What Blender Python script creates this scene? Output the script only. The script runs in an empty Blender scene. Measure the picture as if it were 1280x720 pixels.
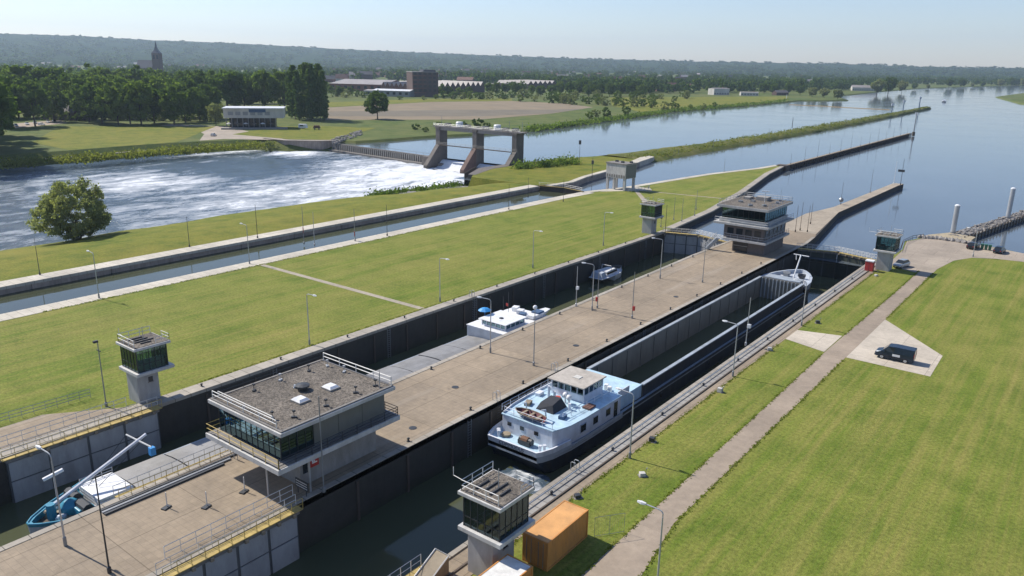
import bpy, bmesh, math, random
import numpy as np
from mathutils import Vector, Matrix, noise

random.seed(7)
rng = np.random.default_rng(7)
PI = math.pi
SC = bpy.context.scene
COL = SC.collection

# ------------------------------------------------------------------ camera
# world: +Y runs along the lock chambers (upstream), +X to the right bank, z = 0 is the quay level
CAM_H = 38.5
FPX, YHOR, ROLL, VPX = 970.0, 78.0, math.radians(1.0), 1425.0


def cam_axes():
    pitch = math.atan((360 - YHOR) * math.cos(ROLL) / FPX)
    up = np.array([math.sin(ROLL) * math.cos(pitch), -math.cos(ROLL) * math.cos(pitch), -math.sin(pitch)])
    up /= np.linalg.norm(up)
    x = VPX - 640
    y = -(up[0] * x + up[2] * FPX) / up[1]
    d = np.array([x, y, FPX])
    d /= np.linalg.norm(d)
    return np.stack([np.cross(d, up), d, up])


RC = cam_axes()


def G(px, py, z=0.0):
    """point of the horizontal plane z that the photograph shows at pixel (px, py)"""
    d = RC @ np.array([px - 640.0, py - 360.0, FPX])
    t = (z - CAM_H) / d[2]
    return (float(d[0] * t), float(d[1] * t), z)


cam_data = bpy.data.cameras.new('camera')
cam = bpy.data.objects.new('camera', cam_data)
COL.objects.link(cam)
SC.camera = cam
cam_data.sensor_width = 36.0
cam_data.lens = 36.0 * FPX / 1280.0
cam_data.clip_start = 0.5
cam_data.clip_end = 60000.0
_x, _y, _z = RC[:, 0], RC[:, 1], RC[:, 2]
cam.matrix_world = Matrix(((_x[0], -_y[0], -_z[0], 0.0), (_x[1], -_y[1], -_z[1], 0.0),
                           (_x[2], -_y[2], -_z[2], CAM_H), (0, 0, 0, 1)))

# ------------------------------------------------------------------ light
SUN_EL = math.radians(45.0)
SHADOW_AZ = math.radians(82.0)          # direction the shadows fall, clockwise from +Y
SUN_AZ = SHADOW_AZ + PI
world = bpy.data.worlds.new('World')
SC.world = world
world.use_nodes = True
wn = world.node_tree
for n in list(wn.nodes):
    wn.nodes.remove(n)
w_out = wn.nodes.new('ShaderNodeOutputWorld')
w_bg = wn.nodes.new('ShaderNodeBackground')
w_sky = wn.nodes.new('ShaderNodeTexSky')
w_sky.sky_type = 'NISHITA'
w_sky.sun_disc = False
w_sky.sun_elevation = SUN_EL
w_sky.sun_rotation = SUN_AZ
w_sky.altitude = 40
w_sky.air_density = 1.0
w_sky.dust_density = 0.3
w_sky.ozone_density = 2.0
w_bg.inputs['Strength'].default_value = 0.11
w_tint = wn.nodes.new('ShaderNodeMix')
w_tint.data_type = 'RGBA'
w_tint.blend_type = 'MULTIPLY'
w_tint.inputs[0].default_value = 1.0
w_tint.inputs[7].default_value = (0.94, 0.95, 1.08, 1)
wn.links.new(w_sky.outputs[0], w_tint.inputs[6])
wn.links.new(w_tint.outputs[2], w_bg.inputs['Color'])
wn.links.new(w_bg.outputs[0], w_out.inputs['Surface'])

sun_data = bpy.data.lights.new('sun', 'SUN')
sun_data.energy = 5.0
sun_data.angle = math.radians(0.53)
sun_data.color = (1.0, 0.94, 0.84)
sun = bpy.data.objects.new('sun', sun_data)
COL.objects.link(sun)
_sd = Vector((math.sin(SHADOW_AZ) * math.cos(SUN_EL), math.cos(SHADOW_AZ) * math.cos(SUN_EL), -math.sin(SUN_EL)))
sun.rotation_euler = _sd.to_track_quat('-Z', 'Y').to_euler()
sun.location = (-200, 0, 300)

SC.view_settings.view_transform = 'Standard'
SC.view_settings.look = 'None'
SC.view_settings.exposure = 0.32
SC.view_settings.gamma = 1.0
SC.view_settings.use_curve_mapping = False
SC.render.engine = 'CYCLES'

# ------------------------------------------------------------------ levels (metres)
Z_UP, Z_LOW, Z_CANAL = -1.7, -5.0, -1.35


# ------------------------------------------------------------------ materials
def nn(nt, typ, **kw):
    n = nt.nodes.new(typ)
    for k, v in kw.items():
        setattr(n, k, v)
    return n


def new_mat(name):
    m = bpy.data.materials.new(name)
    m.use_nodes = True
    nt = m.node_tree
    return m, nt, nt.nodes['Principled BSDF']


def ramp(nt, fac, stops):
    r = nn(nt, 'ShaderNodeValToRGB')
    el = r.color_ramp.elements
    while len(el) < len(stops):
        el.new(0.5)
    for e, (p, c) in zip(el, stops):
        e.position = p
        e.color = (c[0], c[1], c[2], 1) if not isinstance(c, (int, float)) else (c, c, c, 1)
    nt.links.new(fac, r.inputs['Fac'])
    return r.outputs['Color']


def coords(nt, scale=(1, 1, 1), world_space=True, rot=(0, 0, 0)):
    if world_space:
        src = nn(nt, 'ShaderNodeNewGeometry').outputs['Position']
    else:
        src = nn(nt, 'ShaderNodeTexCoord').outputs['Object']
    mp = nn(nt, 'ShaderNodeMapping')
    mp.inputs['Scale'].default_value = scale
    mp.inputs['Rotation'].default_value = rot
    nt.links.new(src, mp.inputs['Vector'])
    return mp.outputs['Vector']


def noise_fac(nt, vec, scale, detail=4, rough=0.6):
    n = nn(nt, 'ShaderNodeTexNoise')
    n.inputs['Scale'].default_value = scale
    n.inputs['Detail'].default_value = detail
    n.inputs['Roughness'].default_value = rough
    nt.links.new(vec, n.inputs['Vector'])
    return n.outputs['Fac']


def mix(nt, fac, a, b, blend='MIX'):
    m = nn(nt, 'ShaderNodeMix', data_type='RGBA', blend_type=blend)
    for s, v in ((m.inputs[0], fac), (m.inputs[6], a), (m.inputs[7], b)):
        if hasattr(v, 'links') or hasattr(v, 'is_linked'):
            nt.links.new(v, s)
        elif isinstance(v, (int, float)):
            s.default_value = v
        else:
            s.default_value = (v[0], v[1], v[2], 1)
    return m.outputs[2]


def mth(nt, op, a, b=None, c=None):
    m = nn(nt, 'ShaderNodeMath', operation=op)
    for i, v in enumerate((a, b, c)):
        if v is None:
            continue
        if hasattr(v, 'is_linked'):
            nt.links.new(v, m.inputs[i])
        else:
            m.inputs[i].default_value = v
    return m.outputs[0]


def bump(nt, bsdf, height, strength=0.3, dist=0.05):
    b = nn(nt, 'ShaderNodeBump')
    b.inputs['Strength'].default_value = strength
    b.inputs['Distance'].default_value = dist
    nt.links.new(height, b.inputs['Height'])
    nt.links.new(b.outputs[0], bsdf.inputs['Normal'])


MATS = {}


def plain(name, col, rough=0.6, metal=0.0, var=0.18, scale=1.5, dirt=0.25, world_space=True, bumpy=0.0):
    """painted or cast surface: base colour with blotchy weathering and streaks of dirt"""
    m, nt, b = new_mat(name)
    v = coords(nt, (1, 1, 0.35), world_space)
    f = noise_fac(nt, v, scale, 6, 0.65)
    lo = [c * (1 - var) for c in col]
    hi = [min(1, c * (1 + var * 0.7)) for c in col]
    c1 = ramp(nt, f, [(0.3, lo), (0.7, hi)])
    if dirt:
        f2 = noise_fac(nt, v, scale * 0.45, 8, 0.72)
        d = ramp(nt, f2, [(0.48, 0.0), (0.78, dirt * 1.6)])
        c1 = mix(nt, d, c1, (0.09, 0.08, 0.06))
    nt.links.new(c1, b.inputs['Base Color'])
    b.inputs['Roughness'].default_value = rough
    b.inputs['Metallic'].default_value = metal
    if bumpy:
        bump(nt, b, noise_fac(nt, v, scale * 8, 5), bumpy, 0.03)
    MATS[name] = m
    return m


def grass_mat(name, c_dark, c_mid, c_dry, stripe=0.5, rough_scale=1.0):
    m, nt, b = new_mat(name)
    p = coords(nt)
    big = noise_fac(nt, p, 0.028 * rough_scale, 5, 0.6)
    mid = noise_fac(nt, p, 0.16 * rough_scale, 6, 0.65)
    fine = noise_fac(nt, p, 2.6, 8, 0.8)
    st = noise_fac(nt, coords(nt, (0.42, 0.014, 1)), 1.0, 4, 0.6)
    st2 = noise_fac(nt, coords(nt, (1.5, 0.04, 1)), 1.0, 3, 0.6)
    c = ramp(nt, mid, [(0.30, c_dark), (0.62, c_mid)])
    wsum = 0.5 + 0.40 + 0.80 * stripe + 0.80 * stripe
    dry = mth(nt, 'ADD', mth(nt, 'MULTIPLY', big, 0.5 / wsum), mth(nt, 'MULTIPLY', st, 0.80 * stripe / wsum))
    dry = mth(nt, 'ADD', dry, mth(nt, 'MULTIPLY', mid, 0.40 / wsum))
    dry = mth(nt, 'ADD', dry, mth(nt, 'MULTIPLY', st2, 0.80 * stripe / wsum))
    dm = ramp(nt, dry, [(0.43, 0.0), (0.63, 0.85)])
    c = mix(nt, dm, c, c_dry)
    fm = ramp(nt, fine, [(0.30, 0.45), (0.5, 0.98), (0.72, 1.5)])
    c = mix(nt, 1.0, c, fm, 'MULTIPLY')
    f3 = noise_fac(nt, p, 0.55, 6, 0.7)
    pale = ramp(nt, f3, [(0.60, 0.0), (0.75, 0.35)])
    c = mix(nt, pale, c, [min(1, x * 1.5) for x in c_dry])
    nt.links.new(c, b.inputs['Base Color'])
    b.inputs['Roughness'].default_value = 0.9
    b.inputs['Specular IOR Level'].default_value = 0.15
    bump(nt, b, mth(nt, 'ADD', fine, noise_fac(nt, p, 6.0, 4, 0.7)), 0.7, 0.10)
    MATS[name] = m
    return m


grass_mat('lawn', (0.092, 0.136, 0.016), (0.152, 0.192, 0.028), (0.260, 0.222, 0.065), 1.0)
grass_mat('bank_grass', (0.075, 0.110, 0.012), (0.150, 0.170, 0.018), (0.22, 0.185, 0.038), 0.3)
grass_mat('meadow', (0.050, 0.085, 0.018), (0.095, 0.132, 0.030), (0.15, 0.145, 0.05), 0.2, 0.5)
grass_mat('dike_grass', (0.050, 0.078, 0.014), (0.105, 0.125, 0.025), (0.17, 0.15, 0.05), 0.2, 1.5)


def paving_mat(name, col, joint, sx, sy, strength=0.35, gap=0.02, offs=0.5, stain=0.5, cv=0.06, big=None):
    m, nt, b = new_mat(name)
    p = coords(nt)
    br = nn(nt, 'ShaderNodeTexBrick')
    br.offset = offs
    br.inputs['Scale'].default_value = 1.0
    br.inputs['Brick Width'].default_value = sx
    br.inputs['Row Height'].default_value = sy
    br.inputs['Mortar Size'].default_value = gap
    br.inputs['Mortar Smooth'].default_value = 0.3
    br.inputs['Bias'].default_value = 0.0
    br.inputs['Color1'].default_value = (*[c * (1 - cv) for c in col], 1)
    br.inputs['Color2'].default_value = (*[min(1, c * (1 + cv)) for c in col], 1)
    br.inputs['Mortar'].default_value = (*joint, 1)
    nt.links.new(p, br.inputs['Vector'])
    f1 = noise_fac(nt, p, 0.10, 8, 0.68)
    f2 = noise_fac(nt, p, 1.2, 6, 0.7)
    f4 = noise_fac(nt, coords(nt, (0.8, 0.06, 1)), 1.0, 6, 0.7)
    c = mix(nt, 1.0, br.outputs['Color'], ramp(nt, f1, [(0.3, 0.74), (0.7, 1.18)]), 'MULTIPLY')
    c = mix(nt, 1.0, c, ramp(nt, f2, [(0.25, 0.82), (0.75, 1.14)]), 'MULTIPLY')
    c = mix(nt, ramp(nt, f4, [(0.55, 0.0), (0.8, stain)]), c, [x * 0.55 for x in col])
    if big:
        b2 = nn(nt, 'ShaderNodeTexBrick')
        b2.offset = 0.0
        b2.inputs['Scale'].default_value = 1.0
        b2.inputs['Brick Width'].default_value = big[0]
        b2.inputs['Row Height'].default_value = big[1]
        b2.inputs['Mortar Size'].default_value = 0.05
        b2.inputs['Mortar Smooth'].default_value = 0.4
        b2.inputs['Color1'].default_value = (0.93, 0.93, 0.93, 1)
        b2.inputs['Color2'].default_value = (1.06, 1.05, 1.03, 1)
        b2.inputs['Mortar'].default_value = (0.62, 0.6, 0.57, 1)
        nt.links.new(p, b2.inputs['Vector'])
        c = mix(nt, 1.0, c, b2.outputs['Color'], 'MULTIPLY')
        spots = noise_fac(nt, p, 0.45, 9, 0.72)
        c = mix(nt, ramp(nt, spots, [(0.60, 0.0), (0.72, 0.55)]), c, (0.11, 0.085, 0.06))
        pale = noise_fac(nt, coords(nt, (0.5, 0.035, 1), True, (0, 0, 0.04)), 1.0, 5, 0.6)
        c = mix(nt, ramp(nt, pale, [(0.55, 0.0), (0.72, 0.4)]), c, (0.36, 0.31, 0.25))
    nt.links.new(c, b.inputs['Base Color'])
    b.inputs['Roughness'].default_value = 0.85
    bump(nt, b, mth(nt, 'ADD', br.outputs['Fac'], mth(nt, 'MULTIPLY', f2, -0.6)), -strength, 0.02)
    MATS[name] = m
    return m


paving_mat('pier_paving', (0.278, 0.220, 0.155), (0.235, 0.186, 0.130), 0.6, 0.6, 0.2, 0.03, 0.0, 0.55, 0.05, (4.9, 8.0))
paving_mat('coping_stone', (0.33, 0.295, 0.245), (0.10, 0.09, 0.07), 30.0, 2.0, 0.3, 0.04, 0.0, 0.6)
paving_mat('kerb_concrete', (0.50, 0.455, 0.375), (0.2, 0.18, 0.14), 40.0, 1.5, 0.3, 0.03, 0.0, 0.5)
paving_mat('walkway_slab', (0.30, 0.285, 0.26), (0.12, 0.11, 0.10), 2.0, 1.2, 0.4, 0.05, 0.0, 0.6)
paving_mat('road_surface', (0.300, 0.240, 0.180), (0.27, 0.215, 0.162), 60.0, 9.0, 0.1, 0.03, 0.0, 0.35)
paving_mat('plaza_surface', (0.33, 0.275, 0.215), (0.2, 0.16, 0.13), 7.0, 5.0, 0.1, 0.04, 0.5, 0.5)
paving_mat('pad_concrete', (0.47, 0.41, 0.33), (0.30, 0.26, 0.21), 5.0, 5.0, 0.2, 0.04, 0.0, 0.25)
paving_mat('footpath', (0.36, 0.31, 0.235), (0.2, 0.18, 0.13), 1.2, 0.6, 0.2, 0.03, 0.5, 0.4)
paving_mat('jetty_deck', (0.34, 0.285, 0.215), (0.18, 0.15, 0.11), 3.0, 2.0, 0.2, 0.03, 0.5, 0.4)


def wall_mat(name, col, streak=0.7):
    m, nt, b = new_mat(name)
    p = coords(nt, (1, 1, 1))
    f = noise_fac(nt, p, 0.35, 8, 0.7)
    s = noise_fac(nt, coords(nt, (1.6, 1.6, 0.09)), 1.0, 7, 0.7)
    c = ramp(nt, f, [(0.25, [x * 0.62 for x in col]), (0.75, [min(1, x * 1.25) for x in col])])
    c = mix(nt, ramp(nt, s, [(0.42, 0.0), (0.72, streak)]), c, (0.055, 0.052, 0.045))
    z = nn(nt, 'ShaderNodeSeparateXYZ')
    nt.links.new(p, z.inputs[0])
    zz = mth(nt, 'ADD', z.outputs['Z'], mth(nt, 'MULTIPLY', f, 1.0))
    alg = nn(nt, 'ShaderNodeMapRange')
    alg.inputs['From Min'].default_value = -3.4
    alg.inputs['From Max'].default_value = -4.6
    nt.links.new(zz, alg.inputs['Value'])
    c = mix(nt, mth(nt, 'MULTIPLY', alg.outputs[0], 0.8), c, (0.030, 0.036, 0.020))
    nt.links.new(c, b.inputs['Base Color'])
    b.inputs['Roughness'].default_value = 0.85
    bump(nt, b, mth(nt, 'ADD', f, noise_fac(nt, p, 4, 6)), 0.4, 0.05)
    MATS[name] = m
    return m


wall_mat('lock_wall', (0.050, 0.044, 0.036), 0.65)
wall_mat('canal_wall', (0.36, 0.29, 0.24), 0.4)
wall_mat('weir_concrete', (0.150, 0.130, 0.115), 0.6)
wall_mat('rubble', (0.28, 0.26, 0.24), 0.3)

wall_mat('buttress_red', (0.17, 0.105, 0.085), 0.55)
plain('concrete_light', (0.50, 0.48, 0.45), 0.8, dirt=0.3, bumpy=0.15)
plain('concrete_mid', (0.27, 0.255, 0.235), 0.85, dirt=0.3, bumpy=0.2)
plain('concrete_dark', (0.20, 0.185, 0.17), 0.85, dirt=0.35)
plain('fascia_white', (0.52, 0.51, 0.49), 0.6, dirt=0.25)
plain('tower_render', (0.36, 0.355, 0.35), 0.8, dirt=0.2)
plain('wall_brown_grey', (0.125, 0.105, 0.098), 0.8, dirt=0.2)
plain('slab_grey', (0.40, 0.395, 0.385), 0.7, dirt=0.3)
plain('sand_slab', (0.36, 0.30, 0.20), 0.85, dirt=0.35)
plain('wall_panel_grey', (0.165, 0.165, 0.145), 0.6, dirt=0.1, var=0.08)
plain('steel_grey', (0.26, 0.27, 0.28), 0.45, 0.4, dirt=0.15)
plain('steel_dark', (0.045, 0.048, 0.052), 0.5, 0.2, dirt=0.1)
plain('galvanised', (0.44, 0.45, 0.46), 0.45, 0.4, dirt=0.15)
plain('rail_white', (0.66, 0.645, 0.61), 0.5, dirt=0.15)
plain('rail_yellow', (0.50, 0.36, 0.10), 0.6, dirt=0.3)
plain('deck_yellow', (0.42, 0.31, 0.10), 0.8, dirt=0.5)
plain('gate_panel', (0.34, 0.345, 0.355), 0.6, dirt=0.35, scale=0.8)
plain('gate_steel', (0.10, 0.105, 0.11), 0.6, dirt=0.3)
plain('gate_green', (0.035, 0.045, 0.036), 0.6, dirt=0.3)
plain('rust_brown', (0.16, 0.075, 0.04), 0.8, dirt=0.4)
plain('timber_dark', (0.085, 0.065, 0.05), 0.85, dirt=0.4)
plain('timber_pale', (0.27, 0.22, 0.155), 0.85, dirt=0.4)
plain('signal_red', (0.42, 0.03, 0.025), 0.5, dirt=0.1)
plain('white_paint', (0.74, 0.74, 0.74), 0.4, dirt=0.12, world_space=True)
plain('boat_white', (0.66, 0.68, 0.73), 0.4, dirt=0.22, scale=0.9)
plain('boat_palegrey', (0.42, 0.46, 0.52), 0.45, dirt=0.2, scale=0.6)
plain('deck_paleblue', (0.44, 0.60, 0.71), 0.5, dirt=0.28, scale=1.0)
plain('boat_blue', (0.035, 0.235, 0.345), 0.4, dirt=0.12)
plain('hull_navy', (0.016, 0.024, 0.042), 0.45, var=0.4, dirt=0.4)
plain('hold_steel', (0.165, 0.160, 0.145), 0.7, dirt=0.55, scale=0.5)
plain('coaming_grey', (0.33, 0.37, 0.41), 0.5, dirt=0.35, scale=0.8)
plain('hatch_grey', (0.27, 0.262, 0.25), 0.5, 0.2, dirt=0.25, scale=0.6)
plain('roof_beige', (0.43, 0.39, 0.34), 0.8, dirt=0.3)
plain('tarp_dark', (0.02, 0.022, 0.03), 0.8, dirt=0)
plain('canvas_blue', (0.05, 0.10, 0.19), 0.7, dirt=0)
plain('bright_blue', (0.03, 0.26, 0.60), 0.5, dirt=0)
plain('cherry_wood', (0.12, 0.025, 0.025), 0.4, dirt=0.1)
plain('rubber', (0.02, 0.02, 0.02), 0.8, dirt=0)
plain('container_orange', (0.54, 0.23, 0.055), 0.6, dirt=0.4, scale=1.2)
plain('container_roof', (0.60, 0.31, 0.11), 0.7, dirt=0.3, scale=0.6)
plain('container_white', (0.66, 0.65, 0.62), 0.6, dirt=0.25)
plain('car_navy', (0.016, 0.030, 0.052), 0.25, 0.3, var=0.05, dirt=0)
plain('car_silver', (0.42, 0.44, 0.45), 0.25, 0.5, var=0.05, dirt=0)
plain('car_black', (0.02, 0.022, 0.026), 0.25, 0.3, var=0.05, dirt=0)
plain('car_white', (0.62, 0.62, 0.62), 0.3, 0.1, var=0.05, dirt=0)
plain('bin_green', (0.02, 0.12, 0.07), 0.5, dirt=0.1)
plain('brick_red', (0.20, 0.085, 0.06), 0.9, dirt=0.25, scale=0.3)
plain('brick_dark', (0.10, 0.062, 0.052), 0.9, dirt=0.25, scale=0.3)
plain('roof_tile_red', (0.17, 0.085, 0.062), 0.8, dirt=0.3, scale=0.3)
plain('roof_tile_grey', (0.12, 0.11, 0.11), 0.8, dirt=0.3, scale=0.3)
plain('facade_pale', (0.52, 0.50, 0.46), 0.8, dirt=0.15, scale=0.2)
plain('roof_sheet', (0.30, 0.27, 0.25), 0.6, dirt=0.2, scale=0.1)
plain('slate', (0.07, 0.07, 0.085), 0.6, dirt=0.1)
plain('bark', (0.075, 0.055, 0.04), 0.9, dirt=0.3)
plain('buoy_orange', (0.50, 0.33, 0.13), 0.6, dirt=0.1)
plain('furniture_pale', (0.55, 0.53, 0.48), 0.6, dirt=0)
plain('letter_dark', (0.02, 0.025, 0.05), 0.5, dirt=0)
plain('flag_red', (0.45, 0.06, 0.05), 0.8, dirt=0)
plain('soil', (0.215, 0.165, 0.10), 0.95, dirt=0.3, scale=0.05)
plain('soil_dark', (0.15, 0.125, 0.085), 0.95, dirt=0.3, scale=0.05)


def gravel_mat(name, col):
    m, nt, b = new_mat(name)
    p = coords(nt)
    vo = nn(nt, 'ShaderNodeTexVoronoi')
    vo.inputs['Scale'].default_value = 7.0
    nt.links.new(p, vo.inputs['Vector'])
    f = noise_fac(nt, p, 0.5, 7, 0.7)
    bw = nn(nt, 'ShaderNodeSeparateColor')
    nt.links.new(vo.outputs['Color'], bw.inputs[0])
    c = ramp(nt, bw.outputs[0], [(0.0, [x * 0.5 for x in col]), (1.0, [x * 1.6 for x in col])])
    c = mix(nt, 1.0, c, ramp(nt, f, [(0.3, 0.65), (0.7, 1.3)]), 'MULTIPLY')
    nt.links.new(c, b.inputs['Base Color'])
    b.inputs['Roughness'].default_value = 0.95
    bump(nt, b, vo.outputs['Distance'], 0.8, 0.08)
    MATS[name] = m


gravel_mat('roof_gravel', (0.132, 0.113, 0.092))
gravel_mat('bank_stone', (0.24, 0.22, 0.20))


def glass_mat(name, tint, rough=0.03, base=0.06, shine=(0.9, 0.95, 1.0)):
    m, nt, b = new_mat(name)
    nt.nodes.remove(b)
    out = nt.nodes['Material Output']
    tr = nn(nt, 'ShaderNodeBsdfTransparent')
    tr.inputs['Color'].default_value = (*tint, 1)
    gl = nn(nt, 'ShaderNodeBsdfGlossy')
    gl.inputs['Roughness'].default_value = rough
    gl.inputs['Color'].default_value = (*shine, 1)
    fr = nn(nt, 'ShaderNodeFresnel')
    fr.inputs['IOR'].default_value = 1.6
    f = mth(nt, 'MULTIPLY_ADD', fr.outputs[0], 1.0, base)
    ms = nn(nt, 'ShaderNodeMixShader')
    nt.links.new(f, ms.inputs[0])
    nt.links.new(tr.outputs[0], ms.inputs[1])
    nt.links.new(gl.outputs[0], ms.inputs[2])
    nt.links.new(ms.outputs[0], out.inputs['Surface'])
    MATS[name] = m


glass_mat('window_glass', (0.62, 0.74, 0.72), 0.03, 0.05, (0.55, 0.75, 0.82))
glass_mat('dark_glass', (0.10, 0.19, 0.19), 0.03, 0.22, (0.42, 0.66, 0.74))
plain('window_dark', (0.02, 0.025, 0.03), 0.08, var=0.1, dirt=0)


def water_mat(name, col, wave=0.06, scale=0.5, rough=0.06, stretch=(1, 1, 1), patch=None):
    m, nt, b = new_mat(name)
    p = coords(nt, stretch)
    f = noise_fac(nt, p, scale, 5, 0.62)
    f2 = noise_fac(nt, p, scale * 0.06, 4, 0.55)
    c = ramp(nt, f2, [(0.3, [x * 0.85 for x in col]), (0.7, [x * 1.15 for x in col])])
    nt.links.new(c, b.inputs['Base Color'])
    r = ramp(nt, f2, [(0.35, rough), (0.65, rough * 1.9)])
    nt.links.new(r, b.inputs['Roughness'])
    b.inputs['IOR'].default_value = 1.33
    bump(nt, b, f, 1.0, wave)
    MATS[name] = m


water_mat('river_water', (0.092, 0.112, 0.130), 0.012, 0.45, 0.06)
water_mat('lock_water', (0.072, 0.080, 0.045), 0.012, 0.5, 0.05)
water_mat('canal_water', (0.055, 0.062, 0.035), 0.008, 0.5, 0.03)


def foam_mat(name):
    m, nt, b = new_mat(name)
    at = nn(nt, 'ShaderNodeAttribute', attribute_name='foam')
    p = coords(nt, (1.0, 0.40, 1.0))
    wv = nn(nt, 'ShaderNodeTexNoise')
    wv.inputs['Scale'].default_value = 0.10
    wv.inputs['Detail'].default_value = 3
    nt.links.new(p, wv.inputs['Vector'])
    vadd = nn(nt, 'ShaderNodeVectorMath', operation='MULTIPLY_ADD')
    nt.links.new(wv.outputs['Color'], vadd.inputs[0])
    vadd.inputs[1].default_value = (9, 9, 0)
    nt.links.new(p, vadd.inputs[2])
    f1 = noise_fac(nt, vadd.outputs[0], 0.16, 9, 0.76)
    f2 = noise_fac(nt, vadd.outputs[0], 0.7, 8, 0.8)
    k = mth(nt, 'ADD', mth(nt, 'MULTIPLY', f1, 0.85), mth(nt, 'MULTIPLY', f2, 0.45))
    k = mth(nt, 'ADD', mth(nt, 'SUBTRACT', k, 0.09), at.outputs['Fac'])
    mask = ramp(nt, k, [(0.76, 0.0), (0.86, 0.22), (0.95, 0.55), (1.0, 0.9)])
    c = mix(nt, mask, (0.080, 0.115, 0.150), (0.78, 0.80, 0.83))
    nt.links.new(c, b.inputs['Base Color'])
    r = ramp(nt, mask, [(0.0, 0.14), (0.6, 0.8)])
    nt.links.new(r, b.inputs['Roughness'])
    b.inputs['IOR'].default_value = 1.33
    bump(nt, b, mth(nt, 'ADD', mth(nt, 'MULTIPLY', f1, 1.4), f2), 1.0, 0.35)
    MATS[name] = m


foam_mat('white_water')


def leaf_mat(name, dark, light, trans=0.3):
    m, nt, b = new_mat(name)
    nt.nodes.remove(b)
    out = nt.nodes['Material Output']
    oi = nn(nt, 'ShaderNodeObjectInfo')
    g = nn(nt, 'ShaderNodeNewGeometry')
    p = g.outputs['Position']
    f = noise_fac(nt, p, 0.25, 3, 0.6)
    f = mth(nt, 'ADD', mth(nt, 'MULTIPLY', f, 0.6), mth(nt, 'MULTIPLY', oi.outputs['Random'], 0.4))
    f = mth(nt, 'ADD', mth(nt, 'MULTIPLY', f, 0.8), mth(nt, 'MULTIPLY', g.outputs['Random Per Island'], 0.2))
    c = ramp(nt, f, [(0.28, dark), (0.72, light)])
    d = nn(nt, 'ShaderNodeBsdfDiffuse')
    t = nn(nt, 'ShaderNodeBsdfTranslucent')
    nt.links.new(c, d.inputs['Color'])
    nt.links.new(mix(nt, 1.0, c, (1.3, 1.4, 0.6), 'MULTIPLY'), t.inputs['Color'])
    ms = nn(nt, 'ShaderNodeMixShader')
    ms.inputs[0].default_value = trans
    nt.links.new(d.outputs[0], ms.inputs[1])
    nt.links.new(t.outputs[0], ms.inputs[2])
    nt.links.new(ms.outputs[0], out.inputs['Surface'])
    MATS[name] = m


leaf_mat('leaf_broad', (0.066, 0.112, 0.028), (0.150, 0.205, 0.055), 0.45)
leaf_mat('leaf_bright', (0.092, 0.142, 0.030), (0.185, 0.240, 0.060), 0.45)
leaf_mat('leaf_willow', (0.185, 0.205, 0.105), (0.290, 0.305, 0.165), 0.5)
leaf_mat('leaf_poplar', (0.075, 0.125, 0.045), (0.150, 0.205, 0.075), 0.45)
leaf_mat('leaf_wood', (0.065, 0.118, 0.032), (0.195, 0.250, 0.072), 0.45)
leaf_mat('edge_leaf', (0.13, 0.17, 0.028), (0.21, 0.235, 0.055), 0.5)
leaf_mat('reed', (0.095, 0.125, 0.024), (0.190, 0.200, 0.055), 0.45)


def hill_mat(name):
    m, nt, b = new_mat(name)
    p = coords(nt)
    f = noise_fac(nt, p, 0.012, 8, 0.7)
    f2 = noise_fac(nt, p, 0.0016, 4, 0.6)
    c = ramp(nt, mth(nt, 'ADD', mth(nt, 'MULTIPLY', f, 0.7), mth(nt, 'MULTIPLY', f2, 0.3)),
             [(0.35, (0.016, 0.034, 0.016)), (0.55, (0.035, 0.062, 0.024)), (0.70, (0.085, 0.105, 0.04))])
    nt.links.new(c, b.inputs['Base Color'])
    b.inputs['Roughness'].default_value = 1.0
    b.inputs['Specular IOR Level'].default_value = 0.0
    bump(nt, b, f, 1.0, 25.0)
    MATS[name] = m


hill_mat('far_wood')


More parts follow.
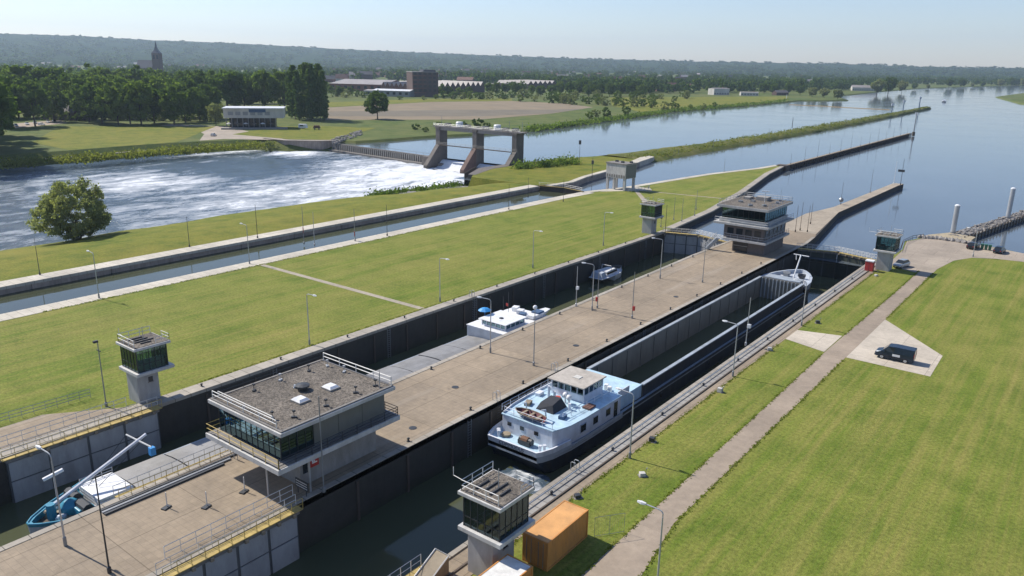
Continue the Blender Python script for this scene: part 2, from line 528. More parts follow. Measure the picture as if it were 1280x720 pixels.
# ------------------------------------------------------------------ mesh building
class MB:
    def __init__(self):
        self.v, self.f = [], []

    def add(self, vs, fs):
        o = len(self.v)
        self.v += [tuple(p) for p in vs]
        self.f += [tuple(i + o for i in q) for q in fs]
        return self

    def box(self, x0, x1, y0, y1, z0, z1):
        return self.add([(x0, y0, z0), (x1, y0, z0), (x1, y1, z0), (x0, y1, z0),
                         (x0, y0, z1), (x1, y0, z1), (x1, y1, z1), (x0, y1, z1)],
                        [(3, 2, 1, 0), (4, 5, 6, 7), (0, 1, 5, 4), (1, 2, 6, 5), (2, 3, 7, 6), (3, 0, 4, 7)])

    def cbox(self, c, s, rz=0.0):
        hx, hy, hz = s[0] / 2, s[1] / 2, s[2] / 2
        ca, sa = math.cos(rz), math.sin(rz)
        vs = []
        for z in (-hz, hz):
            for (x, y) in ((-hx, -hy), (hx, -hy), (hx, hy), (-hx, hy)):
                vs.append((c[0] + x * ca - y * sa, c[1] + x * sa + y * ca, c[2] + z))
        return self.add(vs, [(3, 2, 1, 0), (4, 5, 6, 7), (0, 1, 5, 4), (1, 2, 6, 5), (2, 3, 7, 6), (3, 0, 4, 7)])

    def tube(self, pts, r, n=6, r1=None, cap=True):
        pts = [Vector(p) for p in pts]
        k = len(pts)
        rings = []
        for i, p in enumerate(pts):
            d = (pts[min(i + 1, k - 1)] - pts[max(i - 1, 0)]).normalized()
            a = d.orthogonal().normalized() if abs(d.z) > 0.99 else d.cross(Vector((0, 0, 1))).normalized()
            b = d.cross(a).normalized()
            rr = r if r1 is None else r + (r1 - r) * i / (k - 1)
            rings.append([p + a * (rr * math.cos(2 * PI * j / n)) + b * (rr * math.sin(2 * PI * j / n)) for j in range(n)])
        vs = [q for ring in rings for q in ring]
        fs = []
        for i in range(k - 1):
            for j in range(n):
                a, b = i * n + j, i * n + (j + 1) % n
                fs.append((a, b, b + n, a + n))
        if cap:
            fs.append(tuple(range(n - 1, -1, -1)))
            fs.append(tuple((k - 1) * n + j for j in range(n)))
        return self.add(vs, fs)

    def prism(self, poly, z0, z1):
        n = len(poly)
        area = sum(poly[i][0] * poly[(i + 1) % n][1] - poly[(i + 1) % n][0] * poly[i][1] for i in range(n))
        if area < 0:
            poly = poly[::-1]
        vs = [(p[0], p[1], z0) for p in poly] + [(p[0], p[1], z1) for p in poly]
        fs = [tuple(range(n - 1, -1, -1)), tuple(range(n, 2 * n))]
        fs += [(i, (i + 1) % n, n + (i + 1) % n, n + i) for i in range(n)]
        return self.add(vs, fs)

    def loft(self, rings, cap=True, closed=True):
        n = len(rings[0])
        vs = [p for r in rings for p in r]
        fs = []
        for i in range(len(rings) - 1):
            for j in range(n if closed else n - 1):
                a, b = i * n + j, i * n + (j + 1) % n
                fs.append((a, b, b + n, a + n))
        if cap:
            fs.append(tuple(range(n - 1, -1, -1)))
            fs.append(tuple((len(rings) - 1) * n + j for j in range(n)))
        return self.add(vs, fs)

    def lathe(self, prof, n=10, c=(0, 0)):
        rings = [[(c[0] + r * math.cos(2 * PI * j / n), c[1] + r * math.sin(2 * PI * j / n), z) for j in range(n)] for r, z in prof]
        return self.loft(rings)

    def ball(self, c, r, sz=1.0, n=8, m=5):
        prof = [(max(0.001, r * math.sin(PI * i / m)), c[2] - r * sz * math.cos(PI * i / m)) for i in range(m + 1)]
        return self.lathe(prof, n, (c[0], c[1]))

    def mesh(self, name, mat, smooth=False):
        me = bpy.data.meshes.new(name)
        me.from_pydata(self.v, [], self.f)
        bm = bmesh.new()
        bm.from_mesh(me)
        bmesh.ops.recalc_face_normals(bm, faces=bm.faces)
        bm.to_mesh(me)
        bm.free()
        me.materials.append(MATS[mat] if isinstance(mat, str) else mat)
        if smooth:
            me.polygons.foreach_set('use_smooth', [True] * len(me.polygons))
        return me


def link(name, me, parent=None, loc=(0, 0, 0), rz=0.0):
    o = bpy.data.objects.new(name, me)
    COL.objects.link(o)
    if parent is not None:
        o.parent = parent
    o.location = loc
    o.rotation_euler = (0, 0, rz)
    return o


def obj(name, mb, mat, parent=None, loc=(0, 0, 0), rz=0.0, smooth=False, bevel=0.0):
    o = link(name, mb.mesh(name, mat, smooth), parent, loc, rz)
    if bevel:
        b = o.modifiers.new('bevel', 'BEVEL')
        b.width = bevel
        b.segments = 2
        b.limit_method = 'ANGLE'
    return o


def tag(o, label=None, cat=None, group=None, kind=None):
    if label:
        o['label'] = label
    if cat:
        o['category'] = cat
    if group:
        o['group'] = group
    if kind:
        o['kind'] = kind
    return o


def thing(name, label, cat, loc=(0, 0, 0), rz=0.0, group=None):
    o = link(name, None, None, loc, rz)
    o.empty_display_size = 0.5
    return tag(o, label, cat, group)


def struct(name, mb, mat, smooth=False):
    return tag(obj(name, mb, mat, smooth=smooth), kind='structure')


def dup(root, loc, rz=0.0, label=None, group=None, scale=None):
    r = root.copy()
    COL.objects.link(r)
    r.location = loc
    r.rotation_euler = (0, 0, rz)
    if scale is not None:
        r.scale = scale if not isinstance(scale, (int, float)) else (scale,) * 3
    if label:
        r['label'] = label
    if group:
        r['group'] = group
    for ch in list(root.children):
        c = ch.copy()
        COL.objects.link(c)
        c.parent = r
        for g in list(ch.children):
            d = g.copy()
            COL.objects.link(d)
            d.parent = c
    return r


def fill_poly(name, poly, z, mat, parent=None, holes=()):
    """flat sheet over a (possibly concave) outline"""
    bm = bmesh.new()
    es = []
    for pl in (poly,) + tuple(holes):
        vs = [bm.verts.new((p[0], p[1], z)) for p in pl]
        es += [bm.edges.new((vs[i], vs[(i + 1) % len(vs)])) for i in range(len(vs))]
    bmesh.ops.triangle_fill(bm, use_beauty=True, use_dissolve=False, edges=es)
    for f in bm.faces:
        if f.normal.z < 0:
            f.normal_flip()
    me = bpy.data.meshes.new(name)
    bm.to_mesh(me)
    bm.free()
    me.materials.append(MATS[mat])
    return link(name, me, parent)


def land(name, poly, top, bot, out, mat):
    """land mass: flat top over the outline and a slope that falls outwards to below the water"""
    n = len(poly)
    area = sum(poly[i][0] * poly[(i + 1) % n][1] - poly[(i + 1) % n][0] * poly[i][1] for i in range(n))
    if area < 0:
        poly = poly[::-1]
    off = []
    for i in range(n):
        a, b, c = Vector(poly[i - 1]), Vector(poly[i]), Vector(poly[(i + 1) % n])
        d1, d2 = (b - a).normalized(), (c - b).normalized()
        n1, n2 = Vector((d1.y, -d1.x)), Vector((d2.y, -d2.x))
        nb = (n1 + n2)
        nb = nb.normalized() / max(0.5, nb.normalized().dot(n1)) if nb.length > 1e-4 else n1
        off.append(b + nb * out)
    bm = bmesh.new()
    vs = [bm.verts.new((p[0], p[1], top)) for p in poly]
    os_ = [bm.verts.new((p.x, p.y, bot)) for p in off]
    es = [bm.edges.new((vs[i], vs[(i + 1) % n])) for i in range(n)]
    bmesh.ops.triangle_fill(bm, use_beauty=True, use_dissolve=False, edges=es)
    for f in bm.faces:
        if f.normal.z < 0:
            f.normal_flip()
    for i in range(n):
        j = (i + 1) % n
        bm.faces.new((vs[i], os_[i], os_[j], vs[j]))
    me = bpy.data.meshes.new(name)
    bm.to_mesh(me)
    bm.free()
    me.materials.append(MATS[mat])
    return tag(link(name, me), kind='structure')


def np_mesh(name, verts, faces4, mat, smooth=False):
    me = bpy.data.meshes.new(name)
    nv, nf = len(verts), len(faces4)
    me.vertices.add(nv)
    me.vertices.foreach_set('co', np.asarray(verts, dtype=np.float32).ravel())
    me.loops.add(nf * 4)
    me.loops.foreach_set('vertex_index', np.asarray(faces4, dtype=np.int32).ravel())
    me.polygons.add(nf)
    me.polygons.foreach_set('loop_start', np.arange(nf, dtype=np.int32) * 4)
    me.polygons.foreach_set('loop_total', np.full(nf, 4, dtype=np.int32))
    if smooth:
        me.polygons.foreach_set('use_smooth', np.ones(nf, dtype=bool))
    me.update(calc_edges=True)
    me.materials.append(MATS[mat])
    return me


def text_mesh(body, size, mat, name='lettering'):
    cu = bpy.data.curves.new('t', 'FONT')
    cu.body = body
    cu.size = size
    cu.align_x = 'CENTER'
    cu.align_y = 'CENTER'
    cu.extrude = 0.004
    o = bpy.data.objects.new('t', cu)
    COL.objects.link(o)
    dg = bpy.context.evaluated_depsgraph_get()
    me = bpy.data.meshes.new_from_object(o.evaluated_get(dg))
    bpy.data.objects.remove(o)
    me.name = name
    me.materials.clear()
    me.materials.append(MATS[mat])
    return me

# ================================================================== THE SETTING
def LX(y):
    return -81.8 - 0.0086 * (y - 20)       # quay edge of the lawn beside the older chamber


def PL(y):
    return -65.6 - 0.014 * y               # pier edge on the same chamber


PR, ER = -52.6, -37.0                      # pier edge and right-bank edge of the other chamber

tag(fill_poly('ground', [(-8200, -8200), (8200, -8200), (8200, 8200), (-8200, 8200)], -9.5, 'far_wood'), kind='structure')

tag(fill_poly('river_upstream', [(-420, 256), (-307, 256), (-229, 249.3), (-187, 249.3), (-187, 206.6), (-110, 206.6), (-110, 171.0), (-30, 171.0),
                                 (-30, 180), (7000, 180), (7000, 4300), (-420, 4300)], Z_UP, 'river_water'), kind='structure')
tag(fill_poly('lock_basin_water', [(-84.5, -120), (-36.5, -120), (-36.5, 170), (-84.5, 170)], Z_LOW, 'lock_water'), kind='structure')
tag(fill_poly('canal_basin_water', [(-148, -120), (-130, -120), (-130, 206), (-148, 206)], Z_CANAL, 'canal_water'), kind='structure')

# --- tail water below the weir: a heaving sheet with foam
def sstep(a, b, x):
    t = np.clip((x - a) / (b - a), 0, 1)
    return t * t * (3 - 2 * t)


def make_tail_water():
    nx, ny = 165, 300
    xs = np.linspace(-356, -190, nx)
    ys = np.linspace(-60, 247.5, ny)
    Xg, Yg = np.meshgrid(xs, ys)
    X, Y = Xg.ravel(), Yg.ravel()
    foam = 0.20 + 0.30 * np.exp(-((X + 212) / 26) ** 2) * sstep(60, 200, Y)
    foam += 0.26 * np.exp(-((X + 215) / 40) ** 2 - ((Y - 236) / 34) ** 2)
    foam += 0.17 * np.exp(-((X + 262) / 55) ** 2 - ((Y - 222) / 26) ** 2)
    gx, gy, _ = G(330, 207, Z_LOW)
    foam -= 0.26 * np.exp(-(((X - gx) / 22) ** 2 + ((Y - gy) / 30) ** 2))
    gx, gy, _ = G(185, 226, Z_LOW)
    foam += 0.24 * np.exp(-(((X - gx) / 22) ** 2 + ((Y - gy) / 22) ** 2))
    gx, gy, _ = G(270, 192, Z_LOW)
    foam += 0.22 * np.exp(-(((X - gx) / 5) ** 2 + ((Y - gy) / 35) ** 2))
    gx, gy, _ = G(380, 190, Z_LOW)
    foam += 0.30 * np.exp(-(((X - gx) / 10) ** 2 + ((Y - gy) / 16) ** 2))
    gx, gy, _ = G(60, 235, Z_LOW)
    foam += 0.06 * np.exp(-(((X - gx) / 30) ** 2 + ((Y - gy) / 30) ** 2))
    foam -= 0.20 * np.exp(-((X + 346) / 16) ** 2) * sstep(215, 150, Y)
    Z = np.zeros_like(X)
    for i in range(len(X)):
        p = Vector((X[i] * 0.13, Y[i] * 0.09, 0))
        q = Vector((X[i] * 0.42, Y[i] * 0.30, 5))
        Z[i] = noise.noise(p) * 0.55 + noise.noise(q) * 0.28
    amp = 0.35 + 1.1 * np.exp(-((X + 215) / 45) ** 2) * sstep(110, 235, Y)
    Z = Z_LOW + Z * amp
    foam = np.where(Y > 236, foam + 0.5 * sstep(236, 247, Y) * sstep(-234, -226, X), foam)
    foam = np.where(foam > 0.36, 0.36 + (foam - 0.36) * 0.35, foam)
    V = np.stack([X, Y, Z], 1)
    idx = np.arange(nx * ny).reshape(ny, nx)
    F = np.stack([idx[:-1, :-1], idx[:-1, 1:], idx[1:, 1:], idx[1:, :-1]], -1).reshape(-1, 4)
    me = np_mesh('tail_water', V, F, 'white_water', True)
    a = me.attributes.new('foam', 'FLOAT', 'POINT')
    a.data.foreach_set('value', foam.astype(np.float32))
    return tag(link('river_tail_water', me), kind='structure')


make_tail_water()

# --- land masses
land('west_bank', [(-353, -2500), (-353, 100), (-352, 150), (-353.5, 180), (-351, 206), (-341, 232), (-326, 240), (-318, 252), (-303, 262),
                   (-300, 280), (-299, 309), (-291, 340), (-285, 378), (-302, 498), (-323, 655), (-320, 816), (-325, 950),
                   (-328, 1005), (-304, 1040), (-292, 1080), (-318, 1140), (-348, 1220), (-350, 1300), (-366, 1549), (-374, 1917), (-348, 2238), (-266, 2780),
                   (0, 3400), (1500, 3700), (8100, 4400), (8100, 8100), (-8100, 8100), (-8100, -2500)], -0.5, -7.5, 11.0, 'meadow')
land('east_spit', [(-170, 1460), (-112, 1200), (30, 1000), (400, 860), (5200, 860), (5200, 3300), (1500, 3250), (200, 2920), (-160, 1960)], -0.2, -3.0, 6.0, 'meadow')
land('lawn_island', [(-84, -100), (-83.5, 170), (-86.5, 201), (-93, 240), (-103, 289), (-107.4, 319), (-110.5, 317), (-112, 302),
                     (-119, 273), (-121, 258), (-124.2, 232), (-127.8, 206), (-128, -100)], 0.0, -8.0, 0.15, 'lawn')
land('east_bank', [(ER + 0.5, -100), (ER + 0.5, 172), (-34.4, 186), (-36, 196), (-33.6, 204), (-25, 204.5), (-19, 203.5), (-12.5, 200.5),
                   (60, 196), (700, 190), (700, -100)], 0.0, -7.0, 0.6, 'lawn')


def make_strip():
    ys = [-100, -60] + list(range(-40, 208, 4))
    prof = [(0, -0.02), (0.10, -0.05), (0.25, -0.35), (0.42, -1.0), (0.6, -2.1), (0.78, -3.4), (0.92, -4.7), (1.0, -5.6)]
    V = []
    for y in ys:
        e = -201.5 if y < 155 else -201.5 + (y - 155) * 0.36
        for k, (t, z) in enumerate(prof):
            x = -150.9 + (e + 150.9) * t
            w = 0.0 if k < 2 else (noise.noise(Vector((x * 0.06, y * 0.05, 1))) * 0.5)
            sh = 0.0 if k < 5 else noise.noise(Vector((k * 7, y * 0.07, 3))) * 2.0
            V.append((x + sh, y, z + w))
    n, m = len(prof), len(ys)
    F = [(i * n + j, i * n + j + 1, (i + 1) * n + j + 1, (i + 1) * n + j) for i in range(m - 1) for j in range(n - 1)]
    mb = MB().add(V, F)
    struct('river_bank_strip', mb, 'bank_grass', True)


make_strip()
land('weir_island', [(-150.9, 206.2), (-144, 218), (-147.5, 232), (-150, 250), (-153, 272), (-159, 298), (-163, 306), (-178, 302), (-187, 276),
                     (-189, 256), (-189, 236), (-187, 226), (-185, 216), (-178, 206.2)], -0.3, -6.0, 2.0, 'bank_grass')


def make_dike():
    ys = np.linspace(296, 958, 150)
    V, n = [], 9
    for y in ys:
        t = (y - 296) / (958 - 296)
        xl = -186.5 + 14 * min(1.0, (y - 296) / 130.0)
        xr = -156.0 + (-1.5 * t if y < 640 else -1.5 - (y - 640) / 318 * 10)
        if y > 935:
            xr = xr + (xl - xr) * (y - 935) / 26
        for k in range(n):
            u = k / (n - 1)
            x = xl + (xr - xl) * u + noise.noise(Vector((y * 0.08, k * 3.1, 0))) * 1.3
            z = -2.6 + 3.0 * (math.sin(PI * u) ** 0.55) + (noise.noise(Vector((x * 0.15, y * 0.12, 4))) * 0.8 if 0 < k < n - 1 else 0)
            V.append((x, y, z))
    F = [(i * n + j, i * n + j + 1, (i + 1) * n + j + 1, (i + 1) * n + j) for i in range(len(ys) - 1) for j in range(n - 1)]
    struct('grass_dike', MB().add(V, F), 'dike_grass', True)


make_dike()


# --- hills on the horizon
RIDGE = [(-500, 33), (-250, 38), (0, 42), (80, 44), (190, 50), (270, 53), (330, 56), (440, 62), (560, 67), (700, 72.5), (850, 76.5),
         (1000, 79.0), (1090, 80.5), (1135, 83), (1280, 85), (1500, 88), (1800, 91)]


def make_hills():
    ridge = RIDGE
    D0, D1, NL = 3600.0, 6200.0, 8
    pxs = np.linspace(-500, 1800, 330)
    rys = np.interp(pxs, [r[0] for r in ridge], [r[1] for r in ridge])
    V = []
    for i, (px, py) in enumerate(zip(pxs, rys)):
        d = RC @ np.array([px - 640.0, py - 360.0, FPX])
        h = math.hypot(d[0], d[1])
        ux, uy, slope = d[0] / h, d[1] / h, d[2] / h
        zr = CAM_H + slope * D1
        for k in range(NL):
            t = k / (NL - 2)
            if k == NL - 1:
                dist, z = D1 * 1.22, -9.0
            else:
                dist = D0 + (D1 - D0) * t
                z = -1.0 + (zr + 1.0) * (t ** 1.25)
                z += (noise.noise(Vector((px * 0.012, k * 1.7, 2))) * 14 * (1 - t) + noise.noise(Vector((px * 0.17, k * 2.3, 7))) * 5) * (0 if k == 0 else 1)
            V.append((ux * dist, uy * dist, z))
    F = [(i * NL + j, (i + 1) * NL + j, (i + 1) * NL + j + 1, i * NL + j + 1) for i in range(len(pxs) - 1) for j in range(NL - 1)]
    struct('hills', MB().add(V, F), 'far_wood', False)


make_hills()


# --- sheets laid on the land
def sheet(name, pts, mat, z=0.02, kind='structure'):
    return tag(fill_poly(name, pts, z, mat), kind=kind)


def pxs(*pts, z=0.0):
    r_ = [G(x, y, z)[:2] for x, y in pts]
    return [(min(x, -353.5), y) if y < 228 and x < -310 else (x, y) for x, y in r_]


ROADX = (-27.7, -24.8)
sheet('road', [(-27.2, -100), (-27.2, 40), (-27.5, 80), (-27.8, 110), (-27.4, 150), (-27.4, 168), (-24.9, 162), (-24.9, 100), (-24.9, 56), (-23.6, 48), (-22.5, 30), (-22.5, -100)], 'road_surface', 0.02)
sheet('plaza', [(-27.4, 166), (-31.0, 167.5), (-33.6, 170), (-34.2, 186), (-35.6, 196), (-33.2, 203.4), (-25, 203.9), (-19, 203), (-15.0, 201.4), (-9, 199.2), (40, 194.6), (40, 190.4), (-12, 191.4), (-17, 190.5), (-21.1, 188), (-23.6, 182.5), (-24.9, 172), (-24.9, 162.2)], 'plaza_surface', 0.025)
sheet('parking_pad', [(-24.88, 130), (-14.5, 117.8), (-14.3, 108.2), (-24.88, 108.2)], 'pad_concrete', 0.022)
sheet('paved_crossing', [(-34.0, 110.2), (-34.0, 115.4), (-27.9, 117.2), (-27.9, 108.4)], 'pad_concrete', 0.03)
sheet('lawn_footpath', [(-128.2, 84.9), (-128.2, 86.0), (-83.2, 86.3), (-83.2, 85.2)], 'footpath', 0.02)
sheet('weir_footpath', [(-120.9, 219.2), (-119.5, 219.4), (-107, 203), (-88.5, 169.5), (-89.9, 169.0), (-108.2, 202)], 'footpath', 0.02)
sheet('crossing_footpath', [(-119.6, 219.6), (-119.5, 218.8), (-93, 222.8), (-93, 223.8)], 'footpath', 0.024)
sheet('tower_apron', [(-89.2, 24.5), (-84.0, 24.5), (-84.0, 37.5), (-89.2, 30.5)], 'pier_paving', 0.022)
sheet('hoist_apron', [(-129.5, 209), (-126.5, 209), (-116, 222.5), (-118.5, 226), (-124.5, 226), (-126.8, 219)], 'kerb_concrete', 0.026)

# west bank surfaces
WB = -0.5
sheet('arable_field', pxs((410, 134.5), (540, 127.5), (640, 126.3), (700, 129), (742, 134), (690, 142), (600, 149.5), (408, 150), z=WB), 'soil', WB + 0.06)
sheet('ploughed_strip', pxs((409, 139.5), (560, 137.5), (690, 137), (730, 136.2), (690, 141.5), (600, 145.5), (409, 145.5), z=WB), 'soil_dark', WB + 0.08)
sheet('stubble_strip', pxs((408, 128), (520, 124), (640, 123), (640, 126), (540, 127.2), (409, 134), z=WB), 'bank_grass', WB + 0.05)
sheet('quay_yard', pxs((255, 168), (300, 162), (360, 175), (415, 176.5), (338, 181), (250, 176), z=WB), 'plaza_surface', WB + 0.05)
sheet('car_park', pxs((0, 156), (75, 150), (85, 154), (0, 162), z=WB), 'road_surface', WB + 0.05)
struct('towpath', MB().prism([(-349.2, 60), (-348.6, 150), (-350.0, 180), (-347.6, 206), (-340, 228), (-338.8, 226.5), (-346.2, 205), (-348.6, 180), (-347.2, 150), (-347.8, 60)], -4.2, -2.55), 'footpath')
sheet('pavilion_drive', pxs((215, 155), (285, 158.5), (300, 165), (256, 168), (240, 160), (200, 157), z=WB), 'plaza_surface', WB + 0.045)
sheet('far_meadow', pxs((762, 122), (985, 120.5), (985, 125.5), (870, 134), (800, 140), (765, 132), z=WB), 'bank_grass', WB + 0.05)
sheet('bright_meadow', pxs((290, 168), (350, 158), (410, 158), (470, 160), (415, 175), (360, 174), z=WB), 'bank_grass', WB + 0.055)
sheet('riverside_lawn', pxs((75, 158), (270, 158), (250, 182), (100, 190), (40, 178), z=WB), 'bank_grass', WB + 0.052)

# --- the pier between the chambers
pier_poly = [(PL(-60), -60), (PL(150), 150), (-67.0, 186), (-64.8, 201), (-65.2, 216), (-62.6, 232), (-61.2, 298), (-58.0, 298), (-58.5, 292),
             (-58.9, 224), (-53.4, 186), (PR, 178), (PR, -60)]
struct('pier_mass', MB().prism(pier_poly, -9.4, -0.02), 'lock_wall')
sheet('pier_paving', pier_poly[:3] + [(-66.2, 190), (-54.4, 190), (-53.4, 186), (PR, 178), (PR, -60)], 'pier_paving', 0.0)
sheet('pier_head_paving', [(-66.2, 190), (-64.8, 201), (-65.2, 216), (-62.6, 232), (-61.2, 298), (-58.0, 298), (-58.5, 292), (-58.9, 224), (-54.4, 190)], 'jetty_deck', 0.004)
for nm, poly in (('pier_coping', [(PL(-60), -60), (PL(150), 150), (-67.0, 186), (-66.3, 186), (PL(150) + 0.7, 150), (PL(-60) + 0.7, -60)]),
                 ('pier_coping', [(PR, -60), (PR, 178), (-53.4, 186), (-54.1, 186), (PR - 0.7, 178), (PR - 0.7, -60)])):
    struct(nm, MB().prism(poly, -0.6, 0.05), 'coping_stone')

# --- lock walls
w = thing('lock_wall', 'long stone lock wall along the lawn island with pale coping', 'wall')
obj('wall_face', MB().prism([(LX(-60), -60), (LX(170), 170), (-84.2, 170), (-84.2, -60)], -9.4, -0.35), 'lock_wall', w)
obj('coping', MB().prism([(LX(-60) + 0.08, -60), (LX(170) + 0.08, 170), (-84.35, 170), (-83.6, -60)], -0.35, 0.06), 'coping_stone', w)
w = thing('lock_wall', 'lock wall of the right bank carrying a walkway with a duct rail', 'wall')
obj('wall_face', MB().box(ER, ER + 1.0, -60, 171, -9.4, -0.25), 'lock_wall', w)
obj('coping', MB().box(ER - 0.06, ER + 0.42, -60, 171, -0.25, 0.16), 'coping_stone', w)
obj('walkway', MB().box(ER + 0.45, ER + 1.72, -60, 171, -0.3, 0.03), 'walkway_slab', w)
obj('duct_rail', MB().box(ER + 1.76, ER + 1.92, -60, 171, -0.2, 0.14), 'timber_dark', w)
obj('edge_strip', MB().box(ER + 1.96, ER + 3.0, -60, 171, -0.3, 0.022), 'pier_paving', w)
obj('handrail', (lambda m: [m.tube([(ER + 0.75, y, 0.03), (ER + 0.75, y, 0.35)], 0.03, 4) for y in range(44, 170, 3)] and
                 m.tube([(ER + 0.75, 43, 0.35), (ER + 0.75, 170, 0.35)], 0.06, 5))(MB()), 'galvanised', w)
lad = MB().box(-0.04, 0.0, -0.32, -0.24, -5.4, -0.4).box(-0.04, 0.0, 0.24, 0.32, -5.4, -0.4)
for _k in range(15):
    lad.box(-0.035, -0.005, -0.24, 0.24, -0.7 - 0.32 * _k, -0.66 - 0.32 * _k)
ladder_me = lad.mesh('ladder', 'steel_grey')
fend_me = MB().box(0.0, 0.16, -0.14, 0.14, -5.6, -0.7).mesh('fender_timber', 'timber_dark')
w1 = bpy.data.objects['lock_wall']
for _k in range(18):
    y_ = 46 + 6.8 * _k
    link('fender_timber', fend_me, w1, (LX(y_) + 0.01, y_, 0))
    if _k % 3 == 1:
        link('ladder', ladder_me, w1, (LX(y_ + 3) + 0.08, y_ + 3, 0))
pm_ = bpy.data.objects['pier_mass']
for _k in range(18):
    y_ = 44 + 6.8 * _k
    link('fender_timber', fend_me, pm_, (PR + 0.01, y_, 0))
    if _k % 3 == 2:
        link('ladder', ladder_me, pm_, (PR + 0.08, y_ + 3, 0))
w = thing('guide_wall', 'angled approach wall of the lawn island with pale coping', 'wall')
gl = [(-83.3, 172), (-86.0, 201), (-92.5, 240), (-102.5, 289), (-107.0, 320)]
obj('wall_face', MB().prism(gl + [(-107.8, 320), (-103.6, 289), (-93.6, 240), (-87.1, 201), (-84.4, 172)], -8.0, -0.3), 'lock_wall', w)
obj('coping', MB().prism([(x + 0.1, y) for x, y in gl] + [(-108.4, 320), (-104.4, 289), (-94.4, 240), (-87.9, 201), (-85.2, 172)], -0.3, 0.07), 'coping_stone', w)

# --- old lock canal
w = thing('canal_wall', 'weathered concrete canal wall in long blocks beside the river bank', 'wall')
obj('coping', MB().box(-151.0, -147.1, -60, 204, -0.45, 0.08), 'kerb_concrete', w)
blk = MB().box(-0.5, 0.0, 0.06, 13.94, -9, -0.45).mesh('wall_block', 'canal_wall')
for k in range(19):
    link('wall_block', blk, w, (-147.25 + (0.04 if k % 2 else 0), -60 + 14 * k, 0))
obj('backing', MB().box(-149.5, -147.9, -60, 206, -9, -0.45), 'concrete_dark', w)
w = thing('canal_kerb', 'wide pale concrete kerb between the canal and the lawn', 'kerb')
obj('kerb_top', MB().prism([(-131.2, -60), (-131.2, 190), (-130.6, 205), (-126.6, 205), (-127.4, 190), (-127.6, -60)], -0.4, 0.05), 'kerb_concrete', w)
obj('kerb_face', MB().box(-131.1, -130.2, -60, 205, -9, -0.4), 'canal_wall', w)
w = thing('canal_wing_wall', 'low curving stone wall above the old lock gate', 'wall')
cw = [(-144, 206), (-143.2, 218), (-146.8, 232), (-149.4, 250), (-152, 272), (-158, 298)]
obj('wall_face', MB().prism(cw + [(x - 1.2, y) for x, y in cw[::-1]], -6, -0.1), 'canal_wall', w)
obj('coping', MB().prism([(x + 0.1, y) for x, y in cw] + [(x - 2.0, y) for x, y in cw[::-1]], -0.1, 0.3), 'kerb_concrete', w)
w = thing('canal_shore_wall', 'pale kerb edging the lawn where the canal opens upstream', 'kerb')
cs = [(-130.6, 205), (-126.2, 219), (-124.6, 232), (-121.6, 258), (-119.6, 273), (-112.6, 302), (-110.8, 318)]
obj('kerb_face', MB().prism(cs + [(x + 1.0, y) for x, y in cs[::-1]], -6, -0.15), 'canal_wall', w)
obj('kerb_top', MB().prism([(x - 0.1, y) for x, y in cs] + [(x + 2.2, y) for x, y in cs[::-1]], -0.15, 0.06), 'kerb_concrete', w)
w = thing('wing_apron', 'pale concrete slab ramp at the root of the grass dike', 'ramp')
ap = pxs((783, 205), (788, 204.5), (800, 203), (818, 197), (812, 195.6), (800, 197.5))
obj('slab', MB().prism(ap, -2.5, 0.35), 'kerb_concrete', w)

g = thing('canal_gate', 'old timber lock gate closing the narrow canal below the wing wall', 'lock gate', (-138.5, 205.5, 0))
for s in (-1, 1):
    leaf = obj('gate_leaf', MB().prism([(s * 8.4, -1.6), (0, 0.6), (0, 1.1), (s * 8.4, -1.0)], -6, 0.2), 'timber_dark', g)
    obj('footboard', MB().prism([(s * 8.4, -2.2), (s * 0.03, 0.0), (s * 0.03, 0.55), (s * 8.4, -1.65)], 0.25, 0.35), 'deck_yellow', leaf)
    r = MB()
    for t in (0.05, 0.35, 0.65, 0.95):
        r.tube([(s * 8.4 * t, 0.02 - 2.2 * t, 0.35), (s * 8.4 * t, 0.02 - 2.2 * t, 1.4)], 0.04, 4)
    for z in (0.9, 1.4):
        r.tube([(0, 0.02, z), (s * 8.4, -2.18, z)], 0.04, 4)
    obj('handrail', r, 'rail_white', leaf)

# ================================================================== HELPERS FOR RAILINGS AND FRAMES
def railing(pts, h=1.05, bars=(0.55, 1.05), post=1.6, r=0.03):
    """pipe railing along a polyline: posts and horizontal bars"""
    mb = MB()
    for a, b in zip(pts[:-1], pts[1:]):
        a, b = Vector(a), Vector(b)
        n = max(1, int(round((b - a).length / post)))
        for i in range(n + 1):
            p = a.lerp(b, i / n)
            mb.tube([p, p + Vector((0, 0, h))], r, 4)
        for z in bars:
            mb.tube([a + Vector((0, 0, z)), b + Vector((0, 0, z))], r * 1.1, 4)
    return mb


PANES = {}


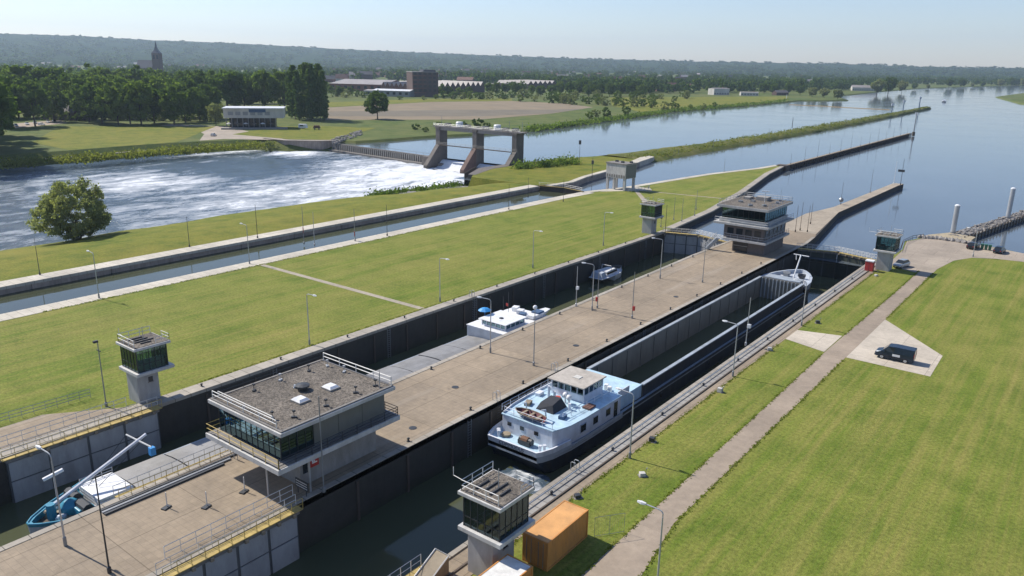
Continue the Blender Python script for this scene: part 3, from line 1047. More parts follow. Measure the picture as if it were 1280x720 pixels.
def glaze(parent, a, b, z0, z1, n, glass='window_glass', frame='steel_dark', lean=0.0, bar=0.05, transom=None):
    """a run of n panes from a to b (plan points) with mullions; each pane is a part"""
    ax, ay = a
    bx, by = b
    L = math.hypot(bx - ax, by - ay)
    ang = math.atan2(by - ay, bx - ax)
    pw = L / n
    key = (round(pw, 3), round(z1 - z0, 3), glass)
    if key not in PANES:
        PANES[key] = MB().box(bar * 0.5, pw - bar * 0.5, -0.012, 0.012, 0, z1 - z0).mesh('pane', glass)
    for i in range(n):
        link('pane', PANES[key], parent, (ax + (bx - ax) * i / n, ay + (by - ay) * i / n, z0), ang)
    m = MB()
    for i in range(n + 1):
        c = (ax + (bx - ax) * i / n, ay + (by - ay) * i / n, (z0 + z1) / 2)
        m.cbox(c, (bar, bar * 2.2, z1 - z0), ang)
    mc = ((ax + bx) / 2, (ay + by) / 2)
    m.cbox((mc[0], mc[1], z0 + 0.04), (L, bar * 1.7, 0.08), ang)
    m.cbox((mc[0], mc[1], z1 - 0.04), (L, bar * 1.7, 0.08), ang)
    if transom:
        m.cbox((mc[0], mc[1], transom), (L, bar * 1.6, 0.06), ang)
    obj('window_frame', m, frame, parent)


# ================================================================== SIGNAL TOWERS
def signal_tower(loc, label, stem_pos, antenna=True):
    """glazed lookout cabin on a concrete stem; local origin at the cabin's plan corner (-x,-y)"""
    t = thing('signal_tower', label, 'tower', loc)
    W = 4.2
    sx0, sx1, sy0, sy1 = stem_pos
    obj('stem', MB().box(sx0, sx1, sy0, sy1, -0.05, 3.75), 'tower_render', t, bevel=0.04)
    d = obj('door', MB().box(sx0 + 0.5, sx0 + 1.4, sy1 - 0.01, sy1 + 0.05, 0.0, 2.1), 'steel_grey', t)
    obj('handle', MB().box(sx0 + 1.22, sx0 + 1.32, sy1 + 0.05, sy1 + 0.1, 1.0, 1.06), 'steel_dark', d)
    wn_ = obj('stem_window', MB().box(sx1, sx1 + 0.05, sy0 + 1.3, sy0 + 1.8, 2.4, 3.0), 'window_dark', t)
    obj('sill', MB().box(sx1, sx1 + 0.1, sy0 + 1.22, sy0 + 1.88, 2.32, 2.395), 'concrete_mid', wn_)
    obj('floor_slab', MB().box(0.0, W, -0.0, W + 0.25, 3.75, 4.12), 'fascia_white', t, bevel=0.03)
    i = 0.34
    x0, x1, y0, y1 = i, W - i, i, W - i
    z0, z1 = 4.12, 6.82
    for a, b in (((x0, y0), (x1, y0)), ((x1, y0), (x1, y1)), ((x1, y1), (x0, y1)), ((x0, y1), (x0, y0))):
        glaze(t, a, b, z0, z1, 5, 'window_glass', 'steel_dark', transom=5.0)
    obj('cabin_floor', MB().box(x0 + 0.1, x1 - 0.1, y0 + 0.1, y1 - 0.1, 4.125, 4.2), 'furniture_pale', t)
    dk = obj('desk', MB().box(x0 + 0.25, x1 - 0.6, y0 + 0.3, y0 + 1.1, 4.82, 4.9).box(x0 + 0.3, x0 + 0.4, y0 + 0.35, y0 + 1.05, 4.2, 4.82)
             .box(x1 - 0.75, x1 - 0.65, y0 + 0.35, y0 + 1.05, 4.2, 4.82), 'furniture_pale', t)
    obj('console', MB().box(x0 + 0.5, x0 + 1.6, y0 + 0.35, y0 + 0.6, 4.905, 5.25), 'steel_dark', dk)
    obj('cabinet', MB().box(x1 - 0.75, x1 - 0.2, y1 - 1.5, y1 - 0.3, 4.2, 5.3), 'furniture_pale', t)
    obj('roof_slab', MB().box(0.0, W, 0.0, W + 0.1, 6.82, 7.12), 'fascia_white', t, bevel=0.03)
    obj('roof_gravel', MB().box(0.15, W - 0.15, 0.15, W - 0.05, 7.12, 7.17), 'roof_gravel', t)
    rr = railing([(0.2, W - 0.2, 7.12), (0.2, 0.25, 7.12), (W - 0.4, 0.25, 7.12)], 0.9, (0.45, 0.9), 1.3, 0.035)
    rr2 = railing([(W - 1.8, W, 7.12), (W - 0.1, W, 7.12), (W - 0.1, W - 1.6, 7.12)], 0.8, (0.42, 0.8), 1.3, 0.03)
    obj('roof_railing', rr, 'rail_white', t)
    obj('roof_railing', rr2, 'rail_white', t)
    vents = MB()
    for k in range(4):
        vents.box(0.9 + 0.7 * k, 1.02 + 0.7 * k, 1.0 + 0.35 * (k % 2), 2.6 + 0.3 * (k % 3), 7.17, 7.3)
    obj('roof_duct', vents, 'steel_dark', t)
    if antenna:
        a = MB().tube([(0.1, 1.0, 7.4), (-1.5, 1.2, 7.4), (-1.5, 1.2, 8.1)], 0.03, 4)
        obj('antenna_arm', a, 'rail_white', t)
    obj('mast', MB().tube([(W * 0.55, W * 0.5, 7.15), (W * 0.55, W * 0.5, 8.9)], 0.035, 5), 'galvanised', t)
    return t


signal_tower((-86.6, 38.2, 0), 'grey signal tower standing on the lawn wall beside the barge hatches', (0.5, 3.0, 0.5, 3.0))
signal_tower((-35.1, 39.1, 0), 'signal tower with steel roof rails next to the orange containers', (0.6, 3.1, 0.5, 3.2))
signal_tower((-87.3, 161.8, 0), 'signal tower on the lawn beside the closed gate, paler and without neighbours', (0.5, 3.0, 0.8, 3.4), False)
signal_tower((-35.3, 162.6, 0), 'signal tower beside the red cabinet and the silver car', (0.8, 3.3, 0.5, 3.2))

# ================================================================== NEAR CONTROL BUILDING
cb = thing('control_building', 'flat roofed lock control building with glazed front on the pier', 'building', (-58.8, 43.2, 0))
obj('core', MB().box(-2.2, 4.0, -4.0, 5.4, 0, 3.35), 'concrete_mid', cb)
obj('core_pier', MB().box(-3.4, -2.6, 2.0, 4.0, 0, 3.35), 'concrete_mid', cb)
obj('floor_slab', MB().box(-5.6, 5.85, -7.6, 7.1, 3.35, 3.85), 'fascia_white', cb, bevel=0.03)
obj('deck', MB().box(-5.5, 5.7, -7.4, 6.9, 3.85, 3.89), 'concrete_dark', cb)
x0, x1, y0, y1 = -5.0, 4.55, -6.3, 6.2
glaze(cb, (x0, y0), (x1, y0), 3.89, 6.7, 11, 'dark_glass', 'steel_dark')
glaze(cb, (x1, y0), (x1, y0 + 3.6), 3.89, 6.7, 4, 'dark_glass', 'steel_dark')
glaze(cb, (x0, y0 + 6.5), (x0, y0), 3.89, 6.7, 7, 'dark_glass', 'steel_dark')
for k in range(3):
    ya = y0 + 3.62 + k * 2.97
    obj('wall_panel', MB().box(x1 - 0.2, x1, ya + 0.012, ya + 2.94, 3.89, 6.7), 'wall_panel_grey', cb)
obj('rear_wall', MB().box(x0 + 0.01, x1 - 0.21, y1 - 0.2, y1, 3.89, 6.7), 'wall_panel_grey', cb)
obj('side_wall', MB().box(x0, x0 + 0.2, y0 + 6.52, y1 - 0.21, 3.89, 6.7), 'wall_panel_grey', cb)
obj('room_floor', MB().box(x0 + 0.1, x1 - 0.25, y0 + 0.1, y1 - 0.25, 3.89, 3.94), 'concrete_dark', cb)
obj('desk', MB().box(x0 + 1, x1 - 1, y0 + 0.8, y0 + 1.7, 4.6, 4.7).box(x0 + 1.1, x1 - 1.1, y0 + 1.2, y0 + 1.3, 3.94, 4.6), 'furniture_pale', cb)
obj('partition', MB().box(x0 + 0.25, x1 - 0.3, y0 + 4.2, y0 + 4.35, 3.94, 6.69), 'wall_panel_grey', cb)
obj('roof_slab', MB().box(-5.75, 5.65, -6.95, 6.75, 6.7, 7.08), 'fascia_white', cb, bevel=0.03)
obj('roof_parapet', MB().box(-5.6, 5.5, -6.8, -6.55, 7.08, 7.2).box(-5.6, 5.5, 6.4, 6.62, 7.08, 7.2)
    .box(-5.6, -5.35, -6.53, 6.38, 7.08, 7.2).box(5.25, 5.5, -6.53, 6.38, 7.08, 7.2), 'concrete_dark', cb)
obj('roof_gravel', MB().box(-5.33, 5.23, -6.53, 6.38, 7.08, 7.13), 'roof_gravel', cb)
for (x, y) in ((1.4, -1.6), (1.2, 2.2)):
    s = obj('skylight', MB().box(x - 0.75, x + 0.75, y - 0.65, y + 0.65, 7.13, 7.3), 'concrete_mid', cb)
    obj('dome', MB().loft([[(x - 0.68, y - 0.58, 7.3), (x + 0.68, y - 0.58, 7.3), (x + 0.68, y + 0.58, 7.3), (x - 0.68, y + 0.58, 7.3)],
                           [(x - 0.45, y - 0.4, 7.5), (x + 0.45, y - 0.4, 7.5), (x + 0.45, y + 0.4, 7.5), (x - 0.45, y + 0.4, 7.5)]]), 'white_paint', s)
vent = obj('roof_fan', MB().lathe([(0.5, 7.13), (0.5, 7.45), (0.72, 7.5), (0.72, 7.65), (0.2, 7.75)], 10, (-0.6, 0.2)), 'steel_dark', cb)
obj('duct', MB().tube([(-0.6, 0.2, 7.3), (-1.6, 0.0, 7.35), (-1.6, 0.0, 7.14)], 0.16, 6), 'galvanised', vent)
for (x, y) in ((-4.0, -3.0), (-4.2, 0.2), (-4.0, 3.6), (-3.6, 5.7), (3.9, -4.2), (4.2, -0.8), (4.0, 3.0), (2.6, -5.6), (-1.0, 5.8), (4.2, 5.4)):
    m = MB().cbox((x, y, 7.2), (0.5, 0.25, 0.14), x).tube([(x, y, 7.13), (x, y, 7.75)], 0.035, 4).cbox((x, y, 7.8), (0.22, 0.22, 0.16))
    obj('roof_lamp', m, 'steel_dark' if (x + y) % 2 > 0.8 else 'galvanised', cb)
obj('roof_railing', railing([(-5.4, -6.6, 7.2), (4.6, -6.6, 7.2)], 0.75, (0.4, 0.75), 2.4, 0.045), 'rail_white', cb)
obj('roof_railing', railing([(-5.4, -6.0, 7.2), (3.2, -6.0, 7.2)], 0.5, (0.5,), 2.4, 0.045), 'rail_white', cb)
obj('roof_railing', railing([(-5.2, 6.5, 7.2), (5.3, 6.5, 7.2)], 0.85, (0.45, 0.85), 2.4, 0.05), 'rail_white', cb)
obj('roof_railing', railing([(-5.5, -6.4, 7.2), (-5.5, 6.4, 7.2)], 0.75, (0.4, 0.75), 3.2, 0.03), 'steel_dark', cb)
obj('deck_railing', railing([(-5.5, -3.0, 3.85), (-5.5, -7.45, 3.85), (5.7, -7.45, 3.85)], 0.95, (0.5, 0.95), 2.0, 0.035), 'rail_yellow', cb)
obj('deck_railing', railing([(5.72, -7.4, 3.85), (5.72, 6.9, 3.85), (2.0, 6.9, 3.85)], 0.95, (0.33, 0.63, 0.95), 1.8, 0.035), 'steel_dark', cb)
obj('roof_aerial', MB().tube([(4.6, 5.6, 7.1), (4.6, 5.6, 9.0)], 0.025, 4).tube([(4.2, 6.0, 7.1), (4.2, 6.0, 8.4)], 0.025, 4).tube([(5.0, 5.2, 7.1), (5.0, 5.2, 8.7)], 0.025, 4), 'galvanised', cb)
sg = obj('lifebuoy_sign', MB().box(4.0, 4.08, -2.9, -1.9, 1.5, 2.5), 'signal_red', cb)
obj('white_mark', MB().box(4.081, 4.09, -2.7, -2.1, 1.85, 1.97).box(4.081, 4.09, -2.46, -2.34, 1.98, 2.15).box(4.081, 4.09, -2.7, -2.5, 1.99, 2.2), 'white_paint', sg)
obj('core_window', MB().box(4.0, 4.05, -3.7, -3.2, 1.2, 2.6), 'window_dark', cb)
for lx, ly in ((3.0, -6.9), (5.4, -4.0)):
    obj('downpipe', MB().tube([(lx, ly, 0.0), (lx, ly, 3.35)], 0.09, 6), 'galvanised', cb)

# ================================================================== FAR CONTROL BUILDING
fb = thing('control_building', 'two storey control building with dark glazed upper cabin beyond the long pier', 'building', (-60.4, 165, 0))
obj('ground_floor', MB().box(-2.5, 4.5, -5.6, 6.0, 0, 2.55), 'wall_brown_grey', fb)
gd = obj('recess_shade', MB().box(-2.2, 0.9, -5.66, -5.58, 0.05, 2.3), 'window_dark', fb)  # flat dark slab, the shade of the recess put into its colour
obj('beam', MB().box(-2.2, 0.9, -5.74, -5.67, 1.3, 1.45), 'concrete_mid', gd)
obj('floor_slab', MB().box(-4.2, 5.3, -7.3, 7.4, 2.55, 3.0), 'slab_grey', fb, bevel=0.03)
obj('first_floor', MB().box(-4.4, 4.4, -6.4, 6.8, 3.0, 5.9), 'wall_brown_grey', fb)
for k in range(4):
    w_ = obj('window', MB().box(-3.6 + k * 2.0, -2.2 + k * 2.0, -6.46, -6.39, 3.9, 5.2), 'window_dark', fb)
    obj('sill', MB().box(-3.7 + k * 2.0, -2.1 + k * 2.0, -6.52, -6.41, 3.8, 3.89), 'slab_grey', w_)
for k in range(5):
    w_ = obj('window', MB().box(4.39, 4.46, -5.4 + k * 2.4, -3.8 + k * 2.4, 3.9, 5.2), 'window_dark', fb)
    obj('sill', MB().box(4.41, 4.52, -5.5 + k * 2.4, -3.7 + k * 2.4, 3.8, 3.89), 'slab_grey', w_)
obj('upper_slab', MB().box(-6.5, 5.6, -7.5, 8.4, 5.9, 6.35), 'slab_grey', fb, bevel=0.03)
obj('parapet', MB().box(-5.6, 4.6, -6.6, -6.4, 6.35, 7.15).box(4.4, 4.6, -6.39, 6.9, 6.35, 7.15).box(-5.6, -5.4, -6.39, 6.9, 6.35, 7.15), 'slab_grey', fb)
glaze(fb, (-5.2, -6.2), (4.2, -6.2), 7.15, 9.5, 8, 'dark_glass', 'steel_dark')
glaze(fb, (4.2, -6.2), (4.2, 6.8), 7.15, 9.5, 10, 'dark_glass', 'steel_dark')
glaze(fb, (-5.2, 6.8), (-5.2, -6.2), 7.15, 9.5, 10, 'dark_glass', 'steel_dark')
obj('cabin_core', MB().box(-2.5, 2.0, -1.5, 5.5, 6.35, 9.49), 'steel_dark', fb)
obj('cabin_floor', MB().box(-5.1, 4.1, -6.1, 6.7, 6.36, 7.1), 'concrete_dark', fb)
obj('roof_slab', MB().box(-6.2, 5.2, -7.2, 7.6, 9.5, 10.05), 'slab_grey', fb, bevel=0.03)
obj('roof_gravel', MB().box(-6.0, 5.0, -7.0, 7.4, 10.05, 10.1), 'roof_gravel', fb)
obj('roof_railing', railing([(5.0, -6.8, 10.05), (5.0, 7.3, 10.05), (-5.8, 7.3, 10.05)], 0.9, (0.45, 0.9), 2.0, 0.04), 'galvanised', fb)
obj('roof_railing', railing([(-5.9, -6.9, 10.05), (-5.9, 7.2, 10.05)], 0.9, (0.45, 0.9), 2.0, 0.04), 'galvanised', fb)
obj('deck_railing', railing([(-6.3, -7.3, 6.35), (5.4, -7.3, 6.35), (5.4, 8.2, 6.35)], 1.0, (0.5, 1.0), 1.6, 0.035), 'galvanised', fb)
obj('deck_railing', railing([(-4.0, -7.1, 3.0), (5.1, -7.1, 3.0), (5.1, 7.2, 3.0)], 1.0, (0.5, 1.0), 1.6, 0.035), 'galvanised', fb)
rd = obj('radar_post', MB().tube([(1.0, 1.5, 10.1), (1.0, 1.5, 12.4)], 0.07, 6), 'white_paint', fb)
obj('radar_scanner', MB().cbox((1.0, 1.5, 12.5), (1.6, 0.22, 0.2), 0.4), 'white_paint', rd)
obj('roof_box', MB().box(-1.5, 1.0, 3.0, 5.5, 10.1, 10.9), 'concrete_mid', fb)
obj('roof_box', MB().box(-4.2, -2.8, 2.5, 5.0, 10.1, 10.6), 'concrete_mid', fb)
for k, (x, y) in enumerate(((-3.0, -2), (2.8, -3.5), (3.6, 2.0), (-1.2, 0.5), (0.4, -5.2), (3.0, 5.6))):
    obj('roof_unit', MB().cbox((x, y, 10.3), (0.9, 0.6, 0.4), k).tube([(x, y, 10.4), (x, y, 11.6 + 0.2 * k)], 0.03, 4), 'steel_grey', fb)
st = MB()
for k in range(14):
    st.box(-7.6 + k * 0.16, -6.6 + k * 0.16, -8.6 + k * 0.02, -7.55, 0.2 + k * 0.2, 0.26 + k * 0.2)
obj('outside_stair', st, 'galvanised', fb)
obj('stair_railing', railing([(-7.6, -8.6, 0.2), (-5.4, -8.4, 3.0)], 1.0, (0.5, 1.0), 0.8, 0.03).add(*(lambda m: (m.v, m.f))(railing([(-7.6, -7.7, 0.2), (-5.4, -7.6, 3.0)], 1.0, (0.5, 1.0), 0.8, 0.03))), 'galvanised', fb)

# ================================================================== LOCK GATES
def gate_leaf(name, label, origin, ang, L, zb, panels=3, mats=('gate_panel', 'gate_steel'), walk=True, rail='rail_yellow', side=1):
    """steel gate leaf running along local +x; panels on the side local y*side, walkway on top"""
    t = thing(name, label, 'lock gate', origin, ang)
    obj('frame', MB().box(0, L, -0.35 * side if side > 0 else 0.0, 0.0 if side > 0 else 0.35, zb, -0.45), mats[1], t)
    pw = L / panels
    pm = [MB().box(0.14, pw - 0.14, 0, 0.07 * side, z0, z1).mesh('gate_panel', mats[0]) for z0, z1 in ((zb + 0.15, -2.75), (-2.6, -0.6))]
    for i in range(panels):
        for q in pm:
            link('gate_panel', q, t, (i * pw, 0.002 * side, 0))
    obj('top_beam', MB().box(-0.1, L + 0.1, min(-0.55 * side, 0.25 * side), max(-0.55 * side, 0.25 * side), -0.45, -0.12), 'concrete_dark', t)
    if walk:
        y0_, y1_ = sorted((-0.65 * side, 0.35 * side))
        obj('footway', MB().box(-0.4, L + 0.4, y0_, y1_, -0.115, -0.02), 'deck_yellow', t)
        obj('railing', railing([(-0.4, y1_, -0.02), (L + 0.4, y1_, -0.02)], 1.05, (0.5, 1.05), 1.15, 0.03), rail, t)
        obj('railing', railing([(-0.4, y0_, -0.02), (L + 0.4, y0_, -0.02)], 1.05, (0.5, 1.05), 1.15, 0.03), 'rail_white', t)
        fbm = MB().cbox((0, 0.42 * side, -0.3), (0.3, 0.25, 0.3)).mesh('fender_block', 'timber_pale')
        for i in range(int(L / 1.6)):
            link('fender_block', fbm, t, (0.6 + i * 1.6, 0, 0))
    return t


gate_leaf('lock_gate', 'open steel gate leaf folded against the lawn wall below the signal tower', (LX(30) + 0.55, 39.5, 0), -PI / 2 - 0.01, 15.5, -7.5, 4, side=1)
gate_leaf('lock_gate', 'open gate leaf folded against the pier beside the blue barge bow', (PL(30) - 0.1, 39.4, 0), -PI / 2, 11.6, -7.5, 3, side=-1)
gate_leaf('lock_gate', 'open gate leaf of grey panels below the glazed control building', (PR + 0.55, 36.6, 0), -PI / 2, 12.2, -7.5, 4, side=1)
gate_leaf('lock_gate', 'open gate leaf at the foot of the tower by the containers', (ER - 0.5, 37.4, 0), -PI / 2, 12.5, -7.5, 3, side=-1)
mx = (LX(168) + PL(168)) / 2
gate_leaf('lock_gate', 'closed mitre gate leaf reaching from the lawn wall to mid chamber', (LX(167), 167.2, 0), math.atan2(2.4, mx - LX(167)), math.hypot(2.4, mx - LX(167)) - 0.05, -7.5, 3, rail='rail_white', side=-1)
gate_leaf('lock_gate', 'closed mitre gate leaf reaching from mid chamber to the far control building', (mx, 169.6, 0), math.atan2(-2.4, PL(168) - mx), math.hypot(2.4, PL(168) - mx), -7.5, 3, rail='rail_white', side=-1)
mx2 = (PR + ER) / 2
gate_leaf('lock_gate', 'dark closed gate leaf in front of the long barge bow, pier half', (PR, 171.8, 0), math.atan2(2.2, mx2 - PR), math.hypot(2.2, mx2 - PR) - 0.05, -7.5, 3, ('gate_green', 'gate_steel'), rail='rail_white', side=-1)
gate_leaf('lock_gate', 'dark closed gate leaf in front of the long barge bow, bank half', (mx2, 174.0, 0), math.atan2(-2.2, ER - mx2), math.hypot(2.2, ER - mx2), -7.5, 3, ('gate_green', 'gate_steel'), rail='rail_white', side=-1)
s = MB().prism([(-84, 171.5), (-66, 171.5), (-66, 173.5), (-84, 173.5)], -9, -1.75)
s.prism([(-53, 175.2), (-36.6, 175.2), (-36.6, 177.2), (-53, 177.2)], -9, -1.75)
struct('gate_sill', s, 'lock_wall')

# ladder hoops, railings on the quay edges
def hoop_rail(label, loc, rz=0.0):
    t = thing('ladder_rail', label, 'handrail', loc, rz, 'ladder hoops on the quay edges')
    m = MB()
    for s_ in (-0.3, 0.3):
        m.tube([(s_, 0, 0), (s_, 0, 0.95), (s_, 0.12, 1.1), (s_, 0.5, 1.1), (s_, 0.62, 0.95), (s_, 0.62, 0)], 0.04, 5)
    obj('hoop', m, 'galvanised', t)
    b = MB()
    for k in range(14):
        b.tube([(-0.3, -0.08, -0.2 - 0.32 * k), (0.3, -0.08, -0.2 - 0.32 * k)], 0.025, 4)
    obj('rung', b, 'steel_grey', t)
    return t


for (x, y, rz, lb) in ((-64.9, 40.2, -PI / 2, 'tall ladder hoop at the end of the pier gate railing'),
                       (-64.3, 38.6, -PI / 2, 'tall ladder hoop at the corner of the control building shadow'),
                       (PR - 0.1, 66, PI / 2, 'ladder hoop on the pier edge behind the barge wheelhouse'),
                       (PR - 0.1, 78, PI / 2, 'ladder hoop on the pier edge abreast of the barge platform'),
                       (LX(96), 96, PI / 2, 'ladder hoop on the lawn coping beside the footpath'),
                       (ER + 0.1, 58, -PI / 2, 'ladder hoop on the right bank coping near the stern wash')):
    hoop_rail(lb, (x, y, 0), rz)
r = thing('quay_railing', 'white pipe railing along the corner of the pier by the glazed building', 'railing')
obj('railing', railing([(-54.2, 25.5, 0), (-54.2, 37.8, 0)], 1.1, (0.55, 1.1), 1.3, 0.035), 'rail_white', r)
r = thing('quay_railing', 'low white railing beside the grey signal tower on the lawn', 'railing')
obj('railing', railing([(-84.6, 24, 0), (-84.6, 37.6, 0)], 1.0, (0.5, 1.0), 1.3, 0.035), 'rail_white', r)
r = thing('quay_railing', 'chain link railing round the paved apron on the lawn', 'railing')
obj('railing', railing([(-87.4, 23.6, 0), (-90.3, 25.2, 0), (-89.8, 36, 0)], 1.1, (0.35, 0.7, 1.1), 1.2, 0.03), 'galvanised', r)
bd = thing('notice_board', 'dark board with pale lines at the end of the gate railing', 'sign', (-53.6, 38.4, 0))
obj('board', MB().box(-0.9, 0.9, -0.03, 0.03, 0.6, 1.5), 'steel_dark', bd)
obj('line', MB().box(-0.8, 0.8, -0.04, -0.031, 1.25, 1.32).box(-0.8, 0.8, -0.04, -0.031, 1.0, 1.07).box(-0.8, 0.8, -0.04, -0.031, 0.75, 0.82), 'rail_white', bd)
obj('post', MB().tube([(-0.6, 0, 0), (-0.6, 0, 0.6)], 0.04, 4).tube([(0.6, 0, 0), (0.6, 0, 0.6)], 0.04, 4), 'steel_dark', bd)

# duct track along the pier beside the blue barge
tr = thing('duct_track', 'set of parallel steel ducts lying on the pier beside the open gate leaf', 'duct')
for k in range(3):
    obj('duct', MB().box(-65.0 + 0.42 * k, -64.75 + 0.42 * k, 25.4, 39.0 - k, 0.0, 0.16), 'steel_grey' if k % 2 else 'steel_dark', tr)

# ================================================================== LAMP POSTS, POLES AND SMALL QUAY THINGS
def make_lamp(h=7.4, arm=1.5):
    t = thing('street_lamp', '-', 'street lamp')
    obj('post', MB().tube([(0, 0, 0), (0, 0, h * 0.5), (0, 0, h - 0.5)], 0.085, 7, 0.06), 'galvanised', t)
    obj('arm', MB().tube([(0, 0, h - 0.5), (0, 0, h - 0.15), (-0.12, 0, h + 0.02), (-0.35, 0, h + 0.1), (-arm, 0, h + 0.16)], 0.05, 6), 'galvanised', t)
    hd = obj('lamp_head', MB().loft([[(-arm + 0.1, -0.09, h + 0.1), (-arm + 0.1, 0.09, h + 0.1), (-arm + 0.1, 0.07, h + 0.24), (-arm + 0.1, -0.07, h + 0.24)],
                                     [(-arm - 0.25, -0.15, h + 0.08), (-arm - 0.25, 0.15, h + 0.08), (-arm - 0.25, 0.11, h + 0.27), (-arm - 0.25, -0.11, h + 0.27)],
                                     [(-arm - 0.6, -0.08, h + 0.12), (-arm - 0.6, 0.08, h + 0.12), (-arm - 0.6, 0.05, h + 0.24), (-arm - 0.6, -0.05, h + 0.24)]]), 'white_paint', t)
    obj('base', MB().lathe([(0.14, 0), (0.14, 0.7), (0.09, 0.78)], 7), 'steel_grey', t)
    return t


lamp0 = make_lamp()
first = [True]


def put_lamp(x, y, rz, label, group, h=7.4):
    if first[0]:
        first[0] = False
        lamp0.location = (x, y, 0)
        lamp0.rotation_euler = (0, 0, rz)
        lamp0.scale = (1, 1, h / 7.4)
        tag(lamp0, label, None, group)
    else:
        dup(lamp0, (x, y, 0), rz, label, group, (1, 1, h / 7.4))


for px, py, bank_lamp in ((785, 572, 'silver lamp post on the right bank walkway abreast of the barge stern house'),
                          (914, 470, 'silver lamp post on the right bank walkway abreast of the open hold'),
                          (1000, 407, 'silver lamp post on the right bank walkway beside the paved crossing')):
    x, y, _ = G(px, py)
    put_lamp(x + 0.2, y, 0, bank_lamp, 'lamps along the right bank walkway', 7.0)
put_lamp(*G(821, 738)[:2], 0.05, 'lamp post beside the road past the containers', 'lamps beside the road', 6.8)
for px, py, pier_lamp in ((613, 441, 'silver lamp post on the long pier beside the white wheelhouse of the hatch covered barge'),
                          (740, 388, 'silver lamp post on the long pier across from the small yacht')):
    x, y, _ = G(px, py)
    put_lamp(x, y, 0.25, pier_lamp, 'lamps along the pier', 7.6)
put_lamp(*G(825, 348)[:2], 0.25, 'lamp post on the pier near the closed gate', 'lamps along the pier', 7.4)
put_lamp(*G(82, 682)[:2], 0.1, 'lamp post on the pier beside the blue bow with a white head', 'lamps along the pier', 8.2)
for px, py, lawn_lamp in ((387, 431, 'thin lamp post on the lawn coping behind the glazed control building'),
                          (550, 377, 'thin lamp post on the lawn coping just past the lawn footpath'),
                          (666, 335, 'thin lamp post on the lawn coping between footpath and yacht'),
                          (754, 307, 'thin lamp post on the lawn coping next before the far lawn tower')):
    x, y, _ = G(px, py)
    put_lamp(x, y, PI, lawn_lamp, 'lamps along the lawn', 7.4)
for px, py, can_lamp in ((124, 373, 'lamp post on the pale canal kerb across from the willow'),
                         (312, 330, 'lamp post on the pale canal kerb by the end of the lawn footpath')):
    x, y, _ = G(px, py)
    put_lamp(x, y, 0, can_lamp, 'lamps along the canal', 7.6)


def make_pole(h, r=0.09, mat='steel_grey'):
    return MB().tube([(0, 0, 0), (0, 0, h * 0.5), (0, 0, h)], r, 6, r * 0.6).lathe([(0.16, 0), (0.16, 0.5), (0.1, 0.55)], 6)


def pole(name, label, x, y, h, z=0.0, r=0.08, mat='steel_grey', group=None, cat='pole', extras=None):
    t = thing(name, label, cat, (x, y, z), 0, group)
    obj('post', make_pole(h, r), mat, t)
    for nm, mb, m in (extras or ()):
        obj(nm, mb, m, t)
    return t


pole('camera_mast', 'dark mast on the lawn beside the grey signal tower', *G(133, 508)[:2], 8.0, extras=[('camera', MB().cbox((0, -0.2, 7.9), (0.25, 0.5, 0.25)), 'steel_dark'), ('bracket', MB().cbox((0, 0, 6.8), (0.9, 0.08, 0.1)), 'steel_dark')])
pole('camera_mast', 'dark slanting mast on the pier near the blue barge bow', *G(137, 716)[:2], 8.4, mat='steel_dark')
pole('camera_mast', 'blue grey mast against the solid wall of the glazed control building', *G(405, 615)[:2], 9.6, mat='steel_grey')
pole('signal_mast', 'pole with round white lamp globe in the middle of the long pier', *G(667, 457)[:2], 8.0, extras=[('globe', MB().ball((0, 0, 8.1), 0.3), 'white_paint')])
pole('signal_mast', 'pole with red signal box on the pier facing the yacht', *G(740, 388)[:2], 6.6, extras=[('signal_box', MB().cbox((-0.15, 0, 1.5), (0.34, 0.3, 0.7)), 'signal_red')]).location.y += 1.6
pole('signal_mast', 'pole with red signal box on the far half of the pier', *G(790, 398)[:2], 7.6, extras=[('signal_box', MB().cbox((0.2, 0, 1.7), (0.34, 0.3, 0.7)), 'signal_red')])
pole('signal_mast', 'pole with small white box on the pier edge beside the yacht', *G(720, 383)[:2], 6.8, mat='galvanised', extras=[('box', MB().cbox((0.15, 0, 3.2), (0.4, 0.4, 0.5)), 'white_paint')])
pole('signal_mast', 'thin pole on the pier in front of the far control building', *G(878, 353)[:2], 6.8)
pole('signal_mast', 'pole with white loudspeaker on the right bank walkway over the barge hold', *G(932, 432)[:2], 7.2, mat='galvanised', extras=[('loudspeaker', MB().cbox((0.2, 0, 3.0), (0.45, 0.45, 0.5)), 'white_paint')])
pole('signal_mast', 'tall pole beside the far lawn tower', *G(831, 296)[:2], 7.5, mat='steel_dark')
pole('signal_mast', 'dark post with signal box close to the far lawn tower', *G(826, 284)[:2], 4.0, extras=[('signal_box', MB().cbox((0, 0, 2.6), (0.4, 0.4, 0.8)), 'steel_dark')])
pole('red_flag_post', 'pole with red cross shaped board in the canal wall', -139.2, 104.5, 8.6, -1.0, extras=[('red_board', MB().cbox((0, 0, 3.2), (1.2, 0.1, 0.5), -0.7).cbox((0, -0.06, 3.2), (0.5, 0.1, 1.3), -0.7), 'signal_red')], cat='sign')
pole('gauge_post', 'grey post next to the red cross board', -136.8, 105.5, 7.6, -1.2, mat='galvanised')
pole('red_flag_post', 'short pole with dark red star shaped board by the canal kerb', -129.9, 111.2, 7.2, 0, extras=[('red_board', MB().cbox((-0.1, 0, 1.6), (0.9, 0.1, 0.4), -0.7).cbox((-0.1, -0.06, 1.6), (0.4, 0.1, 1.0), -0.7), 'signal_red')], cat='sign')
cp = 'thin dark pole along the canal edge'
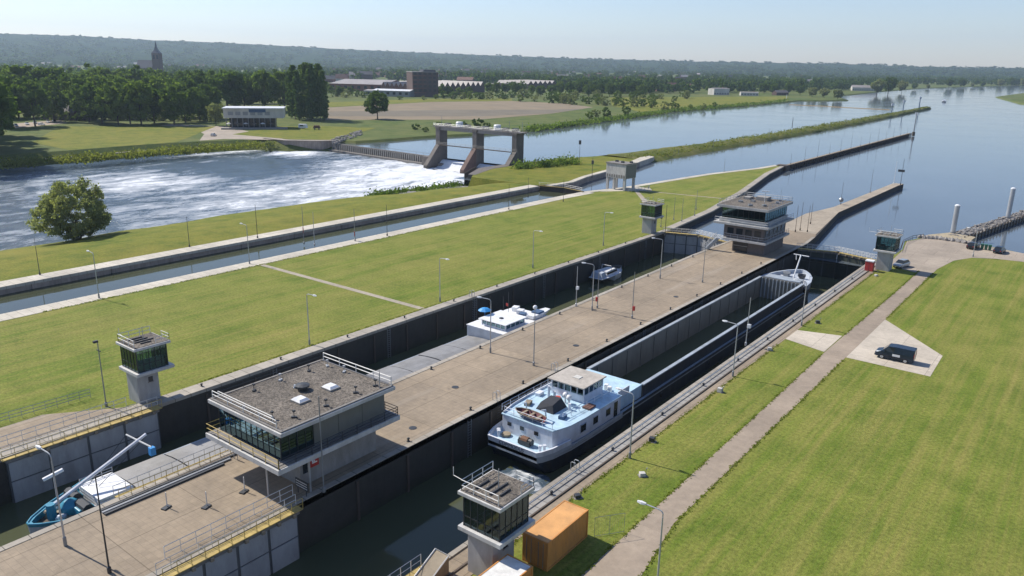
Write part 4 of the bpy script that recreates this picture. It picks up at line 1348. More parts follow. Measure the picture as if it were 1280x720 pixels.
for px, py, h in ((50, 344, 7), (237, 309, 6.5), (322, 298, 7.5), (484, 295, 7.2), (660, 247, 6), (636, 262, 7), (704, 252, 6.5)):
    x, y, _ = G(px, py)
    pole('edge_pole', cp, x, y, h, 0.0, 0.07, 'steel_dark', 'thin poles along the canal')
lp = 'thin pole standing on the upstream end of the lawn'
for px, py, h in ((842, 275, 6), (852, 277, 6), (868, 270, 5), (870, 262, 5.5), (905, 215, 5)):
    pole('edge_pole', lp, *G(px, py)[:2], h, 0.0, 0.07, 'steel_grey', 'thin poles on the upstream lawn')
pp = 'tall thin pole standing on the pier head'
for px, py, h in ((994, 290, 6.5), (1000, 288, 7), (1009, 290, 6.5), (1013, 280, 5.5)):
    pole('edge_pole', pp, *G(px, py)[:2], h, 0.0, 0.07, 'timber_dark', 'thin poles on the pier head')
# signal boards at the pier tip
sb = thing('signal_board', 'dark signal panel between two poles at the tip of the pier head', 'sign', (-59.6, 295, 0))
obj('pole', make_pole(8.0, 0.09), 'white_paint', sb, (-1.0, 0, 0))
obj('pole', make_pole(9.0, 0.09), 'steel_dark', sb, (1.2, 0, 0))
obj('panel', MB().box(-0.2, 1.9, -0.1, 0.1, 4.4, 5.2), 'steel_dark', sb)
pole('signal_mast', 'pole with round dark disc on the pier head', -62.3, 238, 6.5, extras=[('disc', MB().ball((0, 0, 1.4), 0.7), 'steel_grey')])
pole('signal_mast', 'slender double pole halfway along the pier head', -61.6, 268, 7.5, mat='steel_grey')


def bollard(x, y, label, group, z=0.0):
    if not hasattr(bollard, 'me'):
        bollard.me = MB().lathe([(0.2, 0), (0.2, 0.04), (0.11, 0.08), (0.10, 0.26), (0.17, 0.31), (0.15, 0.4), (0.04, 0.44)], 8).mesh('bollard', 'steel_dark', True)
    return tag(link('mooring_bollard', bollard.me, None, (x, y, z)), label, 'bollard', group)


for k in range(11):
    bollard(PL(48 + k * 10) + 1.0, 48 + k * 10, 'dark mooring bollard on the pier edge facing the older chamber', 'bollards of the pier, lawn side')
    bollard(PR - 1.0, 52 + k * 10, 'dark mooring bollard on the pier edge facing the long barge', 'bollards of the pier, bank side')
for k in range(10):
    bollard(-82.95 - k * 0.08, 46 + k * 11.5, 'dark bollard on the coping beside the lawn', 'bollards of the lawn wall')
    bollard(ER + 1.1, 53 + k * 11, 'dark bollard on the right bank walkway', 'bollards of the right bank')
for px, py in ((208, 635), (258, 634), (305, 615)):
    x, y, _ = G(px, py)
    t = thing('lifting_frame', 'small steel fitting with loose cable on the pier paving by the blue barge', 'fitting', (x, y, 0), 0.3, 'fittings on the near pier paving')
    obj('plate', MB().cbox((0, 0, 0.06), (0.5, 0.8, 0.12)), 'steel_dark', t)
    obj('upright', MB().tube([(0, 0.1, 0.1), (0, 0.1, 1.5)], 0.05, 5), 'rail_white', t)
for px, py in ((569, 484), (516, 535), (720, 432), (845, 371)):
    x, y, _ = G(px, py)
    t = tag(obj('manhole_cover', MB().lathe([(0.45, 0.004), (0.45, 0.03), (0.4, 0.035)], 10), 'steel_dark', None, (x, y, 0)), 'dark round cover set in the pier paving', 'manhole cover', 'covers in the pier paving')

# small wall fittings on the right bank grass
for k, (px, py, lb) in enumerate(((900, 490, 'small concrete box with pipe on the grass by the walkway, between two lamps'),
                                  (815, 552, 'small green and white box on the grass by the walkway, closest to the stern'),
                                  (962, 438, 'small dark box on the grass edge near the paved crossing'),
                                  (1022, 404, 'small concrete fitting on the grass beyond the paved crossing'),
                                  (803, 595, 'thin marker stake with small plate on the grass strip'),
                                  (722, 622, 'low dark fitting on the grass near the container'),
                                  (1095, 345, 'small white fitting on the grass below the red cabinet'))):
    x, y, _ = G(px, py)
    t = thing('service_box', lb, 'service box', (x, y, 0), 0.2 * k)
    obj('slab', MB().box(-0.4, 0.45, -0.32, 0.32, 0.0, 0.05), 'concrete_dark', t)
    obj('housing', MB().box(-0.3, 0.25, -0.25, 0.25, 0.05, 0.55 - 0.04 * k), 'concrete_light' if k % 2 == 0 else 'steel_dark', t, bevel=0.03)
    obj('pipe', MB().tube([(0.35, 0, 0.05), (0.35, 0, 0.8), (0.5, 0, 0.85)], 0.05, 5), 'steel_grey', t)
t = thing('red_cabinet', 'red equipment cabinet with white top at the foot of the far tower', 'cabinet', (-35.2, 161.4, 0))
obj('body', MB().box(-0.75, 0.75, -0.6, 0.6, 0, 1.9), 'signal_red', t, bevel=0.05)
obj('top', MB().box(-0.8, 0.8, -0.65, 0.65, 1.9, 2.15), 'white_paint', t, bevel=0.04)
obj('door_seam', MB().box(-0.02, 0.02, -0.615, -0.6, 0.1, 1.8), 'steel_dark', t)

# ================================================================== CONTAINERS
def container(name, label, loc, rz, roof='container_roof', wall='container_orange', L=6.06, W=2.44, Hh=2.6):
    t = thing(name, label, 'container', loc, rz)
    m = MB()
    n = 26
    for sx in (-1, 1):                       # corrugated long walls
        ring0, ring1 = [], []
        for i in range(n * 2 + 1):
            y = -L / 2 + 0.1 + (L - 0.2) * i / (n * 2)
            d = 0.0 if (i // 1) % 2 else 0.035
            ring0.append((sx * (W / 2 - 0.05 + d - 0.035), y, 0.15))
            ring1.append((sx * (W / 2 - 0.05 + d - 0.035), y, Hh - 0.12))
        m.loft([ring0, ring1], cap=False, closed=False)
    obj('side_wall', m, wall, t)
    e = MB()
    for sy in (-1, 1):
        ring0, ring1 = [], []
        for i in range(23):
            x = -W / 2 + 0.1 + (W - 0.2) * i / 22
            d = 0.03 if i % 2 else 0.0
            ring0.append((x, sy * (L / 2 - 0.06 + d - 0.03), 0.15))
            ring1.append((x, sy * (L / 2 - 0.06 + d - 0.03), Hh - 0.12))
        e.loft([ring0, ring1], cap=False, closed=False)
    obj('end_wall', e, wall, t)
    fr = MB()
    for sx in (-1, 1):
        for sy in (-1, 1):
            cx, cy = sx * (W / 2 - 0.06), sy * (L / 2 - 0.06)
            fr.box(cx - 0.06, cx + 0.06, cy - 0.06, cy + 0.06, 0.0, Hh)
    for z in (0.07, Hh - 0.06):
        for sx in (-1, 1):
            fr.box(sx * (W / 2 - 0.06) - 0.055, sx * (W / 2 - 0.06) + 0.055, -L / 2 + 0.12, L / 2 - 0.12, z - 0.06, z + 0.055)
        for sy in (-1, 1):
            fr.box(-W / 2 + 0.12, W / 2 - 0.12, sy * (L / 2 - 0.06) - 0.055, sy * (L / 2 - 0.06) + 0.055, z - 0.06, z + 0.055)
    obj('frame', fr, wall, t)
    obj('roof', MB().box(-W / 2 + 0.12, W / 2 - 0.12, -L / 2 + 0.12, L / 2 - 0.12, Hh - 0.07, Hh - 0.03), roof, t)
    d = obj('door', MB().box(-W / 2 + 0.14, 0.0, -L / 2 + 0.0, -L / 2 + 0.04, 0.16, Hh - 0.13), wall, t)
    d2 = obj('door', MB().box(0.01, W / 2 - 0.14, -L / 2 + 0.0, -L / 2 + 0.04, 0.16, Hh - 0.13), wall, t)
    for dd, xs_ in ((d, (-0.8, -0.35)), (d2, (0.35, 0.8))):
        obj('lock_bar', (lambda q: [q.tube([(x, -L / 2 - 0.03, 0.2), (x, -L / 2 - 0.03, Hh - 0.2)], 0.025, 5) for x in xs_] and q)(MB()), 'steel_grey', dd)
    return t


c1 = container('shipping_container', 'orange shipping container on the grass beside the walkway', (-30.85, 46.45, 0), 0.02)
container('shipping_container', 'container with white roof in front of the orange one, beside the tower', (-30.0, 37.4, 0), 0.0, 'container_white')
fn = thing('mesh_fence', 'wire mesh fence panel behind the orange container', 'fence', (0, 0, 0))
f = railing([(-29.2, 49.8, 0), (-27.6, 52.0, 0)], 1.9, (0.1, 1.9), 1.3, 0.02)
obj('frame', f, 'steel_grey', fn)
m = MB()
for i in range(16):
    a = Vector((-29.2, 49.8, 0.1)).lerp(Vector((-27.6, 52.0, 0.1)), i / 15)
    m.tube([a, a + Vector((0, 0, 1.8))], 0.006, 3)
obj('mesh', m, 'steel_grey', fn)

# bin store / ramp rail at the foot of the near tower
t = thing('stair_enclosure', 'pale timber stair hood on the paving below the near tower', 'hatch', (-36.3, 37.2, 0))
obj('hood', MB().add([(-0.5, -2, 0), (0.9, -2, 0), (0.9, 1.2, 0), (-0.5, 1.2, 0), (-0.5, 1.2, 1.6), (0.9, 1.2, 1.6)],
                     [(0, 1, 5, 4), (1, 2, 5), (0, 4, 3), (2, 3, 4, 5), (0, 3, 2, 1)]), 'timber_pale', t)
obj('rim', MB().tube([(-0.5, -2, 0.05), (-0.5, 1.2, 1.65), (0.9, 1.2, 1.65), (0.9, -2, 0.05)], 0.07, 5), 'rail_white', t)
sheet('tower_paving', [(-36.9, 30), (-33.9, 30), (-33.9, 47), (-34.0, 50), (-34.0, 44), (-36.9, 44)][:3] + [(-33.9, 44), (-36.9, 44)], 'pier_paving', 0.036)

# ================================================================== VEHICLES
def wheels(t, xs_, ys_, r=0.34, w_=0.22):
    for x in xs_:
        for y in ys_:
            s_ = 1 if y > 0 else -1
            wh = obj('wheel', MB().add([], []).loft([[(x + r * math.cos(a), y - w_ / 2, r + r * math.sin(a)) for a in [2 * PI * i / 14 for i in range(14)]],
                                                     [(x + r * math.cos(a), y + w_ / 2, r + r * math.sin(a)) for a in [2 * PI * i / 14 for i in range(14)]]]), 'rubber', t)
            yy = y + s_ * (w_ / 2)
            obj('rim', MB().loft([[(x + r * 0.62 * math.cos(a), yy, r + r * 0.62 * math.sin(a)) for a in [2 * PI * i / 12 for i in range(12)]],
                                  [(x + r * 0.55 * math.cos(a), yy + s_ * 0.015, r + r * 0.55 * math.sin(a)) for a in [2 * PI * i / 12 for i in range(12)]]]), 'galvanised', wh)


def body_loft(sections):
    """sections: (x, half width bottom, half width top, z bottom, z shoulder, z top)"""
    rings = []
    for x, wb, wt, z0, zs, z1 in sections:
        rings.append([(x, -wb, z0), (x, wb, z0), (x, wb, zs), (x, wt, z1), (x, -wt, z1), (x, -wb, zs)])
    return MB().loft(rings)


def van(loc, rz):
    t = thing('van', 'dark blue delivery van parked on the concrete pad beside the road', 'van', loc, rz)
    obj('body', body_loft([(-2.45, 0.93, 0.80, 0.38, 1.15, 1.93), (-2.40, 0.97, 0.84, 0.32, 1.15, 1.98), (0.0, 0.97, 0.84, 0.30, 1.15, 2.0),
                           (0.85, 0.97, 0.80, 0.30, 1.15, 1.93), (1.62, 0.96, 0.84, 0.30, 1.13, 1.16), (2.30, 0.90, 0.78, 0.32, 0.86, 0.98), (2.47, 0.78, 0.68, 0.38, 0.72, 0.80)]), 'car_navy', t, bevel=0.05)
    obj('windscreen', MB().add([(0.93, -0.76, 1.88), (0.93, 0.76, 1.88), (1.58, 0.80, 1.21), (1.58, -0.80, 1.21)], [(0, 1, 2, 3)]), 'window_dark', t)
    for s_ in (-1, 1):
        obj('side_window', MB().add([(0.05, s_ * 0.962, 1.22), (1.35, s_ * 0.955, 1.22), (0.82, s_ * 0.835, 1.84), (0.05, s_ * 0.87, 1.86)], [(0, 1, 2, 3)]), 'window_dark', t)
        obj('headlight', MB().cbox((2.26, s_ * 0.68, 0.86), (0.24, 0.32, 0.16)), 'galvanised', t)
        obj('tail_light', MB().cbox((-2.44, s_ * 0.88, 1.2), (0.06, 0.14, 0.6)), 'signal_red', t)
        obj('mirror', MB().cbox((1.15, s_ * 1.08, 1.3), (0.12, 0.2, 0.24)), 'car_black', t)
        obj('side_panel', MB().cbox((-0.25, s_ * 0.975, 0.85), (0.95, 0.012, 0.32)), 'white_paint', t)
        obj('side_trim', MB().cbox((0, s_ * 0.975, 0.55), (3.4, 0.02, 0.1)), 'rubber', t)
    obj('rear_window', MB().cbox((-2.44, 0, 1.5), (0.03, 1.3, 0.45)), 'window_dark', t)
    obj('bumper', MB().cbox((2.42, 0, 0.45), (0.16, 1.6, 0.22)), 'car_black', t)
    wheels(t, (-1.45, 1.5), (-0.86, 0.86))
    return t


van((-19.45, 111.9, 0.025), PI + 0.03)


def car(label, loc, rz, mat, hatch=True, group=None):
    t = thing('parked_car', label, 'car', loc, rz, group)
    obj('body', body_loft([(-2.12, 0.74, 0.70, 0.40, 0.72, 0.86), (-2.0, 0.85, 0.80, 0.28, 0.75, 0.95), (-0.8, 0.88, 0.82, 0.24, 0.75, 0.93),
                           (0.9, 0.88, 0.82, 0.24, 0.74, 0.90), (1.7, 0.84, 0.76, 0.26, 0.66, 0.78), (2.12, 0.70, 0.62, 0.34, 0.56, 0.62)]), mat, t, bevel=0.05)
    obj('cabin', MB().loft([[(-1.95, -0.74, 0.93), (1.0, -0.76, 0.90), (1.0, 0.76, 0.90), (-1.95, 0.74, 0.93)],
                            [(-1.45, -0.62, 1.42), (0.25, -0.62, 1.45), (0.25, 0.62, 1.45), (-1.45, 0.62, 1.42)]]), 'window_dark', t)
    obj('roof', MB().loft([[(-1.48, -0.63, 1.41), (0.27, -0.63, 1.44), (0.27, 0.63, 1.44), (-1.48, 0.63, 1.41)],
                           [(-1.3, -0.5, 1.48), (0.1, -0.5, 1.5), (0.1, 0.5, 1.5), (-1.3, 0.5, 1.48)]]), mat, t)
    for s_ in (-1, 1):
        obj('headlight', MB().cbox((1.95, s_ * 0.58, 0.6), (0.25, 0.28, 0.12)), 'white_paint', t)
        obj('tail_light', MB().cbox((-2.08, s_ * 0.62, 0.75), (0.1, 0.22, 0.14)), 'signal_red', t)
    wheels(t, (-1.3, 1.32), (-0.76, 0.76), 0.31, 0.2)
    return t


car('silver hatchback parked at the foot of the far tower on the plaza', (-31.0, 169.0, 0.03), -PI / 2 - 0.25, 'car_silver')
car('black car parked on the plaza beside the lamp post and the green bins', (-22.4, 198.6, 0.03), 1.4, 'car_black')
car('dark blue car parked on the plaza next to the second steel pile', (-17.2, 197.9, 0.03), 1.45, 'car_navy')
for k in range(3):
    t = thing('waste_bin', 'green wheeled bin between the two dark cars on the plaza', 'bin', (-20.7 + 0.75 * k, 199.0 - 0.1 * k, 0.03), 0.1, 'green bins on the plaza')
    obj('body', MB().loft([[(-0.25, -0.3, 0.1), (0.25, -0.3, 0.1), (0.25, 0.3, 0.1), (-0.25, 0.3, 0.1)], [(-0.32, -0.38, 1.15), (0.32, -0.38, 1.15), (0.32, 0.38, 1.15), (-0.32, 0.38, 1.15)]]), 'bin_green', t)
    obj('lid', MB().cbox((0, 0, 1.2), (0.68, 0.8, 0.1)), 'bin_green', t)
put_lamp(*G(1216, 321)[:2], 0.0, 'lamp post at the rounded grass corner of the plaza', 'lamps beside the road', 6.0)

# stones edging the plaza, the timber-and-stone jetty and the piles
for k in range(34):
    u = k / 33
    x = -34.0 + 11.0 * u + random.uniform(-0.2, 0.2)
    y = 203.2 + 1.0 * math.sin(u * 3) + random.uniform(-0.5, 0.3)
    if not hasattr(bollard, 'rocks'):
        bollard.rocks = []
        for q in range(3):
            bm = bmesh.new()
            bmesh.ops.create_icosphere(bm, subdivisions=1, radius=0.6)
            for v in bm.verts:
                v.co += Vector((random.uniform(-0.18, 0.18), random.uniform(-0.18, 0.18), random.uniform(-0.18, 0.1)))
            me = bpy.data.meshes.new('stone')
            bm.to_mesh(me)
            bm.free()
            me.materials.append(MATS['rubble'])
            bollard.rocks.append(me)
    o = link('boulder', bollard.rocks[k % 3], None, (x, y, 0.2), random.uniform(0, 6))
    tag(o, 'rough grey boulder in the row edging the plaza', 'boulder', 'boulders edging the plaza')

fe = thing('plaza_fence', 'low dark post fence curving along the water side of the plaza', 'fence')
pts = [(-34.2, 183, 0), (-35.6, 192, 0), (-35.0, 199, 0), (-33.4, 202.8, 0)]
obj('railing', railing(pts, 1.0, (0.5, 1.0), 1.4, 0.05), 'timber_dark', fe)

jt = thing('stone_jetty', 'rubble filled timber jetty running out from the plaza past the two piles', 'jetty')
A, B = Vector((-28.2, 212.0, 0)), Vector((-14.0, 285.0, 0))
dv = (B - A).normalized()
nv = Vector((dv.y, -dv.x, 0))
obj('core', MB().prism([(A - nv * 2.2)[:2], (A + nv * 2.0)[:2], (B + nv * 1.2)[:2], (B - nv * 1.4)[:2]], -6, -0.45), 'bank_stone', jt)
L = (B - A).length
jpm = MB().tube([(0, 0, -5), (0, 0, 0.15)], 0.16, 6).mesh('timber_pile', 'timber_dark')
for k in range(int(L / 2.4)):
    p = A + dv * (k * 2.4) + nv * (2.25 - 0.9 * k * 2.4 / L)
    link('timber_pile', jpm, jt, (p.x, p.y, 0))
for w_i, (off, z) in enumerate(((2.05, -0.5), (2.05, -1.2), (-2.25, -0.4))):
    a, b = A + nv * off, B + nv * (off * 0.6)
    obj('wale', MB().tube([(a.x, a.y, z), (b.x, b.y, z)], 0.14, 5), 'timber_pale', jt)
rock_m = MB()
for k in range(420):
    p = A + dv * random.uniform(0, L) + nv * random.uniform(-1.9, 1.7)
    s_ = random.uniform(0.3, 0.65)
    rock_m.cbox((p.x, p.y, -0.4 + random.uniform(-0.1, 0.25)), (s_, s_ * random.uniform(0.7, 1.2), s_ * 0.8), random.uniform(0, 3))
tag(obj('rubble_fill', rock_m, 'rubble', jt), kind='stuff')
yb = tag(obj('jetty_root', MB().prism([(-33, 204.5), (-24.5, 204.6), (-24.0, 214), (-29.2, 217), (-33.5, 209)], -3, -0.15), 'sand_slab'), 'yellowish sand and slab apron at the root of the stone jetty', 'apron')


def pile(label, x, y, top, group):
    t = thing('mooring_pile', label, 'pile', (x, y, 0), 0, group)
    obj('shaft', MB().lathe([(0.58, -8), (0.58, top - 0.5), (0.55, top - 0.45)], 14), 'galvanised', t, smooth=False)
    obj('cap', MB().lathe([(0.62, top - 0.44), (0.62, top - 0.2), (0.2, top)], 14), 'white_paint', t)
    obj('collar', MB().lathe([(0.64, -0.3), (0.64, 0.2), (0.6, 0.21)], 14), 'steel_grey', t)


pile('tall pale steel pile at the root of the stone jetty', -29.2, 215.6, 7.0, 'steel mooring piles')
pile('tall pale steel pile farther out beside the stone jetty', -21.3, 249.5, 8.2, 'steel mooring piles')

# ================================================================== BOATS
def hull_shell(prof, z_levels, stern_cut=False):
    """open shell: prof = [(y, half width)] stern to bow; z_levels = [(z, width factor, bow extension)]"""
    rings = []
    for z, k, e in z_levels:
        y_end = prof[-1][0]
        cut = (2.0 - z) * 0.75 if stern_cut else 0.0
        prof_ = [(max(y, cut * (1 - y / 8.0)) if y < 8 else y, w) for y, w in prof]
        pts = [(-w * k, y + (e * max(0, (y - y_end * 0.9) / (y_end * 0.1))), z) for y, w in prof_]
        pts += [(w * k, y + (e * max(0, (y - y_end * 0.9) / (y_end * 0.1))), z) for y, w in prof_[::-1]]
        rings.append(pts)
    return MB().loft(rings, cap=False)


def outline(prof, k=1.0, y0=None, y1=None):
    pp = [(y, w) for y, w in prof if (y0 is None or y >= y0 - 1e-6) and (y1 is None or y <= y1 + 1e-6)]
    return [(-w * k, y) for y, w in pp] + [(w * k, y) for y, w in pp[::-1]]


def long_barge():
    t = thing('cargo_barge', 'long empty cargo barge with open hold and pale blue stern house', 'barge', (-47.2, 61.6, Z_LOW))
    prof = [(0, 3.4), (0.6, 3.75), (2, 4.2), (5, 4.6), (9, 4.72), (16, 4.75), (22, 4.75), (84, 4.75), (88, 4.45), (91.5, 3.6), (94.3, 2.3), (96, 1.1), (96.7, 0.25)]
    obj('hull', hull_shell(prof, [(-1.5, 0.86, -2.5), (0.3, 0.97, -1.2), (2.0, 1.0, 0.0)], True), 'hull_navy', t)
    obj('sheer_strake', hull_shell(prof, [(2.0, 1.004, 0.0), (2.45, 1.006, 0.1)]), 'hull_navy', t)
    obj('stern_strake', MB().loft([[(x, y, z) for x, y in ([(-w * 1.008, y) for y, w in prof[:6][::-1]] + [(w * 1.008, y) for y, w in prof[:6]])] for z in (1.75, 2.47)], cap=False, closed=False), 'boat_palegrey', t)
    obj('rubbing_strake', MB().loft([[(s * w * 1.01, y, z) for y, w in prof[2:8]] for s, z in ((1, 1.9), (1, 2.08))], cap=False, closed=False), 'coaming_grey', t)
    sd = obj('stern_deck', MB().prism(outline(prof, 0.985, 0, 5), 2.35, 2.5), 'deck_paleblue', t)
    sb_ = MB()
    st = [(0, 3.4), (0.6, 3.75), (2, 4.2), (5, 4.6)]
    ro = [(-w, y) for y, w in st[::-1]] + [(w, y) for y, w in st]
    ri = [(x * 0.965, y + 0.12) for x, y in ro]
    sb_.loft([[(x, y, 2.4) for x, y in ro], [(x, y - 0.12, 3.05) for x, y in ro], [(x, y - 0.02, 3.05) for x, y in ri], [(x, y, 2.5) for x, y in ri]], cap=False, closed=False)
    obj('stern_bulwark', sb_, 'boat_white', t)
    tx = link('lettering', text_mesh('COMMODUS', 0.60, 'letter_dark'), t, (0.0, -0.145, 2.74))
    tx.rotation_euler = (PI / 2 - 0.2, 0, 0)
    for x, y, c in ((-2.9, 1.3, 'boat_white'), (2.9, 1.3, 'boat_white'), (-3.2, 1.6, 'boat_white'), (3.2, 1.7, 'boat_white')):
        obj('mooring_bitt', MB().lathe([(0.16, 2.5), (0.16, 3.1), (0.24, 3.12), (0.22, 3.24)], 8, (x, y)), c, t)
    wi = obj('stern_winch', MB().cbox((0.7, 1.6, 2.85), (1.6, 0.9, 0.5)).tube([(-0.1, 1.6, 3.05), (1.6, 1.6, 3.05)], 0.34, 9), 'steel_dark', t)
    obj('drum', MB().tube([(0.2, 1.6, 3.05), (1.1, 1.6, 3.05)], 0.42, 9), 'rust_brown', wi)
    obj('coiled_rope', MB().lathe([(0.15, 2.5), (0.55, 2.52), (0.55, 2.8), (0.2, 2.85)], 10, (-2.3, 1.9)), 'timber_pale', t)
    for s_ in (-1, 1):
        obj('side_deck', MB().box(min(s_ * 4.72, s_ * 4.26), max(s_ * 4.72, s_ * 4.26), 5, 84.5, 2.2, 2.32), 'coaming_grey', t)
        obj('coaming', MB().box(min(s_ * 4.25, s_ * 3.9), max(s_ * 4.25, s_ * 3.9), 22, 84.5, -0.4, 3.93), 'hold_steel', t)
        obj('coaming_rim', MB().box(min(s_ * 4.36, s_ * 3.86), max(s_ * 4.36, s_ * 3.86), 21.9, 84.6, 3.935, 4.08), 'coaming_grey', t)
        obj('coaming_skirt', MB().box(min(s_ * 4.27, s_ * 4.255), max(s_ * 4.27, s_ * 4.255), 22, 84.5, 2.32, 3.93), 'hull_navy', t)
    wrib = MB().box(-0.05, 0.05, -0.09, 0.09, -0.35, 3.7).mesh('wall_rib', 'hold_steel')
    for k in range(15):
        for s_ in (-1, 1):
            link('wall_rib', wrib, t, (s_ * 3.85, 24.0 + 4.1 * k, 0))
    for k in range(4):
        obj('fender_tyre', MB().loft([[(4.85, 26 + 15 * k + 0.32 * math.cos(a), 1.4 + 0.32 * math.sin(a)) for a in [2 * PI * i / 10 for i in range(10)]], [(4.98, 26 + 15 * k + 0.3 * math.cos(a), 1.4 + 0.3 * math.sin(a)) for a in [2 * PI * i / 10 for i in range(10)]]]), 'rubber', t)
    obj('side_railing', railing([(-4.0, 3.2, 4.72), (-4.05, 8.0, 4.72), (-4.05, 15.4, 4.72)], 0.8, (0.4, 0.8), 1.6, 0.03), 'boat_white', t)
    obj('stern_railing', railing([(-3.3, 2.8, 4.72), (3.4, 2.8, 4.72)], 0.8, (0.4, 0.8), 1.4, 0.03), 'boat_white', t)
    for k, (x_, y_) in enumerate(((-2.8, 12.0), (-3.2, 9.5), (2.6, 6.0), (-2.6, 6.4))):
        obj('roof_locker', MB().cbox((x_, y_, 4.92), (0.7, 1.1, 0.4), 0.1 * k), ('boat_palegrey', 'boat_white', 'canvas_blue', 'timber_pale')[k], t, bevel=0.04)
    obj('life_ring', MB().lathe([(0.2, 4.75), (0.38, 4.75), (0.38, 4.87), (0.2, 4.87)], 12, (-1.0, 10.2)), 'flag_red', t)
    obj('hold_floor', MB().box(-3.9, 3.9, 22, 84.5, -0.6, -0.4), 'hold_steel', t)
    obj('aft_bulkhead', MB().box(-3.9, 3.9, 21.9, 22.1, -0.4, 3.9), 'hold_steel', t)
    fbk = obj('fore_bulkhead', MB().box(-3.89, 3.89, 84.3, 84.5, -0.4, 4.05), 'hold_steel', t)
    rib = MB().box(-0.09, 0.09, -0.22, 0.0, -0.35, 3.95).mesh('rib', 'coaming_grey')
    for k in range(11):
        link('rib', rib, fbk, (-3.6 + 0.72 * k, 84.29, 0))
    # stern house
    hp = [(-3.45, 2.6), (-3.95, 5.0), (-4.15, 8.0), (-4.15, 15.8), (4.55, 15.8), (4.5, 8.0), (4.3, 5.0), (3.6, 2.6)]
    hs = obj('deckhouse', MB().prism(hp, 2.33, 4.62), 'boat_white', t, bevel=0.06)
    obj('house_roof', MB().prism([(x * 1.02, y + (0.06 if y > 10 else -0.1)) for x, y in hp], 4.62, 4.72), 'deck_paleblue', t)
    hr = [(-3.42, 2.7), (-3.9, 5.0), (-4.08, 8.0), (-4.08, 15.6)]
    obj('roof_rim', MB().loft([[(x, y, 4.722) for x, y in hr], [(x, y, 4.95) for x, y in hr], [(x + 0.12, y, 4.95) for x, y in hr], [(x + 0.12, y, 4.722) for x, y in hr]], cap=False, closed=False), 'boat_white', t)
    obj('grab_rail', railing([(2.9, 5.6, 4.72), (3.3, 15.0, 4.72)], 0.75, (0.4, 0.75), 1.5, 0.045), 'boat_white', t)
    for y in (7.0, 9.6, 12.4):
        w_ = obj('window', MB().box(4.5, 4.57, y, y + 0.95, 3.15, 4.0), 'window_dark', t)
        obj('window_frame', MB().box(4.5, 4.58, y - 0.08, y + 1.03, 3.06, 3.14).box(4.5, 4.58, y - 0.08, y + 1.03, 4.01, 4.09), 'boat_palegrey', w_)
    d = obj('door', MB().box(4.5, 4.58, 14.2, 15.0, 2.4, 4.3), 'window_dark', t)
    obj('handle', MB().box(4.58, 4.62, 14.3, 14.4, 3.3, 3.36), 'galvanised', d)
    for x in (-2.4, -0.6, 1.4):
        obj('porthole', MB().cbox((x, 2.58, 3.7), (0.55, 0.06, 0.45)), 'window_dark', t)
    # wheelhouse
    wh = obj('wheelhouse', MB().prism([(-2.45, 10.9), (2.25, 10.9), (2.25, 15.2), (-2.45, 15.2)], 4.72, 5.55), 'boat_white', t)
    for a, b, n in (((-2.4, 10.95), (2.2, 10.95), 5), ((2.2, 10.95), (2.2, 15.15), 4), ((2.2, 15.15), (-2.4, 15.15), 5), ((-2.4, 15.15), (-2.4, 10.95), 4)):
        glaze(t, a, b, 5.55, 6.65, n, 'window_glass', 'boat_white', bar=0.08)
    obj('steering_console', MB().box(-1.2, 1.2, 13.6, 14.4, 5.55, 6.1), 'steel_dark', t)
    wr = obj('wheelhouse_roof', MB().box(-2.75, 2.55, 10.4, 15.5, 6.65, 6.82), 'roof_beige', t, bevel=0.04)
    obj('roof_hatch', MB().box(-0.4, 0.5, 12.4, 13.3, 6.82, 6.9), 'furniture_pale', wr)
    # dinghy on the roof
    dy = []
    for u, w_, z in ((0, 0.05, 0.45), (0.12, 0.5, 0.12), (0.35, 0.78, 0), (0.65, 0.8, 0), (0.9, 0.6, 0.05), (1.0, 0.45, 0.12)):
        dy.append([(-2.3 + 4.2 * u, 3.6 - 0.25 * u - w_, 5.35), (-2.3 + 4.2 * u, 3.6 - 0.25 * u - w_ * 0.5, 4.85 + z), (-2.3 + 4.2 * u, 3.6 - 0.25 * u + w_ * 0.5, 4.85 + z), (-2.3 + 4.2 * u, 3.6 - 0.25 * u + w_, 5.35)])
    di = obj('dinghy', MB().loft(dy, cap=False, closed=False), 'cherry_wood', t)
    obj('gunwale', MB().tube([(r[0][0], r[0][1], 5.36) for r in dy], 0.06, 5).tube([(r[3][0], r[3][1], 5.36) for r in dy], 0.06, 5), 'timber_pale', di)
    for u in (0.3, 0.55, 0.8):
        obj('thwart', MB().cbox((-2.3 + 4.2 * u, 3.6 - 0.25 * u, 5.25), (0.3, 1.3, 0.05), 0), 'timber_pale', di)
    obj('davit', MB().tube([(-1.6, 4.8, 4.72), (-1.6, 4.6, 5.9), (-1.3, 3.9, 6.1)], 0.09, 6).tube([(1.3, 4.6, 4.72), (1.3, 4.4, 5.9), (1.3, 3.6, 6.1)], 0.09, 6), 'boat_white', t)
    # tarpaulin covered skylight, domes, vents
    obj('covered_skylight', MB().loft([[(-1.2, 6.0, 4.72), (1.3, 6.0, 4.72), (1.3, 8.8, 4.72), (-1.2, 8.8, 4.72)], [(-0.9, 6.6, 5.5), (0.9, 6.4, 5.6), (0.8, 8.3, 5.9), (-0.8, 8.5, 5.7)]]), 'tarp_dark', t)
    for x, y in ((0.5, 9.6), (1.3, 9.2)):
        dm = obj('radar_dome', MB().ball((x, y, 5.75), 0.36), 'white_paint', t, smooth=True)
        obj('dome_post', MB().tube([(x, y, 4.72), (x, y, 5.45)], 0.12, 6), 'boat_white', dm)
